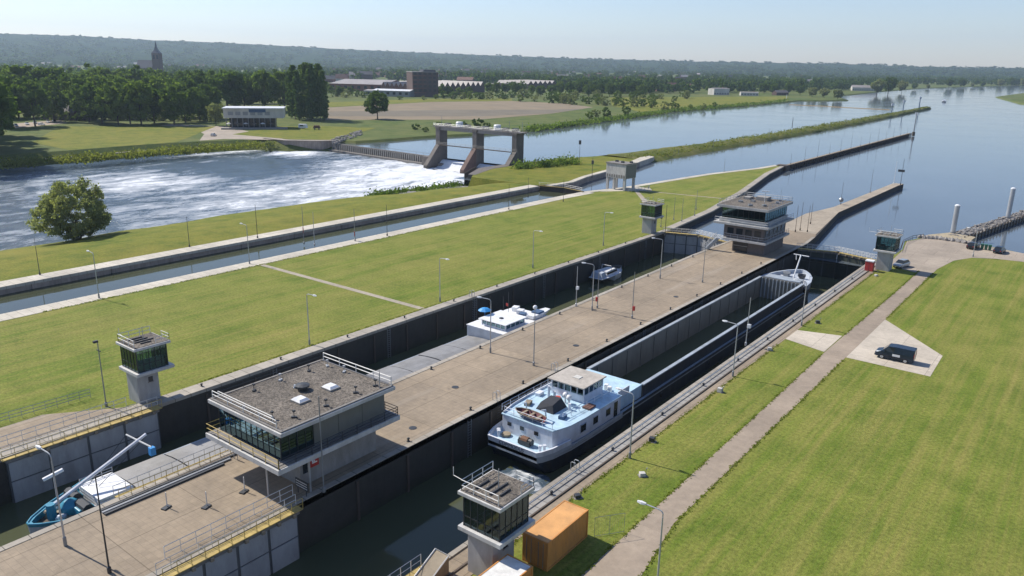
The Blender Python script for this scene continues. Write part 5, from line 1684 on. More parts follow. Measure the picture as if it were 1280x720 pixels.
    for x, y, h in ((-1.9, 9.6, 1.5), (2.0, 8.3, 0.8), (-1.2, 9.8, 0.9)):
        obj('vent_pipe', MB().tube([(x, y, 4.72), (x, y, 4.72 + h)], 0.17, 7), 'boat_white', t)
    obj('rolled_awning', MB().box(2.9, 3.9, 9.6, 11.0, 4.73, 4.95), 'roof_tile_red', t)
    # fore platform of the stern house
    obj('platform', MB().box(-4.15, 4.1, 15.85, 21.85, 2.33, 4.05), 'deck_paleblue', t)
    obj('round_table', MB().lathe([(0.8, 4.06), (0.8, 4.5), (0.7, 4.55)], 14, (-1.4, 17.6)), 'bright_blue', t)
    for x, y in ((0.2, 16.8), (1.5, 17.4), (2.2, 17.0)):
        obj('deck_seat', MB().cbox((x, y, 4.45), (0.55, 0.55, 0.8), 0.4), 'white_paint', t, bevel=0.08)
    obj('platform_wall', MB().box(4.0, 4.1, 15.9, 18.6, 4.06, 5.0), 'boat_white', t)
    # fore ship
    obj('fore_deck', MB().prism(outline(prof, 0.98, 84.4, 97) if True else [], 2.5, 3.0), 'boat_palegrey', t)
    fo = [(84.6, 4.7)] + [(y, w) for y, w in prof if y > 85]
    ro = [(-w, y) for y, w in fo] + [(w, y) for y, w in fo[::-1]]
    ri = [(x * 0.95, y - 0.2) for x, y in ro]
    obj('bow_bulwark', MB().loft([[(x, y, 2.5) for x, y in ro], [(x * 1.02, y + 0.25, 3.7) for x, y in ro], [(x, y, 3.7) for x, y in ri], [(x, y, 3.0) for x, y in ri]], cap=False, closed=False), 'boat_palegrey', t)
    obj('fore_house', MB().box(-3.4, 3.4, 84.6, 87.2, 3.0, 4.2), 'coaming_grey', t)
    ms = obj('bow_mast', MB().tube([(0.2, 90.9, 3.0), (0.7, 92.6, 7.7)], 0.14, 7), 'white_paint', t)
    obj('crosstree', MB().tube([(-0.8, 92.7, 7.6), (2.3, 92.5, 7.6)], 0.08, 6).tube([(-0.3, 92.7, 7.6), (-0.1, 92.4, 6.6)], 0.06, 5), 'white_paint', ms)
    for s_ in (-1, 1):
        wc = obj('anchor_winch', MB().cbox((s_ * 1.5, 92.0, 3.35), (0.9, 1.2, 0.7)).tube([(s_ * 0.8, 92.0, 3.7), (s_ * 2.2, 92.0, 3.7)], 0.35, 8), 'steel_dark' if s_ > 0 else 'steel_grey', t)
    for k in range(5):
        obj('bow_bitt', MB().lathe([(0.2, 3.0), (0.2, 3.7), (0.28, 3.75)], 8, (-3.2 + 1.6 * k, 88.6 + (k % 2) * 0.8)), 'white_paint', t)
    return t


long_barge()


def wash():
    cx, cy = -44.6, 60.4
    V, F, fo, n = [], [], [], 44
    for i in range(n):
        for j in range(n):
            x, y = (i / (n - 1) - 0.5) * 9.5, (j / (n - 1) - 0.5) * 8.5
            r2 = (x / 3.7) ** 2 + (y / 2.5) ** 2 + 0.55 * noise.noise(Vector((x * 0.7, y * 0.7, 2)))
            a = max(0.0, 1 - r2)
            V.append((cx + x, cy + y, Z_LOW - 0.02 + 0.14 * a + noise.noise(Vector((x * 1.3, y * 1.3, 0))) * 0.22 * a - (0.1 if a == 0 else 0)))
            fo.append(-0.42 + 0.74 * min(1, a * 1.5) + 0.25 * noise.noise(Vector((x * 1.6, y * 1.6, 8))))
    F = [(i * n + j, (i + 1) * n + j, (i + 1) * n + j + 1, i * n + j + 1) for i in range(n - 1) for j in range(n - 1)]
    me = np_mesh('propeller_wash', V, F, 'white_water', True)
    a = me.attributes.new('foam', 'FLOAT', 'POINT')
    a.data.foreach_set('value', np.array(fo, dtype=np.float32))
    tag(link('propeller_wash', me), 'white churning water behind the stern of the long barge', 'foam', kind='stuff')


wash()


def blue_barge():
    t = thing('cargo_barge', 'cargo barge with blue bow, grey hatch covers and white crane boom', 'barge', (-71.0, 100.6, Z_LOW), PI)
    prof = [(0, 2.6), (1.5, 3.6), (4, 4.3), (8, 4.5), (66, 4.5), (70, 4.2), (73.5, 3.3), (76.5, 2.0), (78.2, 0.85), (78.8, 0.2)]
    obj('hull', hull_shell(prof, [(-1.5, 0.86, -1.8), (0.5, 0.98, -0.6), (1.9, 1.0, 0.0)]), 'hull_navy', t)
    obj('sheer_strake', hull_shell(prof, [(1.9, 1.004, 0.0), (2.3, 1.006, 0.05)]), 'boat_palegrey', t)
    for s_ in (-1, 1):
        obj('side_deck', MB().box(min(s_ * 4.48, s_ * 3.7), max(s_ * 4.48, s_ * 3.7), 3, 70, 1.95, 2.08), 'hold_steel', t)
        obj('coaming', MB().box(min(s_ * 3.72, s_ * 3.55), max(s_ * 3.72, s_ * 3.55), 14.8, 70, 2.0, 2.75), 'coaming_grey', t)
    nh = 10
    hw = (69.8 - 15.0) / nh
    V0 = [(-3.75, 0.05, 2.72), (-1.9, 0.05, 2.95), (0, 0.05, 3.05), (1.9, 0.05, 2.95), (3.75, 0.05, 2.72), (3.75, 0.05, 2.5), (-3.75, 0.05, 2.5)]
    V1 = [(x, hw - 0.16, z) for x, y, z in V0]
    hme = MB().loft([V0, V1]).mesh('hatch_cover', 'hatch_grey')
    for k in range(nh):
        h_ = link('hatch_cover', hme, t, (0, 15.0 + hw * k, 0.05 * (k % 2)))
    for k in range(4):
        o = obj('stacked_cover', MB().box(-2.2 + 0.05 * k, 2.2, 70.2 + 0.03 * k, 73.5, 2.52 + 0.33 * k, 2.8 + 0.33 * k), 'white_paint', t, bevel=0.04)
    obj('cover_railing', railing([(2.1, 70.3, 3.75), (2.1, 73.4, 3.75)], 0.6, (0.3, 0.6), 1.2, 0.05), 'galvanised', t)
    # bow
    fo = [(71.8, 4.1)] + [(y, w) for y, w in prof if y > 72]
    ro = [(-w, y) for y, w in fo] + [(w, y) for y, w in fo[::-1]]
    ri = [(x * 0.93, y - 0.25) for x, y in ro]
    obj('bow_deck', MB().prism([(x * 0.97, y) for x, y in ro], 2.0, 2.5), 'timber_dark', t)
    obj('bow_bulwark', MB().loft([[(x, y, 2.2) for x, y in ro], [(x * 1.02, y + 0.15, 3.1) for x, y in ro], [(x, y, 3.1) for x, y in ri], [(x, y, 2.5) for x, y in ri]], cap=False, closed=False), 'boat_blue', t)
    obj('bow_rim', MB().tube([(x * 1.01, y + 0.1, 3.13) for x, y in ro], 0.10, 6), 'boat_blue', t)
    obj('bow_band', MB().loft([[(x * 1.012, y + 0.06, 2.3) for x, y in ro], [(x * 1.02, y + 0.11, 2.85) for x, y in ro]], cap=False, closed=False), 'boat_palegrey', t)
    for x, y in ((-1.3, 74.6), (1.4, 74.4)):
        wc = obj('anchor_winch', MB().cbox((x, y, 2.95), (1.2, 1.4, 0.9)), 'boat_blue', t, bevel=0.1)
        obj('drum', MB().tube([(x - 0.9, y, 3.4), (x + 0.9, y, 3.4)], 0.5, 10), 'steel_dark', wc)
    obj('wheel_winch', MB().lathe([(0.9, 2.5), (0.95, 3.3), (0.5, 3.7), (0.1, 3.9)], 12, (0.2, 75.2)), 'boat_blue', t)
    for k, (x, y) in enumerate(((-2.2, 74.8), (2.3, 74.6), (-0.9, 76.6), (0.8, 77.0), (-2.9, 73.2), (3.0, 72.8), (1.6, 75.9))):
        obj('deck_fitting', MB().lathe([(0.2, 2.5), (0.18, 3.0), (0.28, 3.1), (0.2, 3.25)], 8, (x, y)), ('timber_pale', 'steel_dark', 'white_paint')[k % 3], t)
    for k in range(5):
        obj('rope_coil', MB().lathe([(0.28 + 0.05 * k, 2.5 + 0.05 * k), (0.36 + 0.05 * k, 2.6 + 0.05 * k)], 9, (-1.8 + 0.9 * k, 75.6 + 0.3 * (k % 2))), 'timber_pale', t)
    rgb = random.Random(4)
    for k in range(26):
        x_, y_ = rgb.uniform(-2.8, 2.8), rgb.uniform(73.7, 76.6)
        if abs(x_) > 3.4 - (y_ - 72) * 0.35:
            continue
        s1 = rgb.uniform(0.25, 0.8)
        obj(('deck_gear', 'tool_chest', 'chain_heap')[k % 3], MB().cbox((x_, y_, 2.5 + s1 * 0.3), (s1, s1 * rgb.uniform(0.4, 1.4), s1 * 0.6), rgb.uniform(0, 3)), ('steel_dark', 'boat_palegrey', 'boat_blue', 'timber_pale', 'tarp_dark', 'white_paint')[k % 6], t, bevel=0.05)
    lm = obj('searchlight', MB().tube([(3.4, 76.0, 5.0), (2.8, 74.4, 5.6)], 0.2, 8).tube([(3.1, 75.2, 2.6), (3.1, 75.2, 5.2)], 0.06, 5), 'white_paint', t)
    # crane boom laid back over the covers
    bm_ = obj('crane_boom', MB().tube([(0.3, 76.8, 3.7), (0.3, 67.4, 7.4)], 0.19, 8, 0.15), 'boat_white', t)
    obj('cross_arm', MB().tube([(1.9, 68.6, 7.3), (-1.5, 67.9, 6.8)], 0.08, 6), 'rail_white', bm_)
    obj('pulley_block', MB().cbox((-1.6, 67.9, 6.4), (0.5, 0.5, 0.8)), 'bright_blue', bm_)
    obj('hoist_cable', MB().tube([(0.3, 67.4, 7.2), (0.2, 72.5, 3.9)], 0.03, 4).tube([(1.9, 68.6, 7.3), (1.2, 73.5, 3.4)], 0.03, 4), 'steel_dark', bm_)
    obj('crane_post', MB().tube([(0.3, 76.8, 2.5), (0.3, 76.8, 4.0)], 0.4, 9), 'boat_blue', t)
    # stern house and wheelhouse
    obj('deckhouse', MB().prism([(-3.9, 3.0), (-4.1, 5), (-4.1, 14.6), (4.1, 14.6), (4.1, 5), (3.9, 3.0)], 2.0, 4.3), 'boat_white', t, bevel=0.06)
    obj('front_panel', MB().box(-4.0, 4.0, 14.6, 14.72, 2.3, 4.2), 'boat_palegrey', t)
    obj('house_roof', MB().prism([(-4.0, 2.8), (-4.2, 5), (-4.2, 14.7), (4.2, 14.7), (4.2, 5), (4.0, 2.8)], 4.3, 4.4), 'white_paint', t)
    for k in range(4):
        obj('window', MB().box(-4.14, -4.08, 5.4 + 2.2 * k, 6.6 + 2.2 * k, 3.0, 3.8), 'window_dark', t)
    for a, b, n in (((-2.4, 8.6), (2.2, 8.6), 4), ((2.2, 8.6), (2.2, 13.2), 4), ((2.2, 13.2), (-2.4, 13.2), 5), ((-2.4, 13.2), (-2.4, 8.6), 4)):
        glaze(t, a, b, 4.55, 5.35, n, 'dark_glass', 'boat_white', bar=0.1)
    obj('wheelhouse_base', MB().box(-2.5, 2.3, 8.5, 13.3, 4.4, 4.55), 'boat_white', t)
    wr = obj('wheelhouse_roof', MB().box(-2.8, 2.6, 8.2, 13.7, 5.35, 5.5), 'white_paint', t, bevel=0.05)
    obj('roof_hatch', MB().lathe([(0.35, 5.5), (0.35, 5.6), (0.2, 5.64)], 10, (-0.2, 11.5)), 'steel_dark', wr)
    obj('parasol', MB().lathe([(1.1, 6.1), (0.6, 6.4), (0.05, 6.55)], 8, (3.2, 11.4)).tube([(3.2, 11.4, 4.4), (3.2, 11.4, 6.2)], 0.03, 4), 'bright_blue', t)
    bt = obj('tender', MB().loft([[(-2.6, 4.0, 4.7), (-1.4, 4.0, 4.7), (-1.4, 4.0, 5.2), (-2.6, 4.0, 5.2)], [(-2.9, 2.0, 4.6), (-1.1, 2.0, 4.6), (-1.0, 2.0, 5.3), (-3.0, 2.0, 5.3)], [(-2.3, -0.6, 4.9), (-1.7, -0.6, 4.9), (-1.5, -0.8, 5.3), (-2.5, -0.8, 5.3)]]), 'white_paint', t, (0, 2.4, -0.15))
    obj('canopy', MB().cbox((-2.0, 2.0, 5.4), (1.4, 1.6, 0.25)), 'canvas_blue', bt)
    for x, y in ((1.0, 5.0), (-0.3, 6.2), (2.6, 4.2)):
        obj('deck_box', MB().cbox((x, y, 4.75), (1.0, 1.2, 0.7), 0.3), 'white_paint' if x > 0.5 else 'canvas_blue', t)
    obj('mast', MB().tube([(1.8, 7.2, 4.4), (1.8, 7.2, 8.4)], 0.05, 5).tube([(2.5, 7.6, 4.4), (2.5, 7.6, 7.6)], 0.04, 5), 'steel_dark', t)
    obj('flag', MB().box(1.82, 2.3, 7.19, 7.21, 6.0, 6.5), 'flag_red', t)
    return t


blue_barge()


def yacht():
    x, y, _ = G(757, 343, Z_LOW)
    t = thing('motor_yacht', 'small white and blue motor yacht moored in the chamber behind the barge', 'yacht', (-80.4, 137.0, Z_LOW), 0.0)
    prof = [(-5.0, 1.55), (-3, 1.8), (0, 1.85), (2.5, 1.6), (4.2, 0.9), (5.2, 0.15)]
    obj('hull', hull_shell(prof, [(-0.4, 0.75, -0.8), (0.3, 0.92, -0.3), (1.3, 1.05, 0.2)]), 'white_paint', t)
    obj('deck', MB().prism(outline(prof, 1.0), 1.1, 1.25), 'boat_white', t)
    cb_ = obj('cabin', MB().loft([[(-1.35, -2.6, 1.25), (1.35, -2.6, 1.25), (1.1, 2.6, 1.25), (-1.1, 2.6, 1.25)], [(-1.2, -2.4, 2.3), (1.2, -2.4, 2.3), (0.9, 1.4, 2.3), (-0.9, 1.4, 2.3)]]), 'white_paint', t)
    obj('window_band', MB().loft([[(-1.31, -2.5, 1.65), (1.31, -2.5, 1.65), (1.08, 2.0, 1.65), (-1.08, 2.0, 1.65)], [(-1.27, -2.46, 2.05), (1.27, -2.46, 2.05), (1.0, 1.75, 2.05), (-1.0, 1.75, 2.05)]], cap=False), 'window_dark', cb_)
    obj('canopy', MB().loft([[(-1.4, -4.6, 1.3), (1.4, -4.6, 1.3), (1.35, -3.2, 1.3), (-1.35, -3.2, 1.3)], [(-1.1, -4.4, 2.3), (1.1, -4.4, 2.3), (1.15, -3.2, 2.4), (-1.15, -3.2, 2.4)]]), 'boat_palegrey', t)
    obj('radar_arch', MB().tube([(-1.2, -0.6, 2.3), (-1.1, -0.7, 3.2), (1.1, -0.7, 3.2), (1.2, -0.6, 2.3)], 0.06, 5), 'white_paint', t)
    obj('bow_rail', railing([(-1.3, 2.6, 1.25), (-0.4, 4.9, 1.3), (0.4, 4.9, 1.3), (1.3, 2.6, 1.25)], 0.7, (0.35, 0.7), 1.0, 0.025), 'galvanised', t)


yacht()


def cabin_cruiser():
    x, y, _ = G(1180, 127.5, Z_UP)
    t = thing('cabin_cruiser', 'small white boat under way on the open river', 'boat', (x, y, Z_UP), 0.25)
    prof = [(-4.5, 1.6), (-2, 1.8), (1.5, 1.6), (3.6, 0.8), (4.6, 0.1)]
    prof = [(y_ * 1.4, w_ * 1.5) for y_, w_ in prof]
    obj('hull', hull_shell(prof, [(-0.4, 0.8, -0.8), (1.6, 1.05, 0.2)]), 'white_paint', t)
    obj('deck', MB().prism(outline(prof, 1.0), 1.2, 1.5), 'white_paint', t)
    obj('cabin', MB().loft([[(-1.9, -4, 1.5), (1.9, -4, 1.5), (1.5, 3, 1.5), (-1.5, 3, 1.5)], [(-1.6, -3.6, 3.4), (1.6, -3.6, 3.4), (1.1, 1.4, 3.4), (-1.1, 1.4, 3.4)]]), 'white_paint', t)
    obj('window_band', MB().loft([[(-1.8, -3.8, 2.2), (1.8, -3.8, 2.2), (1.4, 2.5, 2.2), (-1.4, 2.5, 2.2)], [(-1.75, -3.7, 2.8), (1.75, -3.7, 2.8), (1.3, 2.1, 2.8), (-1.3, 2.1, 2.8)]], cap=False), 'window_dark', t)


cabin_cruiser()

# ================================================================== THE WEIR
wr_ = thing('weir_bridge', 'concrete weir bridge on three buttressed piers across the white water', 'bridge', (-209, 247, 0))
for k, x in enumerate((-20.5, 0.0, 20.5)):
    p = obj('pier', MB().box(x - 1.1, x + 1.1, -3.2, 1.6, -7, 11.2), 'weir_concrete', wr_)
    b = MB()
    vs = [(-1.09, -3.22, -7), (1.09, -3.22, -7), (1.09, -3.22, 4.6), (-1.09, -3.22, 4.6), (-1.0, -11.0, -7), (1.0, -11.0, -7), (1.0, -11.0, -3.6), (-1.0, -11.0, -3.6)]
    b.add([(x + a, y, z) for a, y, z in vs], [(0, 1, 2, 3), (4, 7, 6, 5), (0, 4, 5, 1), (3, 2, 6, 7), (0, 3, 7, 4), (1, 5, 6, 2)])
    obj('buttress', b, 'buttress_red' if k == 1 else 'weir_concrete', p)
    obj('pier_head', MB().box(x - 1.3, x + 1.3, -3.4, 1.8, 11.2, 11.9), 'weir_concrete', p)
    obj('pier_foot', MB().box(x + 1.12, x + 3.4, -4.5, 1.5, -7, -3.2), 'concrete_dark', p)
for k, x0 in enumerate((-19.3, 1.2)):
    obj('girder', MB().box(x0, x0 + 18.1, -2.8, -2.4, 10.6, 11.88), 'concrete_dark', wr_)
    obj('girder', MB().box(x0, x0 + 18.1, 0.8, 1.2, 10.6, 11.88), 'concrete_dark', wr_)
    obj('walkway', MB().box(x0 + 0.02, x0 + 18.08, -4.2, -3.3, 4.4, 4.7), 'timber_dark', wr_)
    obj('weir_gate', MB().prism([(x0 + 0.1, -1.6), (x0 + 18.0, -1.6), (x0 + 18.0, -0.9), (x0 + 0.1, -0.9)], -7, -2.2), 'gate_steel', wr_)
obj('walkway_railing', railing([(-22, -4.1, 4.7), (23, -4.1, 4.7)], 1.0, (0.5, 1.0), 3.0, 0.03), 'steel_dark', wr_)
obj('deck', MB().box(-23.5, 23.5, -3.0, 1.6, 11.9, 12.25), 'concrete_dark', wr_)
obj('deck_railing', railing([(-23.2, -2.9, 12.25), (23.2, -2.9, 12.25)], 1.0, (0.5, 1.0), 3.0, 0.05), 'steel_grey', wr_)
for k, x in enumerate((-10.5, 9.8)):
    mh = obj('hoist_housing', MB().lathe([(1.5, 12.3), (1.5, 14.2), (1.3, 14.4), (0.2, 14.5)], 14, (x, -0.5)), 'white_paint', wr_)
for k, x in enumerate((-17, -6, 3.5, 14, 19)):
    obj('machine_box', MB().cbox((x, -0.5, 12.9), (2.2, 2.0, 1.2)), 'steel_dark', wr_)
for k, x in enumerate((-21, 15.5, 22)):
    obj('lightning_rod', MB().tube([(x, 0, 12.3), (x, 0, 16)], 0.08, 4), 'steel_grey', wr_)
for x0 in (-19.4, 1.1):                                          # water falling between the piers
    V, fo, n, m_ = [], [], 18, 16
    for i in range(n):
        for j in range(m_):
            u, v = i / (n - 1), j / (m_ - 1)
            z = -2.0 - 3.1 * sstep(0.0, 0.55, v) + noise.noise(Vector((u * 9, v * 5, x0))) * 0.5 * min(1, v * 3)
            V.append((-209 + x0 + 18.3 * u, 246.2 - 9.5 * v, z + 0.15))
            fo.append(0.75)
    F = [(i * m_ + j, (i + 1) * m_ + j, (i + 1) * m_ + j + 1, i * m_ + j + 1) for i in range(n - 1) for j in range(m_ - 1)]
    me = np_mesh('falling_water', V, F, 'white_water', True)
    a = me.attributes.new('foam', 'FLOAT', 'POINT')
    a.data.foreach_set('value', np.array(fo, dtype=np.float32))
    tag(link('falling_water', me), 'white sheet of water falling between two weir piers', 'foam', 'falling water in the weir openings', 'stuff')

nw = thing('needle_weir', 'low barrage of upright dark slats between the quay and the weir bridge', 'weir')
wa, wb = Vector((-309, 252.5, 0)), Vector((-231.5, 246.0, 0))
wd = (wb - wa).normalized()
wnv = Vector((-wd.y, wd.x, 0))
wl_ = (wb - wa).length
ang = math.atan2(wd.y, wd.x)


def wbox(l0, l1, o0, o1, z0, z1):
    p = [wa + wd * l0 + wnv * o0, wa + wd * l1 + wnv * o0, wa + wd * l1 + wnv * o1, wa + wd * l0 + wnv * o1]
    return MB().prism([q[:2] for q in p], z0, z1)


obj('sill', wbox(0, wl_, -2.5, 2.0, -8, -4.3), 'concrete_dark', nw)
obj('crest_beam', wbox(0, wl_, -0.1, 0.9, -1.55, -1.25), 'concrete_dark', nw)
obj('rear_sheet', wbox(0, wl_, 0.5, 0.8, -8, -1.56), 'steel_dark', nw)
sl = MB().cbox((0, 0, -3.0), (0.7, 0.7, 2.8)).mesh('slat', 'concrete_mid')
ns = 52
for k in range(ns):
    p = wa + wd * (wl_ * (k + 0.5) / ns) - wnv * 0.3
    link('slat', sl, nw, (p.x, p.y, 0), ang)
obj('end_block', wbox(wl_ - 6.0, wl_ - 0.1, -4.0, 1.4, -8, -1.0), 'weir_concrete', nw)
obj('footbridge_rail', railing([tuple(wa + wnv * 0.2 + Vector((0, 0, -1.1))), tuple(wb + wnv * 0.2 + Vector((0, 0, -1.1)))], 0.9, (0.9,), 5, 0.04), 'timber_dark', nw)

q = thing('quay_wall', 'dark stone quay wall between the grassy bank and the slatted barrage', 'wall')
obj('wall_face', MB().prism([(-342, 236), (-326, 236.5), (-312, 248), (-307.5, 256), (-311, 258), (-316, 252), (-328, 241), (-343, 240)], -8, -0.3), 'canal_wall', q)
obj('coping', MB().prism([(-342, 235.6), (-325.8, 236), (-311.6, 247.8), (-307.2, 256), (-308.6, 256.4), (-313, 249), (-326.6, 237.6), (-342, 237.4)], -0.3, -0.1), 'coping_stone', q)
ab = thing('weir_abutment', 'rough concrete abutment with posts where the weir meets the island', 'wall')
obj('wall_face', MB().prism([(-191.5, 226), (-183, 210), (-180.5, 211), (-186.5, 228), (-187.2, 247), (-191.5, 247)], -8, -0.25), 'weir_concrete', ab)
pst = MB().tube([(0, 0, -5), (0, 0, 0.4)], 0.25, 6).mesh('post', 'timber_dark')
for k in range(12):
    u = k / 11
    link('post', pst, ab, (-191.9 + 8.3 * u, 224.6 - 15.6 * u, 0))
obj('apron_slab', MB().prism([(-184.5, 208), (-181, 209.5), (-168, 190), (-178, 186), (-190, 176), (-192.5, 177)], -5.5, -3.9), 'concrete_mid', ab)

# ================================================================== HOIST HOUSE OVER THE CANAL HEAD
hh = thing('hoist_house', 'grey box shaped hoist house on tall concrete legs above the canal', 'building', (-124.6, 218.2, 0), -0.10)
obj('body', MB().box(-4.2, 3.4, -3.2, 2.6, 3.75, 8.2), 'concrete_light', hh, bevel=0.05)
obj('roof', MB().box(-4.4, 3.6, -3.4, 2.8, 8.2, 8.5), 'concrete_dark', hh)
for k in range(8):
    obj('louvre', MB().box(-3.9 + 0.92 * k, -3.35 + 0.92 * k, -3.25, -3.19, 4.0, 4.9), 'concrete_dark', hh)
obj('side_panel', MB().box(3.4, 3.46, -3.0, 2.4, 3.9, 8.0), 'wall_panel_grey', hh)  # darker sheet, the shade of this side painted into its colour
for k, (x, y) in enumerate(((-3.8, -2.7), (-1.2, -2.7), (2.9, -2.7), (-3.8, 2.1), (-0.6, 2.1), (2.9, 2.1))):
    obj('leg', MB().box(x - 0.35, x + 0.35, y - 0.35, y + 0.35, -3.5, 3.75), 'concrete_light', hh)
for k, (x, y) in enumerate(((-2.5, 0), (0.5, -1), (2.4, 1))):
    obj('roof_vent', MB().cbox((x, y, 8.75), (0.8, 0.8, 0.5)), 'steel_dark', hh)
r = thing('quay_railing', 'galvanised railing on the apron below the hoist house', 'railing')
obj('railing', railing([(-119.6, 213.5, 0.03), (-117.2, 222, 0.03), (-118.6, 225.5, 0.03)], 1.2, (0.4, 0.8, 1.2), 1.5, 0.05), 'galvanised', r)

# ================================================================== TIMBER JETTY AND RIVER MARKS
tj = thing('timber_jetty', 'long dark timber guide jetty running upstream from the tip of the lawn', 'jetty')
y0_, y1_ = 320, 541
obj('deck', MB().box(-107.2, -105.9, y0_, y1_, 0.15, 0.3), 'timber_pale', tj)
for z in (-1.2, -0.5, 0.05):
    obj('wale', MB().box(-105.85, -105.6, y0_, y1_, z - 0.14, z + 0.14), 'timber_dark', tj)
pm = MB().tube([(0, 0, -6), (0, 0, 0.5)], 0.2, 6).mesh('pile', 'timber_dark')
for k in range(75):
    link('pile', pm, tj, (-105.4, y0_ + 0.8 + 2.97 * k, 0))
obj('backing', MB().box(-106.9, -106.6, y0_, y1_, -6, 0.1), 'timber_dark', tj)
obj('root_platform', MB().box(-109.5, -105.3, 316, 320, -5, 0.4), 'timber_dark', tj)
for k in range(13):
    y = 324 + 17.5 * k
    pole('jetty_pole', 'thin grey pole on the long timber jetty', -106.5, y, 4.5 + 1.5 * (k % 3), 0.3, 0.08, 'steel_grey', 'thin poles on the timber jetty')
for k in range(16):
    y = 330 + 38 * k
    pole('jetty_pole', 'thin post along the edge of the grass dike', -160 - 0.012 * max(0, y - 640) * 3.5, y, 3.5 + (k % 4), -1.2, 0.08, 'steel_grey', 'thin posts along the grass dike')
pole('beacon', 'tall beacon with forked white top at the far end of the timber jetty', -104.6, 543, 13.5, -1.5, 0.40, 'steel_grey', cat='beacon', extras=[('topmark', MB().cbox((-0.6, 0, 13.6), (0.5, 0.4, 1.8)).cbox((0.6, 0, 13.6), (0.5, 0.4, 1.8)), 'white_paint'), ('fender', MB().lathe([(0.9, 0), (0.9, 2.5), (0.4, 2.6)], 8), 'timber_dark')])
for k, (px, py, lb) in enumerate(((990, 160, 'dark leaning marker post in the water beside the grass dike'),
                                  (1095, 142, 'blue and white beacon on the grass dike, closest to the timber jetty end'),
                                  (1115, 140, 'blue and white beacon on the grass dike between two others'),
                                  (1141, 137, 'forked white beacon at the tip of the grass dike'))):
    x, y, _ = G(px, py, -1.0)
    pole('beacon', lb, min(max(x, -171), -166) if k else x, y, 7.0 + 1.6 * k, -1.0, 0.25 + 0.12 * k, 'steel_dark' if k == 0 else 'canvas_blue', cat='beacon', extras=None if k == 0 else [('topmark', MB().cbox((0, 0, 7.2 + 1.6 * k), (2.2, 0.5, 2.0), 0.6), 'white_paint')])
bo = thing('floating_boom', 'line of yellow orange floats strung across the upstream river', 'boom')
a, b = Vector(G(987, 131, Z_UP)), Vector(G(1112, 137.2, Z_UP))
fm = MB().ball((0, 0, 0.15), 0.6, 0.8, 8, 5).mesh('float', 'buoy_orange', True)
for k in range(62):
    p = a.lerp(b, (k / 61) ** 1.0)
    link('float', fm, bo, (p.x, p.y + 3 * math.sin(k * 0.09), p.z))
obj('cable', MB().tube([(a.lerp(b, k / 61).x, a.lerp(b, k / 61).y + 3 * math.sin(k * 0.09), a.z + 0.1) for k in range(62)], 0.14, 5), 'buoy_orange', bo)
x, y, _ = G(983, 124, -0.5)
pole('beacon', 'white post on the bank at the root of the orange floats', x, y, 6, -0.5, 0.4, 'white_paint', cat='beacon')
x, y, _ = G(724, 205, -0.3)
pole('signal_mast', 'dark signal pole on the island grass next to the weir', x, y, 9, -0.3, 0.1, 'steel_dark', extras=[('lantern', MB().cbox((0, 0, 8.6), (0.7, 0.7, 1.6)), 'steel_dark')])
x, y, _ = G(740, 222, -0.3)
pole('signal_mast', 'short signal pole above the wing wall of the old canal', x, y, 7, -0.3, 0.1, 'steel_dark', extras=[('lantern', MB().cbox((0, 0, 5.4), (0.6, 0.6, 1.3)), 'steel_dark')])

# ================================================================== TREES AND OTHER PLANTS
def quads_from(cent, size, rg, up_bias=0.0):
    n = len(cent)
    a = rg.normal(size=(n, 3))
    a[:, 2] *= (1 - up_bias)
    a /= np.linalg.norm(a, axis=1, keepdims=True)
    b = rg.normal(size=(n, 3))
    b -= a * (a * b).sum(1, keepdims=True)
    b /= np.linalg.norm(b, axis=1, keepdims=True)
    s = (size * rg.uniform(0.6, 1.25, n))[:, None]
    a, b = a * s, b * s * 0.8
    V = np.stack([cent - a * 0.5 - b * 0.2, cent - b * 0.55 + a * 0.1, cent + a * 0.55 + b * 0.1, cent + b * 0.5 - a * 0.05], 1).reshape(-1, 3)
    F = np.arange(n * 4).reshape(-1, 4)
    return V, F


def crown(seed, n_clump, per, kind='broad'):
    """clump centres and radii of a tree of height 1"""
    rg = np.random.default_rng(seed)
    C, R = [], []
    ph = rg.uniform(0, 6, 6)
    tries = 0
    while len(C) < n_clump and tries < 20000:
        tries += 1
        d = rg.normal(size=3)
        d /= np.linalg.norm(d)
        r = rg.uniform(0.45, 1.0) ** 0.5
        az = math.atan2(d[1], d[0])
        lob = 1 + 0.16 * math.sin(2 * az + ph[0]) + 0.13 * math.sin(3 * az + ph[1] + 3 * d[2]) + 0.10 * math.sin(5 * d[2] + ph[2])
        rad = rg.uniform(0.07, 0.13)
        if kind == 'broad':
            c = np.array([d[0] * 0.33 * lob * r, d[1] * 0.33 * lob * r, 0.55 + d[2] * 0.36 * lob * r])
            if c[2] < 0.17:
                continue
        elif kind == 'poplar':
            z = rg.uniform(0.05, 0.97)
            w = 0.085 * (math.sin(PI * min(1, z * 0.93 + 0.07)) ** 0.55) * lob
            c = np.array([d[0] * w * r, d[1] * w * r, z])
            rad = rg.uniform(0.025, 0.045)
        elif kind == 'bush':
            c = np.array([d[0] * 0.50 * lob * r, d[1] * 0.50 * lob * r, 0.44 + d[2] * 0.44 * lob * r])
            if c[2] < 0.08:
                continue
        elif kind == 'willow':
            c = np.array([d[0] * 0.55 * lob * r, d[1] * 0.55 * lob * r, 0.47 + d[2] * 0.46 * lob * r])
            rad = rg.uniform(0.045, 0.08)
            if c[2] < 0.07 or (c[2] < 0.25 and math.hypot(c[0], c[1]) > 0.18 + c[2]):
                continue
        else:
            c = np.array([d[0] * 0.40 * r, d[1] * 0.40 * r, 0.52 + d[2] * 0.42 * r])
            rad = rg.uniform(0.14, 0.22)
        C.append(c)
        R.append(rad)
    return np.array(C), np.array(R), rg


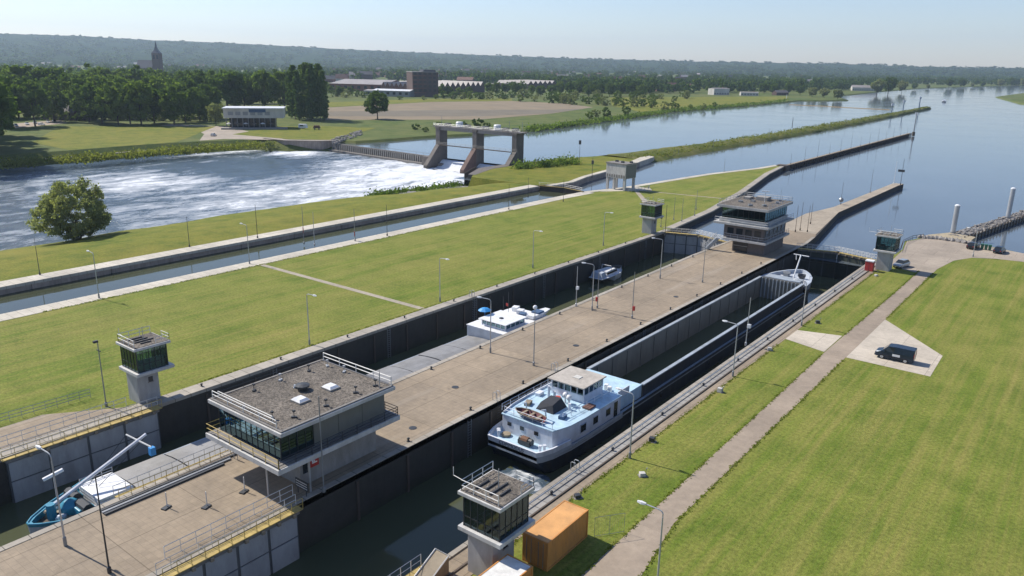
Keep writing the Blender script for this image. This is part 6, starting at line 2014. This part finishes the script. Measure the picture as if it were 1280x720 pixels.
CUBE_D = []
for _ax in range(3):
    for _s in (-1, 1):
        _q = []
        for _u, _v in ((-1, -1), (1, -1), (1, 1), (-1, 1)):
            _p = [0, 0, 0]
            _p[_ax] = _s
            _p[(_ax + 1) % 3] = _u * _s
            _p[(_ax + 2) % 3] = _v
            _q.append(np.array(_p) / math.sqrt(3))
        CUBE_D.append(_q)
CUBE_D = np.array(CUBE_D)                      # 6 quads of a rounded block


def leaf_cloud(C, R, rg, per, leaf, core=0.62, flat=0.85):
    """solid little cores under a coat of leaf faces that stand outwards"""
    n = len(C)
    d = rg.normal(size=(n, per, 3))
    d /= np.linalg.norm(d, axis=2, keepdims=True)
    P = C[:, None, :] + d * R[:, None, None] * rg.uniform(0.55, 1.12, (n, per, 1)) * np.array([1, 1, flat])
    P, d = P.reshape(-1, 3), d.reshape(-1, 3)
    m = len(P)
    nrm = d + rg.normal(size=(m, 3)) * 0.55
    nrm /= np.linalg.norm(nrm, axis=1, keepdims=True)
    a = np.cross(nrm, rg.normal(size=(m, 3)))
    a /= np.linalg.norm(a, axis=1, keepdims=True)
    b = np.cross(nrm, a)
    s = (leaf * rg.uniform(0.6, 1.3, m))[:, None]
    a, b = a * s, b * s * 0.8
    V = np.stack([P - a * 0.55 - b * 0.15, P - b * 0.55 + a * 0.1, P + a * 0.55 + b * 0.12, P + b * 0.5 - a * 0.08], 1).reshape(-1, 3)
    if core > 0:  # unseen solid blocks added inside each clump to block light
        k = C[:, None, None, :] + CUBE_D[None] * (R * core * 1.25)[:, None, None, None]
        k = k + rg.normal(size=k.shape) * 0.0
        V = np.concatenate([V, k.reshape(-1, 3)])
    return V


def mesh_from(V, name, mat):
    return np_mesh(name, V, np.arange(len(V)).reshape(-1, 4), mat)


def trunk_mb(C, rg, th=0.30, r=0.022, limbs=7, multi=False):
    m = MB()
    if multi:
        for k in range(9):
            a = 2 * PI * k / 9 + rg.uniform(0, 0.5)
            q = C[rg.integers(len(C))]
            m.tube([(0.03 * math.cos(a), 0.03 * math.sin(a), -0.03), (0.16 * math.cos(a), 0.16 * math.sin(a), 0.22), (q[0] * 0.8, q[1] * 0.8, max(0.35, q[2] * 0.85))], 0.016, 5, 0.004)
        return m
    m.tube([(0, 0, -0.03), (0.003, 0, th * 0.5), (0.0, 0.004, th), (0.005, 0, th + 0.25)], r, 7, r * 0.45)
    for k in range(limbs):
        q = C[rg.integers(len(C))]
        z0 = th * rg.uniform(0.75, 1.25)
        m.tube([(0, 0, z0), (q[0] * 0.45, q[1] * 0.45, z0 + (q[2] - z0) * 0.6), (q[0] * 0.85, q[1] * 0.85, q[2])], r * 0.42, 5, r * 0.1)
    return m


def proto(seed, kind, n_clump, per, leaf, mat, th=0.28, r=0.02):
    C, R, rg = crown(seed, n_clump, per, kind)
    cm = mesh_from(leaf_cloud(C, R, rg, per, leaf), 'crown', mat)
    tm = trunk_mb(C, rg, th, r, 7, kind == 'bush').mesh('trunk', 'bark')
    return cm, tm


BROAD = [proto(10 + k, 'broad', 75, 34, 0.045, 'leaf_broad', 0.24) for k in range(5)]
BRIGHT = [proto(30 + k, 'broad', 70, 34, 0.046, 'leaf_bright', 0.24) for k in range(3)]
WILL = [proto(40 + k, 'broad', 75, 34, 0.045, 'leaf_willow', 0.2) for k in range(2)]
POP = [proto(50 + k, 'poplar', 190, 14, 0.022, 'leaf_poplar', 0.12, 0.008) for k in range(3)]
SHRUB = [proto(60 + k, 'bush', 34, 34, 0.07, ('leaf_broad', 'leaf_bright', 'leaf_willow')[k % 3]) for k in range(6)]


def tree(name, pr, x, y, z, h, label, group=None, wide=1.0, cat='tree'):
    t = thing(name, label, cat, (x, y, z), random.uniform(0, 6.28), group)
    t.scale = (h * wide, h * wide, h)
    link('crown', pr[0], t)
    link('trunk', pr[1], t)
    return t


# the big willow bush on the river bank
C, R, rg = crown(99, 560, 0, 'willow')
wb_ = (mesh_from(leaf_cloud(C, R, rg, 46, 0.026, 0.35), 'crown', 'leaf_willow'), trunk_mb(C, rg, multi=True).mesh('trunk', 'bark'))
tree('willow_tree', wb_, -194.5, 80.0, -4.3, 14.2, 'wide bushy willow on the river bank beside the white water', None, 1.06)

# front trees along the meadow of the west bank
front = [(10, 159, 27, 'B'), (44, 158, 26, 'B'), (68, 152, 23, 'G'), (112, 153, 23, 'B'), (128, 155, 24, 'B'), (148, 156, 24, 'G'), (163, 155, 24, 'B'), (177, 156, 25, 'G'), (193, 154, 22, 'B'), (218, 156, 24, 'G'), (232, 153, 22, 'B'), (250, 151, 19, 'B')]
for k, (px, py, h, c) in enumerate(front):
    x, y, _ = G(px, py, -0.5)
    tree('broadleaf_tree', (BROAD if c == 'B' else BRIGHT)[k % 3], x, y, -0.5, h, 'full round broadleaf tree in the front row behind the riverside meadow', 'front row trees of the west bank', random.uniform(0.95, 1.2))
for k, (px, py, h) in enumerate(((-45, 188, 30), (-26, 178, 34), (-70, 178, 25), (-14, 170, 30), (-28, 193, 34), (-52, 200, 30), (-36, 185, 33), (-24, 186, 34))):
    x, y, _ = G(px, py, -0.5)
    tree('broadleaf_tree', BROAD[k % 5], x, y, -0.5, h, 'large tree at the edge of the meadow casting the broad shadow on the grass', 'meadow edge trees', 1.15)
x, y, _ = G(270, 157, -0.5)
tree('willow_tree', WILL[0], x, y, -0.5, 15, 'pale grey green willow at the corner of the white pavilion', None, 0.85)
x, y, _ = G(472, 149, -0.5)
tree('broadleaf_tree', BROAD[4], x, y, -0.5, 18.5, 'lone round tree on the grass in front of the ploughed field', None, 1.25)
for k in range(9):
    x, y, _ = G(364 + k * 5.2, 147.5 + (k % 3) * 1.6, -0.5)
    tree('poplar_tree', POP[k % 3], x, y, -0.5, random.uniform(31, 38), 'tall columnar poplar in the dense clump beside the ploughed field', 'poplars beside the field', random.uniform(1.0, 1.3))
for k, (px, py, h) in enumerate(((598, 160, 7.5), (580, 158, 4), (520, 163, 5), (532, 166, 4), (548, 160, 5), (560, 161, 4), (608, 161, 5))):
    x, y, _ = G(px, py, -1.0)
    tree('shrub', SHRUB[0 if k % 2 else 3], x, y, -1.2, h, 'dark green shrub on the bank behind the weir bridge', 'shrubs behind the weir', 1.0, 'shrub')
for k in range(34):
    x, y, _ = G(58 + k * 6.4 + random.uniform(-2, 2), 150.5 + random.uniform(-1.2, 1.2), -0.5)
    tree('shrub', SHRUB[k % 6], x, y, -0.6, random.uniform(4.5, 8.0), 'leafy shrub of the undergrowth behind the front row tree trunks', 'undergrowth of the west bank wood', random.uniform(0.9, 1.2), 'shrub')
# rows behind
rows = [(147, 26, 15, 5), (139, 29, 16, 4), (131, 28, 18, 4), (124, 26, 20, 3), (118, 24, 22, 3)]
for ri_, (py, h, n, jit) in enumerate(rows):
    for k in range(n):
        px = -30 + (k + 0.5 * (ri_ % 2)) * (400.0 / n) + random.uniform(-6, 6)
        if 270 < px < 362 and ri_ == 0:
            continue
        x, y, _ = G(px, py + random.uniform(-jit, jit) * 0.5, -0.5)
        pr = random.choice(BROAD + BRIGHT[:2])
        tree('broadleaf_tree', pr, x, y, -0.5, h * random.uniform(0.82, 1.15), 'broadleaf tree in the dense wood behind the riverside meadow', 'trees of the riverside wood', random.uniform(0.95, 1.25))
# shrubs and trees on the upstream bank
bank = [(690, 129, 9), (703, 129, 8), (715, 131, 10), (735, 130, 9), (748, 131, 9), (757, 132, 10), (770, 132, 8), (780, 133, 9), (793, 134, 10), (803, 133, 9), (815, 135, 9), (830, 138, 9),
        (843, 137, 8), (757, 147, 9), (745, 147, 7), (783, 144, 9), (863, 136, 5), (879, 136, 6), (893, 134, 6), (650, 127, 8), (668, 127, 7), (630, 124, 7), (737, 148, 6)]
bank += [(random.uniform(680, 860), random.uniform(122, 130), random.uniform(4, 13)) for _ in range(30)] + [(random.uniform(560, 700), random.uniform(120, 124), random.uniform(5, 11)) for _ in range(14)]
for k, (px, py, h) in enumerate(bank):
    x, y, _ = G(px, py, -0.5)
    tree('shrub', SHRUB[k % 6], x, y, -0.7, h, 'rounded shrub on the upstream west bank', 'shrubs of the upstream bank', random.uniform(0.8, 1.1), 'shrub')
fb_ = [(420, 121, 9), (432, 122, 10), (446, 121, 9), (455, 122, 8), (470, 122, 7), (555, 123, 9), (566, 124, 10), (578, 124, 8), (588, 124, 10), (600, 124, 9), (612, 124, 10), (624, 123, 9), (500, 125, 5), (530, 125, 5), (545, 124, 6), (640, 122, 9)]
for k, (px, py, h) in enumerate(fb_):
    x, y, _ = G(px, py, -0.5)
    tree('shrub', SHRUB[(k * 5) % 6], x, y, -0.6, h, 'shrub in the hedge between the ploughed field and the factory', 'shrubs below the factory', 1.0, 'shrub')
for k, (px, py, h) in enumerate([(404, 121, 13), (414, 119, 11), (425, 121, 12), (438, 120, 11), (408, 116, 12), (552, 119, 13), (560, 121, 12), (574, 121, 11), (586, 121, 12), (611, 118, 15), (620, 119, 16), (632, 118, 15), (645, 119, 16), (652, 116, 16), (640, 114, 14),
                                 (664, 119, 13), (676, 121, 14), (690, 120, 14), (700, 119, 17), (712, 120, 18), (724, 119, 17), (736, 121, 18), (750, 120, 17), (762, 121, 18), (775, 120, 17), (788, 121, 18), (800, 121, 16), (812, 119, 17)]):
    x, y, _ = G(px, py, -0.5)
    tree('broadleaf_tree', (BROAD + BRIGHT)[(k * 3) % 8], x, y, -0.5, h, 'full crowned tree of the belt around the factory halls and along the field edge', 'trees of the factory belt', random.uniform(1.0, 1.3))
far_ind = [(1015, 121, 15, 'W'), (1030, 122, 14, 'W'), (1047, 124, 14, 'W'), (1000, 119, 16, 'B'), (985, 118, 17, 'B'), (968, 118, 16, 'G'), (955, 117, 17, 'B'), (1096, 118.0, 25, 'W'), (1110, 117.2, 28, 'B'), (1127, 115.5, 22, 'W'),
           (1143, 111.6, 13, 'B'), (1186, 109.6, 22, 'B'), (1201, 109.2, 22, 'B'), (1228, 108.6, 14, 'G'), (1250, 108.2, 22, 'W'), (1264, 107.8, 24, 'B'), (1279, 107.2, 24, 'W'), (1160, 110.8, 10, 'W'), (1215, 108.8, 12, 'W')]
for k, (px, py, h, c) in enumerate(far_ind):
    x, y, _ = G(px, py, -0.5)
    tree('broadleaf_tree', {'W': WILL, 'B': BROAD, 'G': BRIGHT}[c][k % 2], x, y, -0.7, h, 'waterside tree on the far bank of the upstream bend', 'waterside trees of the far bend', random.uniform(1.0, 1.3))


# distant woods: one mass
def woods():
    rg = np.random.default_rng(5)
    vs = []
    for k in range(8):
        C, R, rk = crown(200 + k, 9, 0, 'far')
        vs.append(leaf_cloud(C, R, rk, 7, 0.17, 0.75))
    fx = [-120, 0, 380, 400, 560, 600, 700, 720, 860, 1000, 1060, 1110, 1300, 1420]
    fy = [112, 112, 110, 102, 102, 107, 111, 118, 117, 115, 113, 106.5, 107, 108]
    AV, n_tot = [], 0
    for i in range(4200):
        px = rg.uniform(-110, 1400)
        hor = YHOR + math.tan(ROLL) * (px - 640)
        fr = np.interp(px, fx, fy)
        u = rg.uniform(0, 1)
        py = hor + 8.5 + (fr - hor - 8.5) * u
        x, y, _ = G(px, py, -0.5)
        if noise.noise(Vector((x * 0.0045, y * 0.0045, 3))) > 0.30:
            continue
        h = rg.uniform(11, 19) * (1.0 if u < 0.85 else 1.1)
        AV.append(vs[i % 8] * np.array([h * 1.15, h * 1.15, h]) * np.array([rg.choice([-1, 1]), 1, 1]) + np.array([x, y, -0.7]))
    for i in range(2600):                       # trees climbing the hills
        px, t = rg.uniform(-110, 1400), rg.uniform(0.02, 0.97)
        if noise.noise(Vector((px * 0.02, t * 3.5, 9))) > 0.32:
            continue
        py = np.interp(px, [r[0] for r in RIDGE], [r[1] for r in RIDGE])
        d = RC @ np.array([px - 640.0, py - 360.0, FPX])
        hd = math.hypot(d[0], d[1])
        dist = 3600 + 2600 * t
        z = -1.0 + (CAM_H + d[2] / hd * 6200 + 1.0) * (t ** 1.25)
        h = rg.uniform(13, 24)
        AV.append(vs[i % 8] * np.array([h * 2.2, h * 2.2, h]) + np.array([d[0] / hd * dist, d[1] / hd * dist, z - h * 0.35]))
    tag(link('distant_woods', mesh_from(np.concatenate(AV), 'distant_woods', 'leaf_wood')), 'mass of distant trees across the plain below the hills', 'woods', kind='stuff')


woods()


def tufts(name, label, pts, size, mat, n_per, spread, hgt, cat='undergrowth'):
    rg = np.random.default_rng(len(pts))
    P = np.repeat(np.array(pts, dtype=float), n_per, 0)
    P += rg.normal(size=P.shape) * np.array([spread, spread, 0]) + np.array([0, 0, 1]) * np.abs(rg.normal(size=(len(P), 1))) * hgt
    V, F = quads_from(P, size, rg)
    tag(link(name, np_mesh(name, V, F, mat)), label, cat, kind='stuff')


pts = []
for k in range(1500):
    y = random.uniform(297, 945)
    t_ = (y - 296) / 662
    xr = -160 if y < 640 else -160 - (y - 640) / 318 * 15
    pts.append((random.uniform(-171, xr), y, random.uniform(-0.9, 0.2)))
tufts('dike_vegetation', 'rank green herbs and reeds covering the long dike', pts, 0.7, 'reed', 8, 0.9, 0.4)
pts = [G(465 + 118 * u + random.uniform(-2, 2), 247 - 13.5 * u + random.uniform(-2.0, 1.5), -4.6) for u in [random.random() for _ in range(90)]]
tufts('bank_bramble', 'strip of dark green bramble along the water below the weir', pts, 0.7, 'leaf_bright', 45, 1.0, 0.8)
pts = [G(645 + 75 * u, 211 - 7 * u + random.uniform(-1.5, 1.5), -0.4) for u in [random.random() for _ in range(46)]]
tufts('island_bramble', 'low dark hedge of bramble on the island behind the weir', pts, 0.8, 'leaf_broad', 45, 1.2, 1.3)
pts = [G(random.uniform(5, 330), 0, 0) for _ in range(0)]
for k in range(420):
    u = random.random()
    px = 340 * u
    py = np.interp(px, [0, 30, 110, 190, 260, 340], [209, 205, 200.5, 192.8, 188, 182]) + random.uniform(-1.0, 2.8)
    x, y, _ = G(px, py, -3.0)
    pts.append((x, y, random.uniform(-3.5, -1.2)))
tufts('bank_herbs', 'tall herbs along the water edge of the west bank', pts, 0.9, 'reed', 16, 1.6, 0.7)
pts = []
for k in range(700):
    px = random.uniform(660, 985)
    py = np.interp(px, [660, 760, 850, 940, 985], [164, 150.5, 138.6, 131.5, 126.6]) + random.uniform(-1.6, 0.6)
    x, y, _ = G(px, py, -1.2)
    pts.append((x, y, random.uniform(-1.6, -0.4)))
tufts('shore_reeds', 'dark reed fringe along the upstream west shore', pts, 1.5, 'leaf_broad', 8, 2.0, 0.9)
pts = []
for _k in range(2600):
    y_ = random.uniform(40, 168)
    e = random.choice([np.interp(y_, [40, 80, 110, 150, 168], [-27.25, -27.55, -27.85, -27.45, -27.4]), -24.85 if y_ > 57 else np.interp(y_, [40, 48, 57], [-22.9, -23.6, -24.85]), ER + 3.04])
    if 107.5 < y_ < 118 or (e > -25 and 107 < y_ < 131):
        continue
    pts.append((e + random.gauss(0, 0.07), y_, 0.03))
for _k in range(1600):
    y_ = random.uniform(46, 165)
    pts.append((random.choice([-84.3, -127.55]) + random.gauss(0, 0.10), y_, 0.05))
tufts('edge_grass', 'ragged grass growing over the edges of road, walkway and copings', pts, 0.15, 'edge_leaf', 4, 0.10, 0.025)
x, y, _ = G(340, 182, -2.0)
tree('shrub', SHRUB[2], *G(338, 190, -2.5), 5.5, 'bare leaning shrub at the end of the quay wall', None, 0.7, 'shrub')


# ================================================================== BUILDINGS OF THE FAR BANK
def plan(pa, pb, z=-0.5):
    """origin and turn of a building whose river front runs between two photo points"""
    a, b = Vector(G(*pa, z)), Vector(G(*pb, z))
    return a, (b - a).length, math.atan2(b.y - a.y, b.x - a.x)


a, L, ang = plan((283, 161), (353, 161))
pv = thing('pavilion', 'white flat roofed pavilion raised on dark columns beside the quay', 'building', a, ang)
obj('upper_storey', MB().box(-1, L + 1, 0, 16, 6.0, 11.2), 'facade_pale', pv)
obj('roof', MB().box(-1.5, L + 1.5, -0.8, 16.8, 11.2, 11.7), 'white_paint', pv)
obj('ground_floor', MB().box(1.5, L - 4, 3.0, 15, 0, 6.0), 'window_dark', pv)
nw_ = int(L / 3)
for k in range(nw_):
    obj('column', MB().box(k * 3.0, k * 3.0 + 0.5, 0.2, 0.8, 0, 6.0), 'concrete_dark', pv)
for k in range(int(L / 4) - 1):
    w_ = obj('window', MB().box(1.5 + 4 * k, 4.3 + 4 * k, -0.06, 0.02, 7.6, 9.6), 'steel_grey', pv)
obj('sign_board', MB().box(L * 0.42, L * 0.72, -0.25, -0.1, 9.2, 11.0), 'canvas_blue', pv)
obj('terrace', MB().box(-2, L + 3, -6, 0, 0, 0.9), 'concrete_mid', pv)
for k in range(6):
    obj('parasol', MB().lathe([(1.5, 3.0), (0.8, 3.5), (0.05, 3.8)], 8, (2 + k * 4.6, -3.2)).tube([(2 + k * 4.6, -3.2, 0.9), (2 + k * 4.6, -3.2, 3.2)], 0.05, 4), 'timber_dark' if k % 2 else 'facade_pale', pv)


def shed(name, label, pa, pb, depth, eave, ridge, wall, roof, teeth=0, ridge_frac=0.5, win=0):
    a, L, ang = plan(pa, pb)
    t = thing(name, label, 'building', a, ang)
    if teeth:
        obj('wall', MB().box(0, L, 0, depth, 0, eave), wall, t)
        tw = L / teeth
        gm = MB().add([(0, 0, eave), (tw, 0, eave), (tw * 0.5, 0, ridge)], [(0, 1, 2)]).mesh('gable', wall)
        rm = MB().add([(-0.1, -0.6, eave), (tw * 0.5, -0.6, ridge + 0.12), (tw + 0.1, -0.6, eave), (-0.1, depth, eave), (tw * 0.5, depth, ridge + 0.12), (tw + 0.1, depth, eave)],
                      [(0, 1, 4, 3), (1, 2, 5, 4)]).mesh('roof', roof)
        for k in range(teeth):
            link('gable', gm, t, (k * tw, 0, 0))
            link('gable', gm, t, (k * tw, depth - 0.1, 0))
            link('roof', rm, t, (k * tw, 0, 0))
    else:
        obj('wall', MB().box(0, L, 0, depth, 0, eave), wall, t)
        for gx in (0.05, L - 0.05):
            obj('gable', MB().add([(gx, 0, eave), (gx, depth, eave), (gx, depth * ridge_frac, ridge - 0.1)], [(0, 1, 2)]), wall, t)
        e = 0.5
        rf = MB().add([(-e, -e, eave - 0.15), (L + e, -e, eave - 0.15), (L + e, depth * ridge_frac, ridge), (-e, depth * ridge_frac, ridge), (-e, depth + e, eave - 0.15), (L + e, depth + e, eave - 0.15)],
                      [(0, 1, 2, 3), (3, 2, 5, 4)])
        r_ = obj('roof', rf, roof, t)
    for k in range(win):
        s_ = L / win
        obj('window', MB().box(s_ * (k + 0.28), s_ * (k + 0.72), -0.08, 0.02, eave * 0.35, eave * 0.75), 'window_dark', t)
    return t


shed('factory_hall', 'long brick factory hall with pale roof sheets', (412, 113), (478, 115), 70, 9, 14, 'brick_red', 'roof_sheet', 0, 0.6, 8)
shed('factory_hall', 'brick factory hall with a row of pointed gables beside the dark tower block', (477, 116), (515, 117.5), 70, 8, 13, 'brick_red', 'roof_sheet', 7)
shed('factory_hall', 'gabled factory hall with pale pointed roofs right after the dark tower block', (549, 117), (606, 115), 70, 8, 13.5, 'brick_dark', 'roof_sheet', 9)
shed('factory_hall', 'row of small pointed roofs behind the trees past the factory', (660, 112), (695, 111), 60, 8, 12.5, 'brick_dark', 'roof_sheet', 6)
shed('warehouse', 'low warehouse with bright white roof in front of the factory gables', (466, 120), (512, 121.5), 18, 6.5, 8.0, 'steel_grey', 'white_paint', 0, 0.5, 6)
shed('warehouse', 'pinkish low annex beside the white roofed warehouse', (455, 119.5), (466, 120), 16, 6, 7, 'facade_pale', 'roof_sheet', 0, 0.5, 1)
a, L, ang = plan((516, 121), (548, 121))
tb_ = thing('tower_block', 'dark brick block with banded floors towering over the factory halls', 'building', a, ang)
obj('wall', MB().box(0, L, 0, 26, 0, 27), 'brick_dark', tb_)
obj('roof', MB().box(L * 0.45, L - 2, 3, 20, 27, 29.5), 'slate', tb_)
obj('parapet', MB().box(-0.3, L + 0.3, -0.3, 26.3, 26.6, 27.4), 'concrete_mid', tb_)
for fl in range(5):
    b_ = obj('floor_band', MB().box(-0.2, L * 0.5, -0.25, 0.02, 4.2 + fl * 4.6, 5.0 + fl * 4.6), 'brick_red', tb_)
    for k in range(5):
        obj('window', MB().box(1.5 + k * L * 0.19, 1.5 + k * L * 0.19 + L * 0.11, -0.1, 0.02, 5.6 + fl * 4.6, 8.2 + fl * 4.6), 'window_dark', tb_)

HOUSE_W = MB().box(0, 1, 0, 1, 0, 1)


def house(px, py, w_, d_, eave, ridge, wall, roof, label, group=None, rz=None):
    x, y, _ = G(px, py, -0.5)
    t = thing('house', label, 'house', (x, y, -0.5), rz if rz is not None else math.atan2(-x, y) * 0 + 0.75 + random.uniform(-0.5, 0.5), group)
    obj('wall', MB().box(-w_ / 2, w_ / 2, -d_ / 2, d_ / 2, 0, eave).add([(-w_ / 2, -d_ / 2, eave), (-w_ / 2, d_ / 2, eave), (-w_ / 2, 0, ridge - 0.1), (w_ / 2, -d_ / 2, eave), (w_ / 2, d_ / 2, eave), (w_ / 2, 0, ridge - 0.1)], [(0, 1, 2), (3, 5, 4)]), wall, t)
    r_ = obj('roof', MB().add([(-w_ / 2 - 0.4, -d_ / 2 - 0.4, eave - 0.2), (w_ / 2 + 0.4, -d_ / 2 - 0.4, eave - 0.2), (w_ / 2 + 0.4, 0, ridge), (-w_ / 2 - 0.4, 0, ridge), (-w_ / 2 - 0.4, d_ / 2 + 0.4, eave - 0.2), (w_ / 2 + 0.4, d_ / 2 + 0.4, eave - 0.2)],
                              [(0, 1, 2, 3), (3, 2, 5, 4)]), roof, t)
    obj('chimney', MB().box(w_ * 0.25, w_ * 0.25 + 0.9, -0.4, 0.5, ridge - 1.0, ridge + 1.2), 'brick_red', r_)
    n = max(2, int(w_ / 4))
    for k in range(n):
        obj('window', MB().box(-w_ / 2 + (k + 0.25) * w_ / n, -w_ / 2 + (k + 0.7) * w_ / n, -d_ / 2 - 0.06, -d_ / 2 + 0.02, 1.0, min(eave - 0.4, 2.6)), 'window_dark', t)
    return t


hs = [(832, 114, 32, 14, 6, 13, 'brick_red', 'roof_tile_red', 'large red brick farmhouse among the dark trees past the shrubs'),
      (855, 113, 20, 12, 5, 11, 'brick_red', 'roof_tile_red', 'smaller red roofed barn beside the large farmhouse'),
      (898, 118.5, 26, 14, 9, 9.6, 'facade_pale', 'roof_sheet', 'white flat fronted villa at the edge of the far meadow'),
      (936, 119.5, 24, 10, 4.5, 5.2, 'facade_pale', 'roof_sheet', 'long low white shed on the far meadow'),
      (975, 119, 22, 10, 4, 7, 'brick_dark', 'roof_tile_grey', 'grey roofed boathouse near the root of the orange floats'),
      (1080, 113.5, 44, 14, 6, 10, 'facade_pale', 'roof_sheet', 'pale roofed hall on the far bank before the tall willow'),
      (82, 96, 60, 26, 9, 10.5, 'white_paint', 'white_paint', 'long bright white hall showing above the wood'),
      (195, 96.5, 40, 20, 8, 9.5, 'white_paint', 'white_paint', 'white hall at the foot of the church'),
      (445, 100, 26, 14, 9, 16, 'facade_pale', 'roof_sheet', 'pale gabled house behind the long factory hall'),
      (458, 101, 24, 12, 12, 18, 'brick_dark', 'roof_tile_grey', 'dark tall house behind the long factory hall'),
      (655, 103.5, 40, 18, 10, 11, 'facade_pale', 'roof_sheet', 'pale block of flats behind the small pointed roofs'),
      (683, 103.5, 34, 16, 9, 10, 'facade_pale', 'roof_sheet', 'white block beside the pale flats'),
      (636, 100, 50, 18, 8, 12, 'brick_red', 'roof_tile_red', 'long terrace with reddish roofs beyond the gabled halls'),
      (84, 149, 26, 12, 5, 11, 'brick_dark', 'roof_tile_grey', 'dim brick house between the front row trees')]
for k, h_ in enumerate(hs):
    house(*h_)
for k in range(34):
    px = random.uniform(20, 800) if k % 4 else random.uniform(800, 1250)
    hor = YHOR + math.tan(ROLL) * (px - 640)
    house(px, hor + random.uniform(11, 22), random.uniform(16, 44), 13, random.uniform(5, 8), random.uniform(10, 14), random.choice(['facade_pale', 'brick_red', 'facade_pale', 'brick_dark']),
          random.choice(['roof_tile_red', 'roof_tile_red', 'roof_tile_grey', 'roof_sheet']), 'small distant house among the trees of the plain', 'distant houses of the plain')

for k in range(46):
    px = random.uniform(390, 870)
    hor = YHOR + math.tan(ROLL) * (px - 640)
    house(px, hor + random.uniform(13, 29), random.uniform(16, 40), 13, random.uniform(5, 8), random.uniform(11, 15), random.choice(['facade_pale', 'brick_red', 'brick_red', 'brick_dark']),
          random.choice(['roof_tile_red', 'roof_tile_red', 'roof_tile_grey']), 'small distant house of the town behind the factory', 'distant houses of the town')

x, y, _ = G(199, 98, -0.5)
ch = thing('church', 'dark brick church with square tower and pointed spire above the wood', 'church', (x, y, -0.5), 0.7)
obj('nave', MB().box(-34, -7, -9, 9, 0, 18), 'brick_dark', ch)
obj('nave_roof', MB().add([(-35, -10, 18), (-6.9, -10, 18), (-6.9, 0, 32), (-35, 0, 32), (-35, 10, 18), (-6.9, 10, 18)], [(0, 1, 2, 3), (3, 2, 5, 4), (0, 3, 4)]), 'slate', ch)
tw = obj('tower', MB().box(-6.8, 6.8, -6.8, 6.8, 0, 44), 'brick_dark', ch)
sp = obj('spire', MB().loft([[(-7, -7, 44), (7, -7, 44), (7, 7, 44), (-7, 7, 44)], [(-3, -3, 50), (3, -3, 50), (3, 3, 50), (-3, 3, 50)], [(-1.5, -1.5, 55), (1.5, -1.5, 55), (1.5, 1.5, 55), (-1.5, 1.5, 55)], [(-0.2, -0.2, 66), (0.2, -0.2, 66), (0.2, 0.2, 66), (-0.2, 0.2, 66)]]), 'slate', ch)
for s_ in (-1, 1):
    obj('belfry_opening', MB().box(s_ * 3 - 1.5, s_ * 3 + 1.5, -6.9, -6.78, 34, 41), 'window_dark', ch)

# cars on the far bank
for k, (px, py, m_, lb) in enumerate(((34, 156, 'car_white', 'white'), (44, 154.5, 'car_silver', 'silver'), (52, 156.5, 'car_white', 'white'), (60, 153.5, 'car_white', 'white'), (68, 153, 'car_black', 'black'), (20, 158, 'car_silver', 'silver'))):
    x, y, _ = G(px, py, -0.45)
    car(lb + ' car in the far car park under the trees', (x, y, -0.44), random.uniform(-0.3, 0.3), m_, group='cars in the far car park')
x, y, _ = G(267, 170, -0.45)
car('blue white car on the drive by the pavilion', (x, y, -0.43), 2.2, 'car_white')
x, y, _ = G(379, 161, -0.45)
cv = thing('caravan', 'small white caravan parked on the grass below the poplars', 'caravan', (x, y, -0.44), 0.4)
obj('body', MB().loft([[(-2.6, -1.1, 0.5), (2.6, -1.1, 0.5), (2.6, 1.1, 0.5), (-2.6, 1.1, 0.5)], [(-2.4, -1.05, 2.7), (2.1, -1.05, 2.7), (2.1, 1.05, 2.7), (-2.4, 1.05, 2.7)]]), 'white_paint', cv, bevel=0.15)
obj('window', MB().box(-1.5, 0.8, -1.13, -1.08, 1.5, 2.2), 'window_dark', cv)
wheels(cv, (0.0,), (-0.95, 0.95), 0.33, 0.2)
x, y, _ = G(396, 162, -0.45)
tk = thing('hay_trailer', 'small brown trailer on the grass beside the caravan', 'trailer', (x, y, -0.44), 0.9)
obj('bed', MB().cbox((0, 0, 1.0), (4.5, 2.2, 0.3)), 'timber_dark', tk)
obj('load', MB().loft([[(-2, -1, 1.15), (2, -1, 1.15), (2, 1, 1.15), (-2, 1, 1.15)], [(-1.5, -0.7, 2.4), (1.5, -0.7, 2.4), (1.5, 0.7, 2.4), (-1.5, 0.7, 2.4)]]), 'rust_brown', tk)
wheels(tk, (-1.2, 1.2), (-0.95, 0.95), 0.42, 0.25)
# pile of stones on the far end of the barrage
sm = MB()
for k in range(150):
    px, py = random.uniform(415, 452), 0
    py = 178 - (px - 415) * 0.32 + random.uniform(-3.5, 3.0)
    x, y, _ = G(px, py, -0.5)
    s_ = random.uniform(0.6, 1.3)
    sm.cbox((x, y, -0.3), (s_, s_ * random.uniform(0.6, 1.2), s_ * 0.7), random.uniform(0, 3))
tag(obj('stone_heap', sm, 'rubble'), 'heap of grey stones at the bank end of the slatted barrage', 'stones', kind='stuff')

# ================================================================== HAZE
hz = MB().box(-8300, 8300, -8300, 8300, -10.6, 330)
o = obj('haze', hz, 'white_paint')
hm_ = bpy.data.materials.new('haze_air')
hm_.use_nodes = True
nt = hm_.node_tree
nt.nodes.remove(nt.nodes['Principled BSDF'])
pvn = nn(nt, 'ShaderNodeVolumePrincipled')
pvn.inputs['Color'].default_value = (0.66, 0.82, 1.0, 1)
pvn.inputs['Density'].default_value = 0.000085
pvn.inputs['Anisotropy'].default_value = 0.25
nt.links.new(pvn.outputs[0], nt.nodes['Material Output'].inputs['Volume'])
o.data.materials.clear()
o.data.materials.append(hm_)
tag(o, 'thin blue summer haze over the river plain', 'haze', kind='stuff')
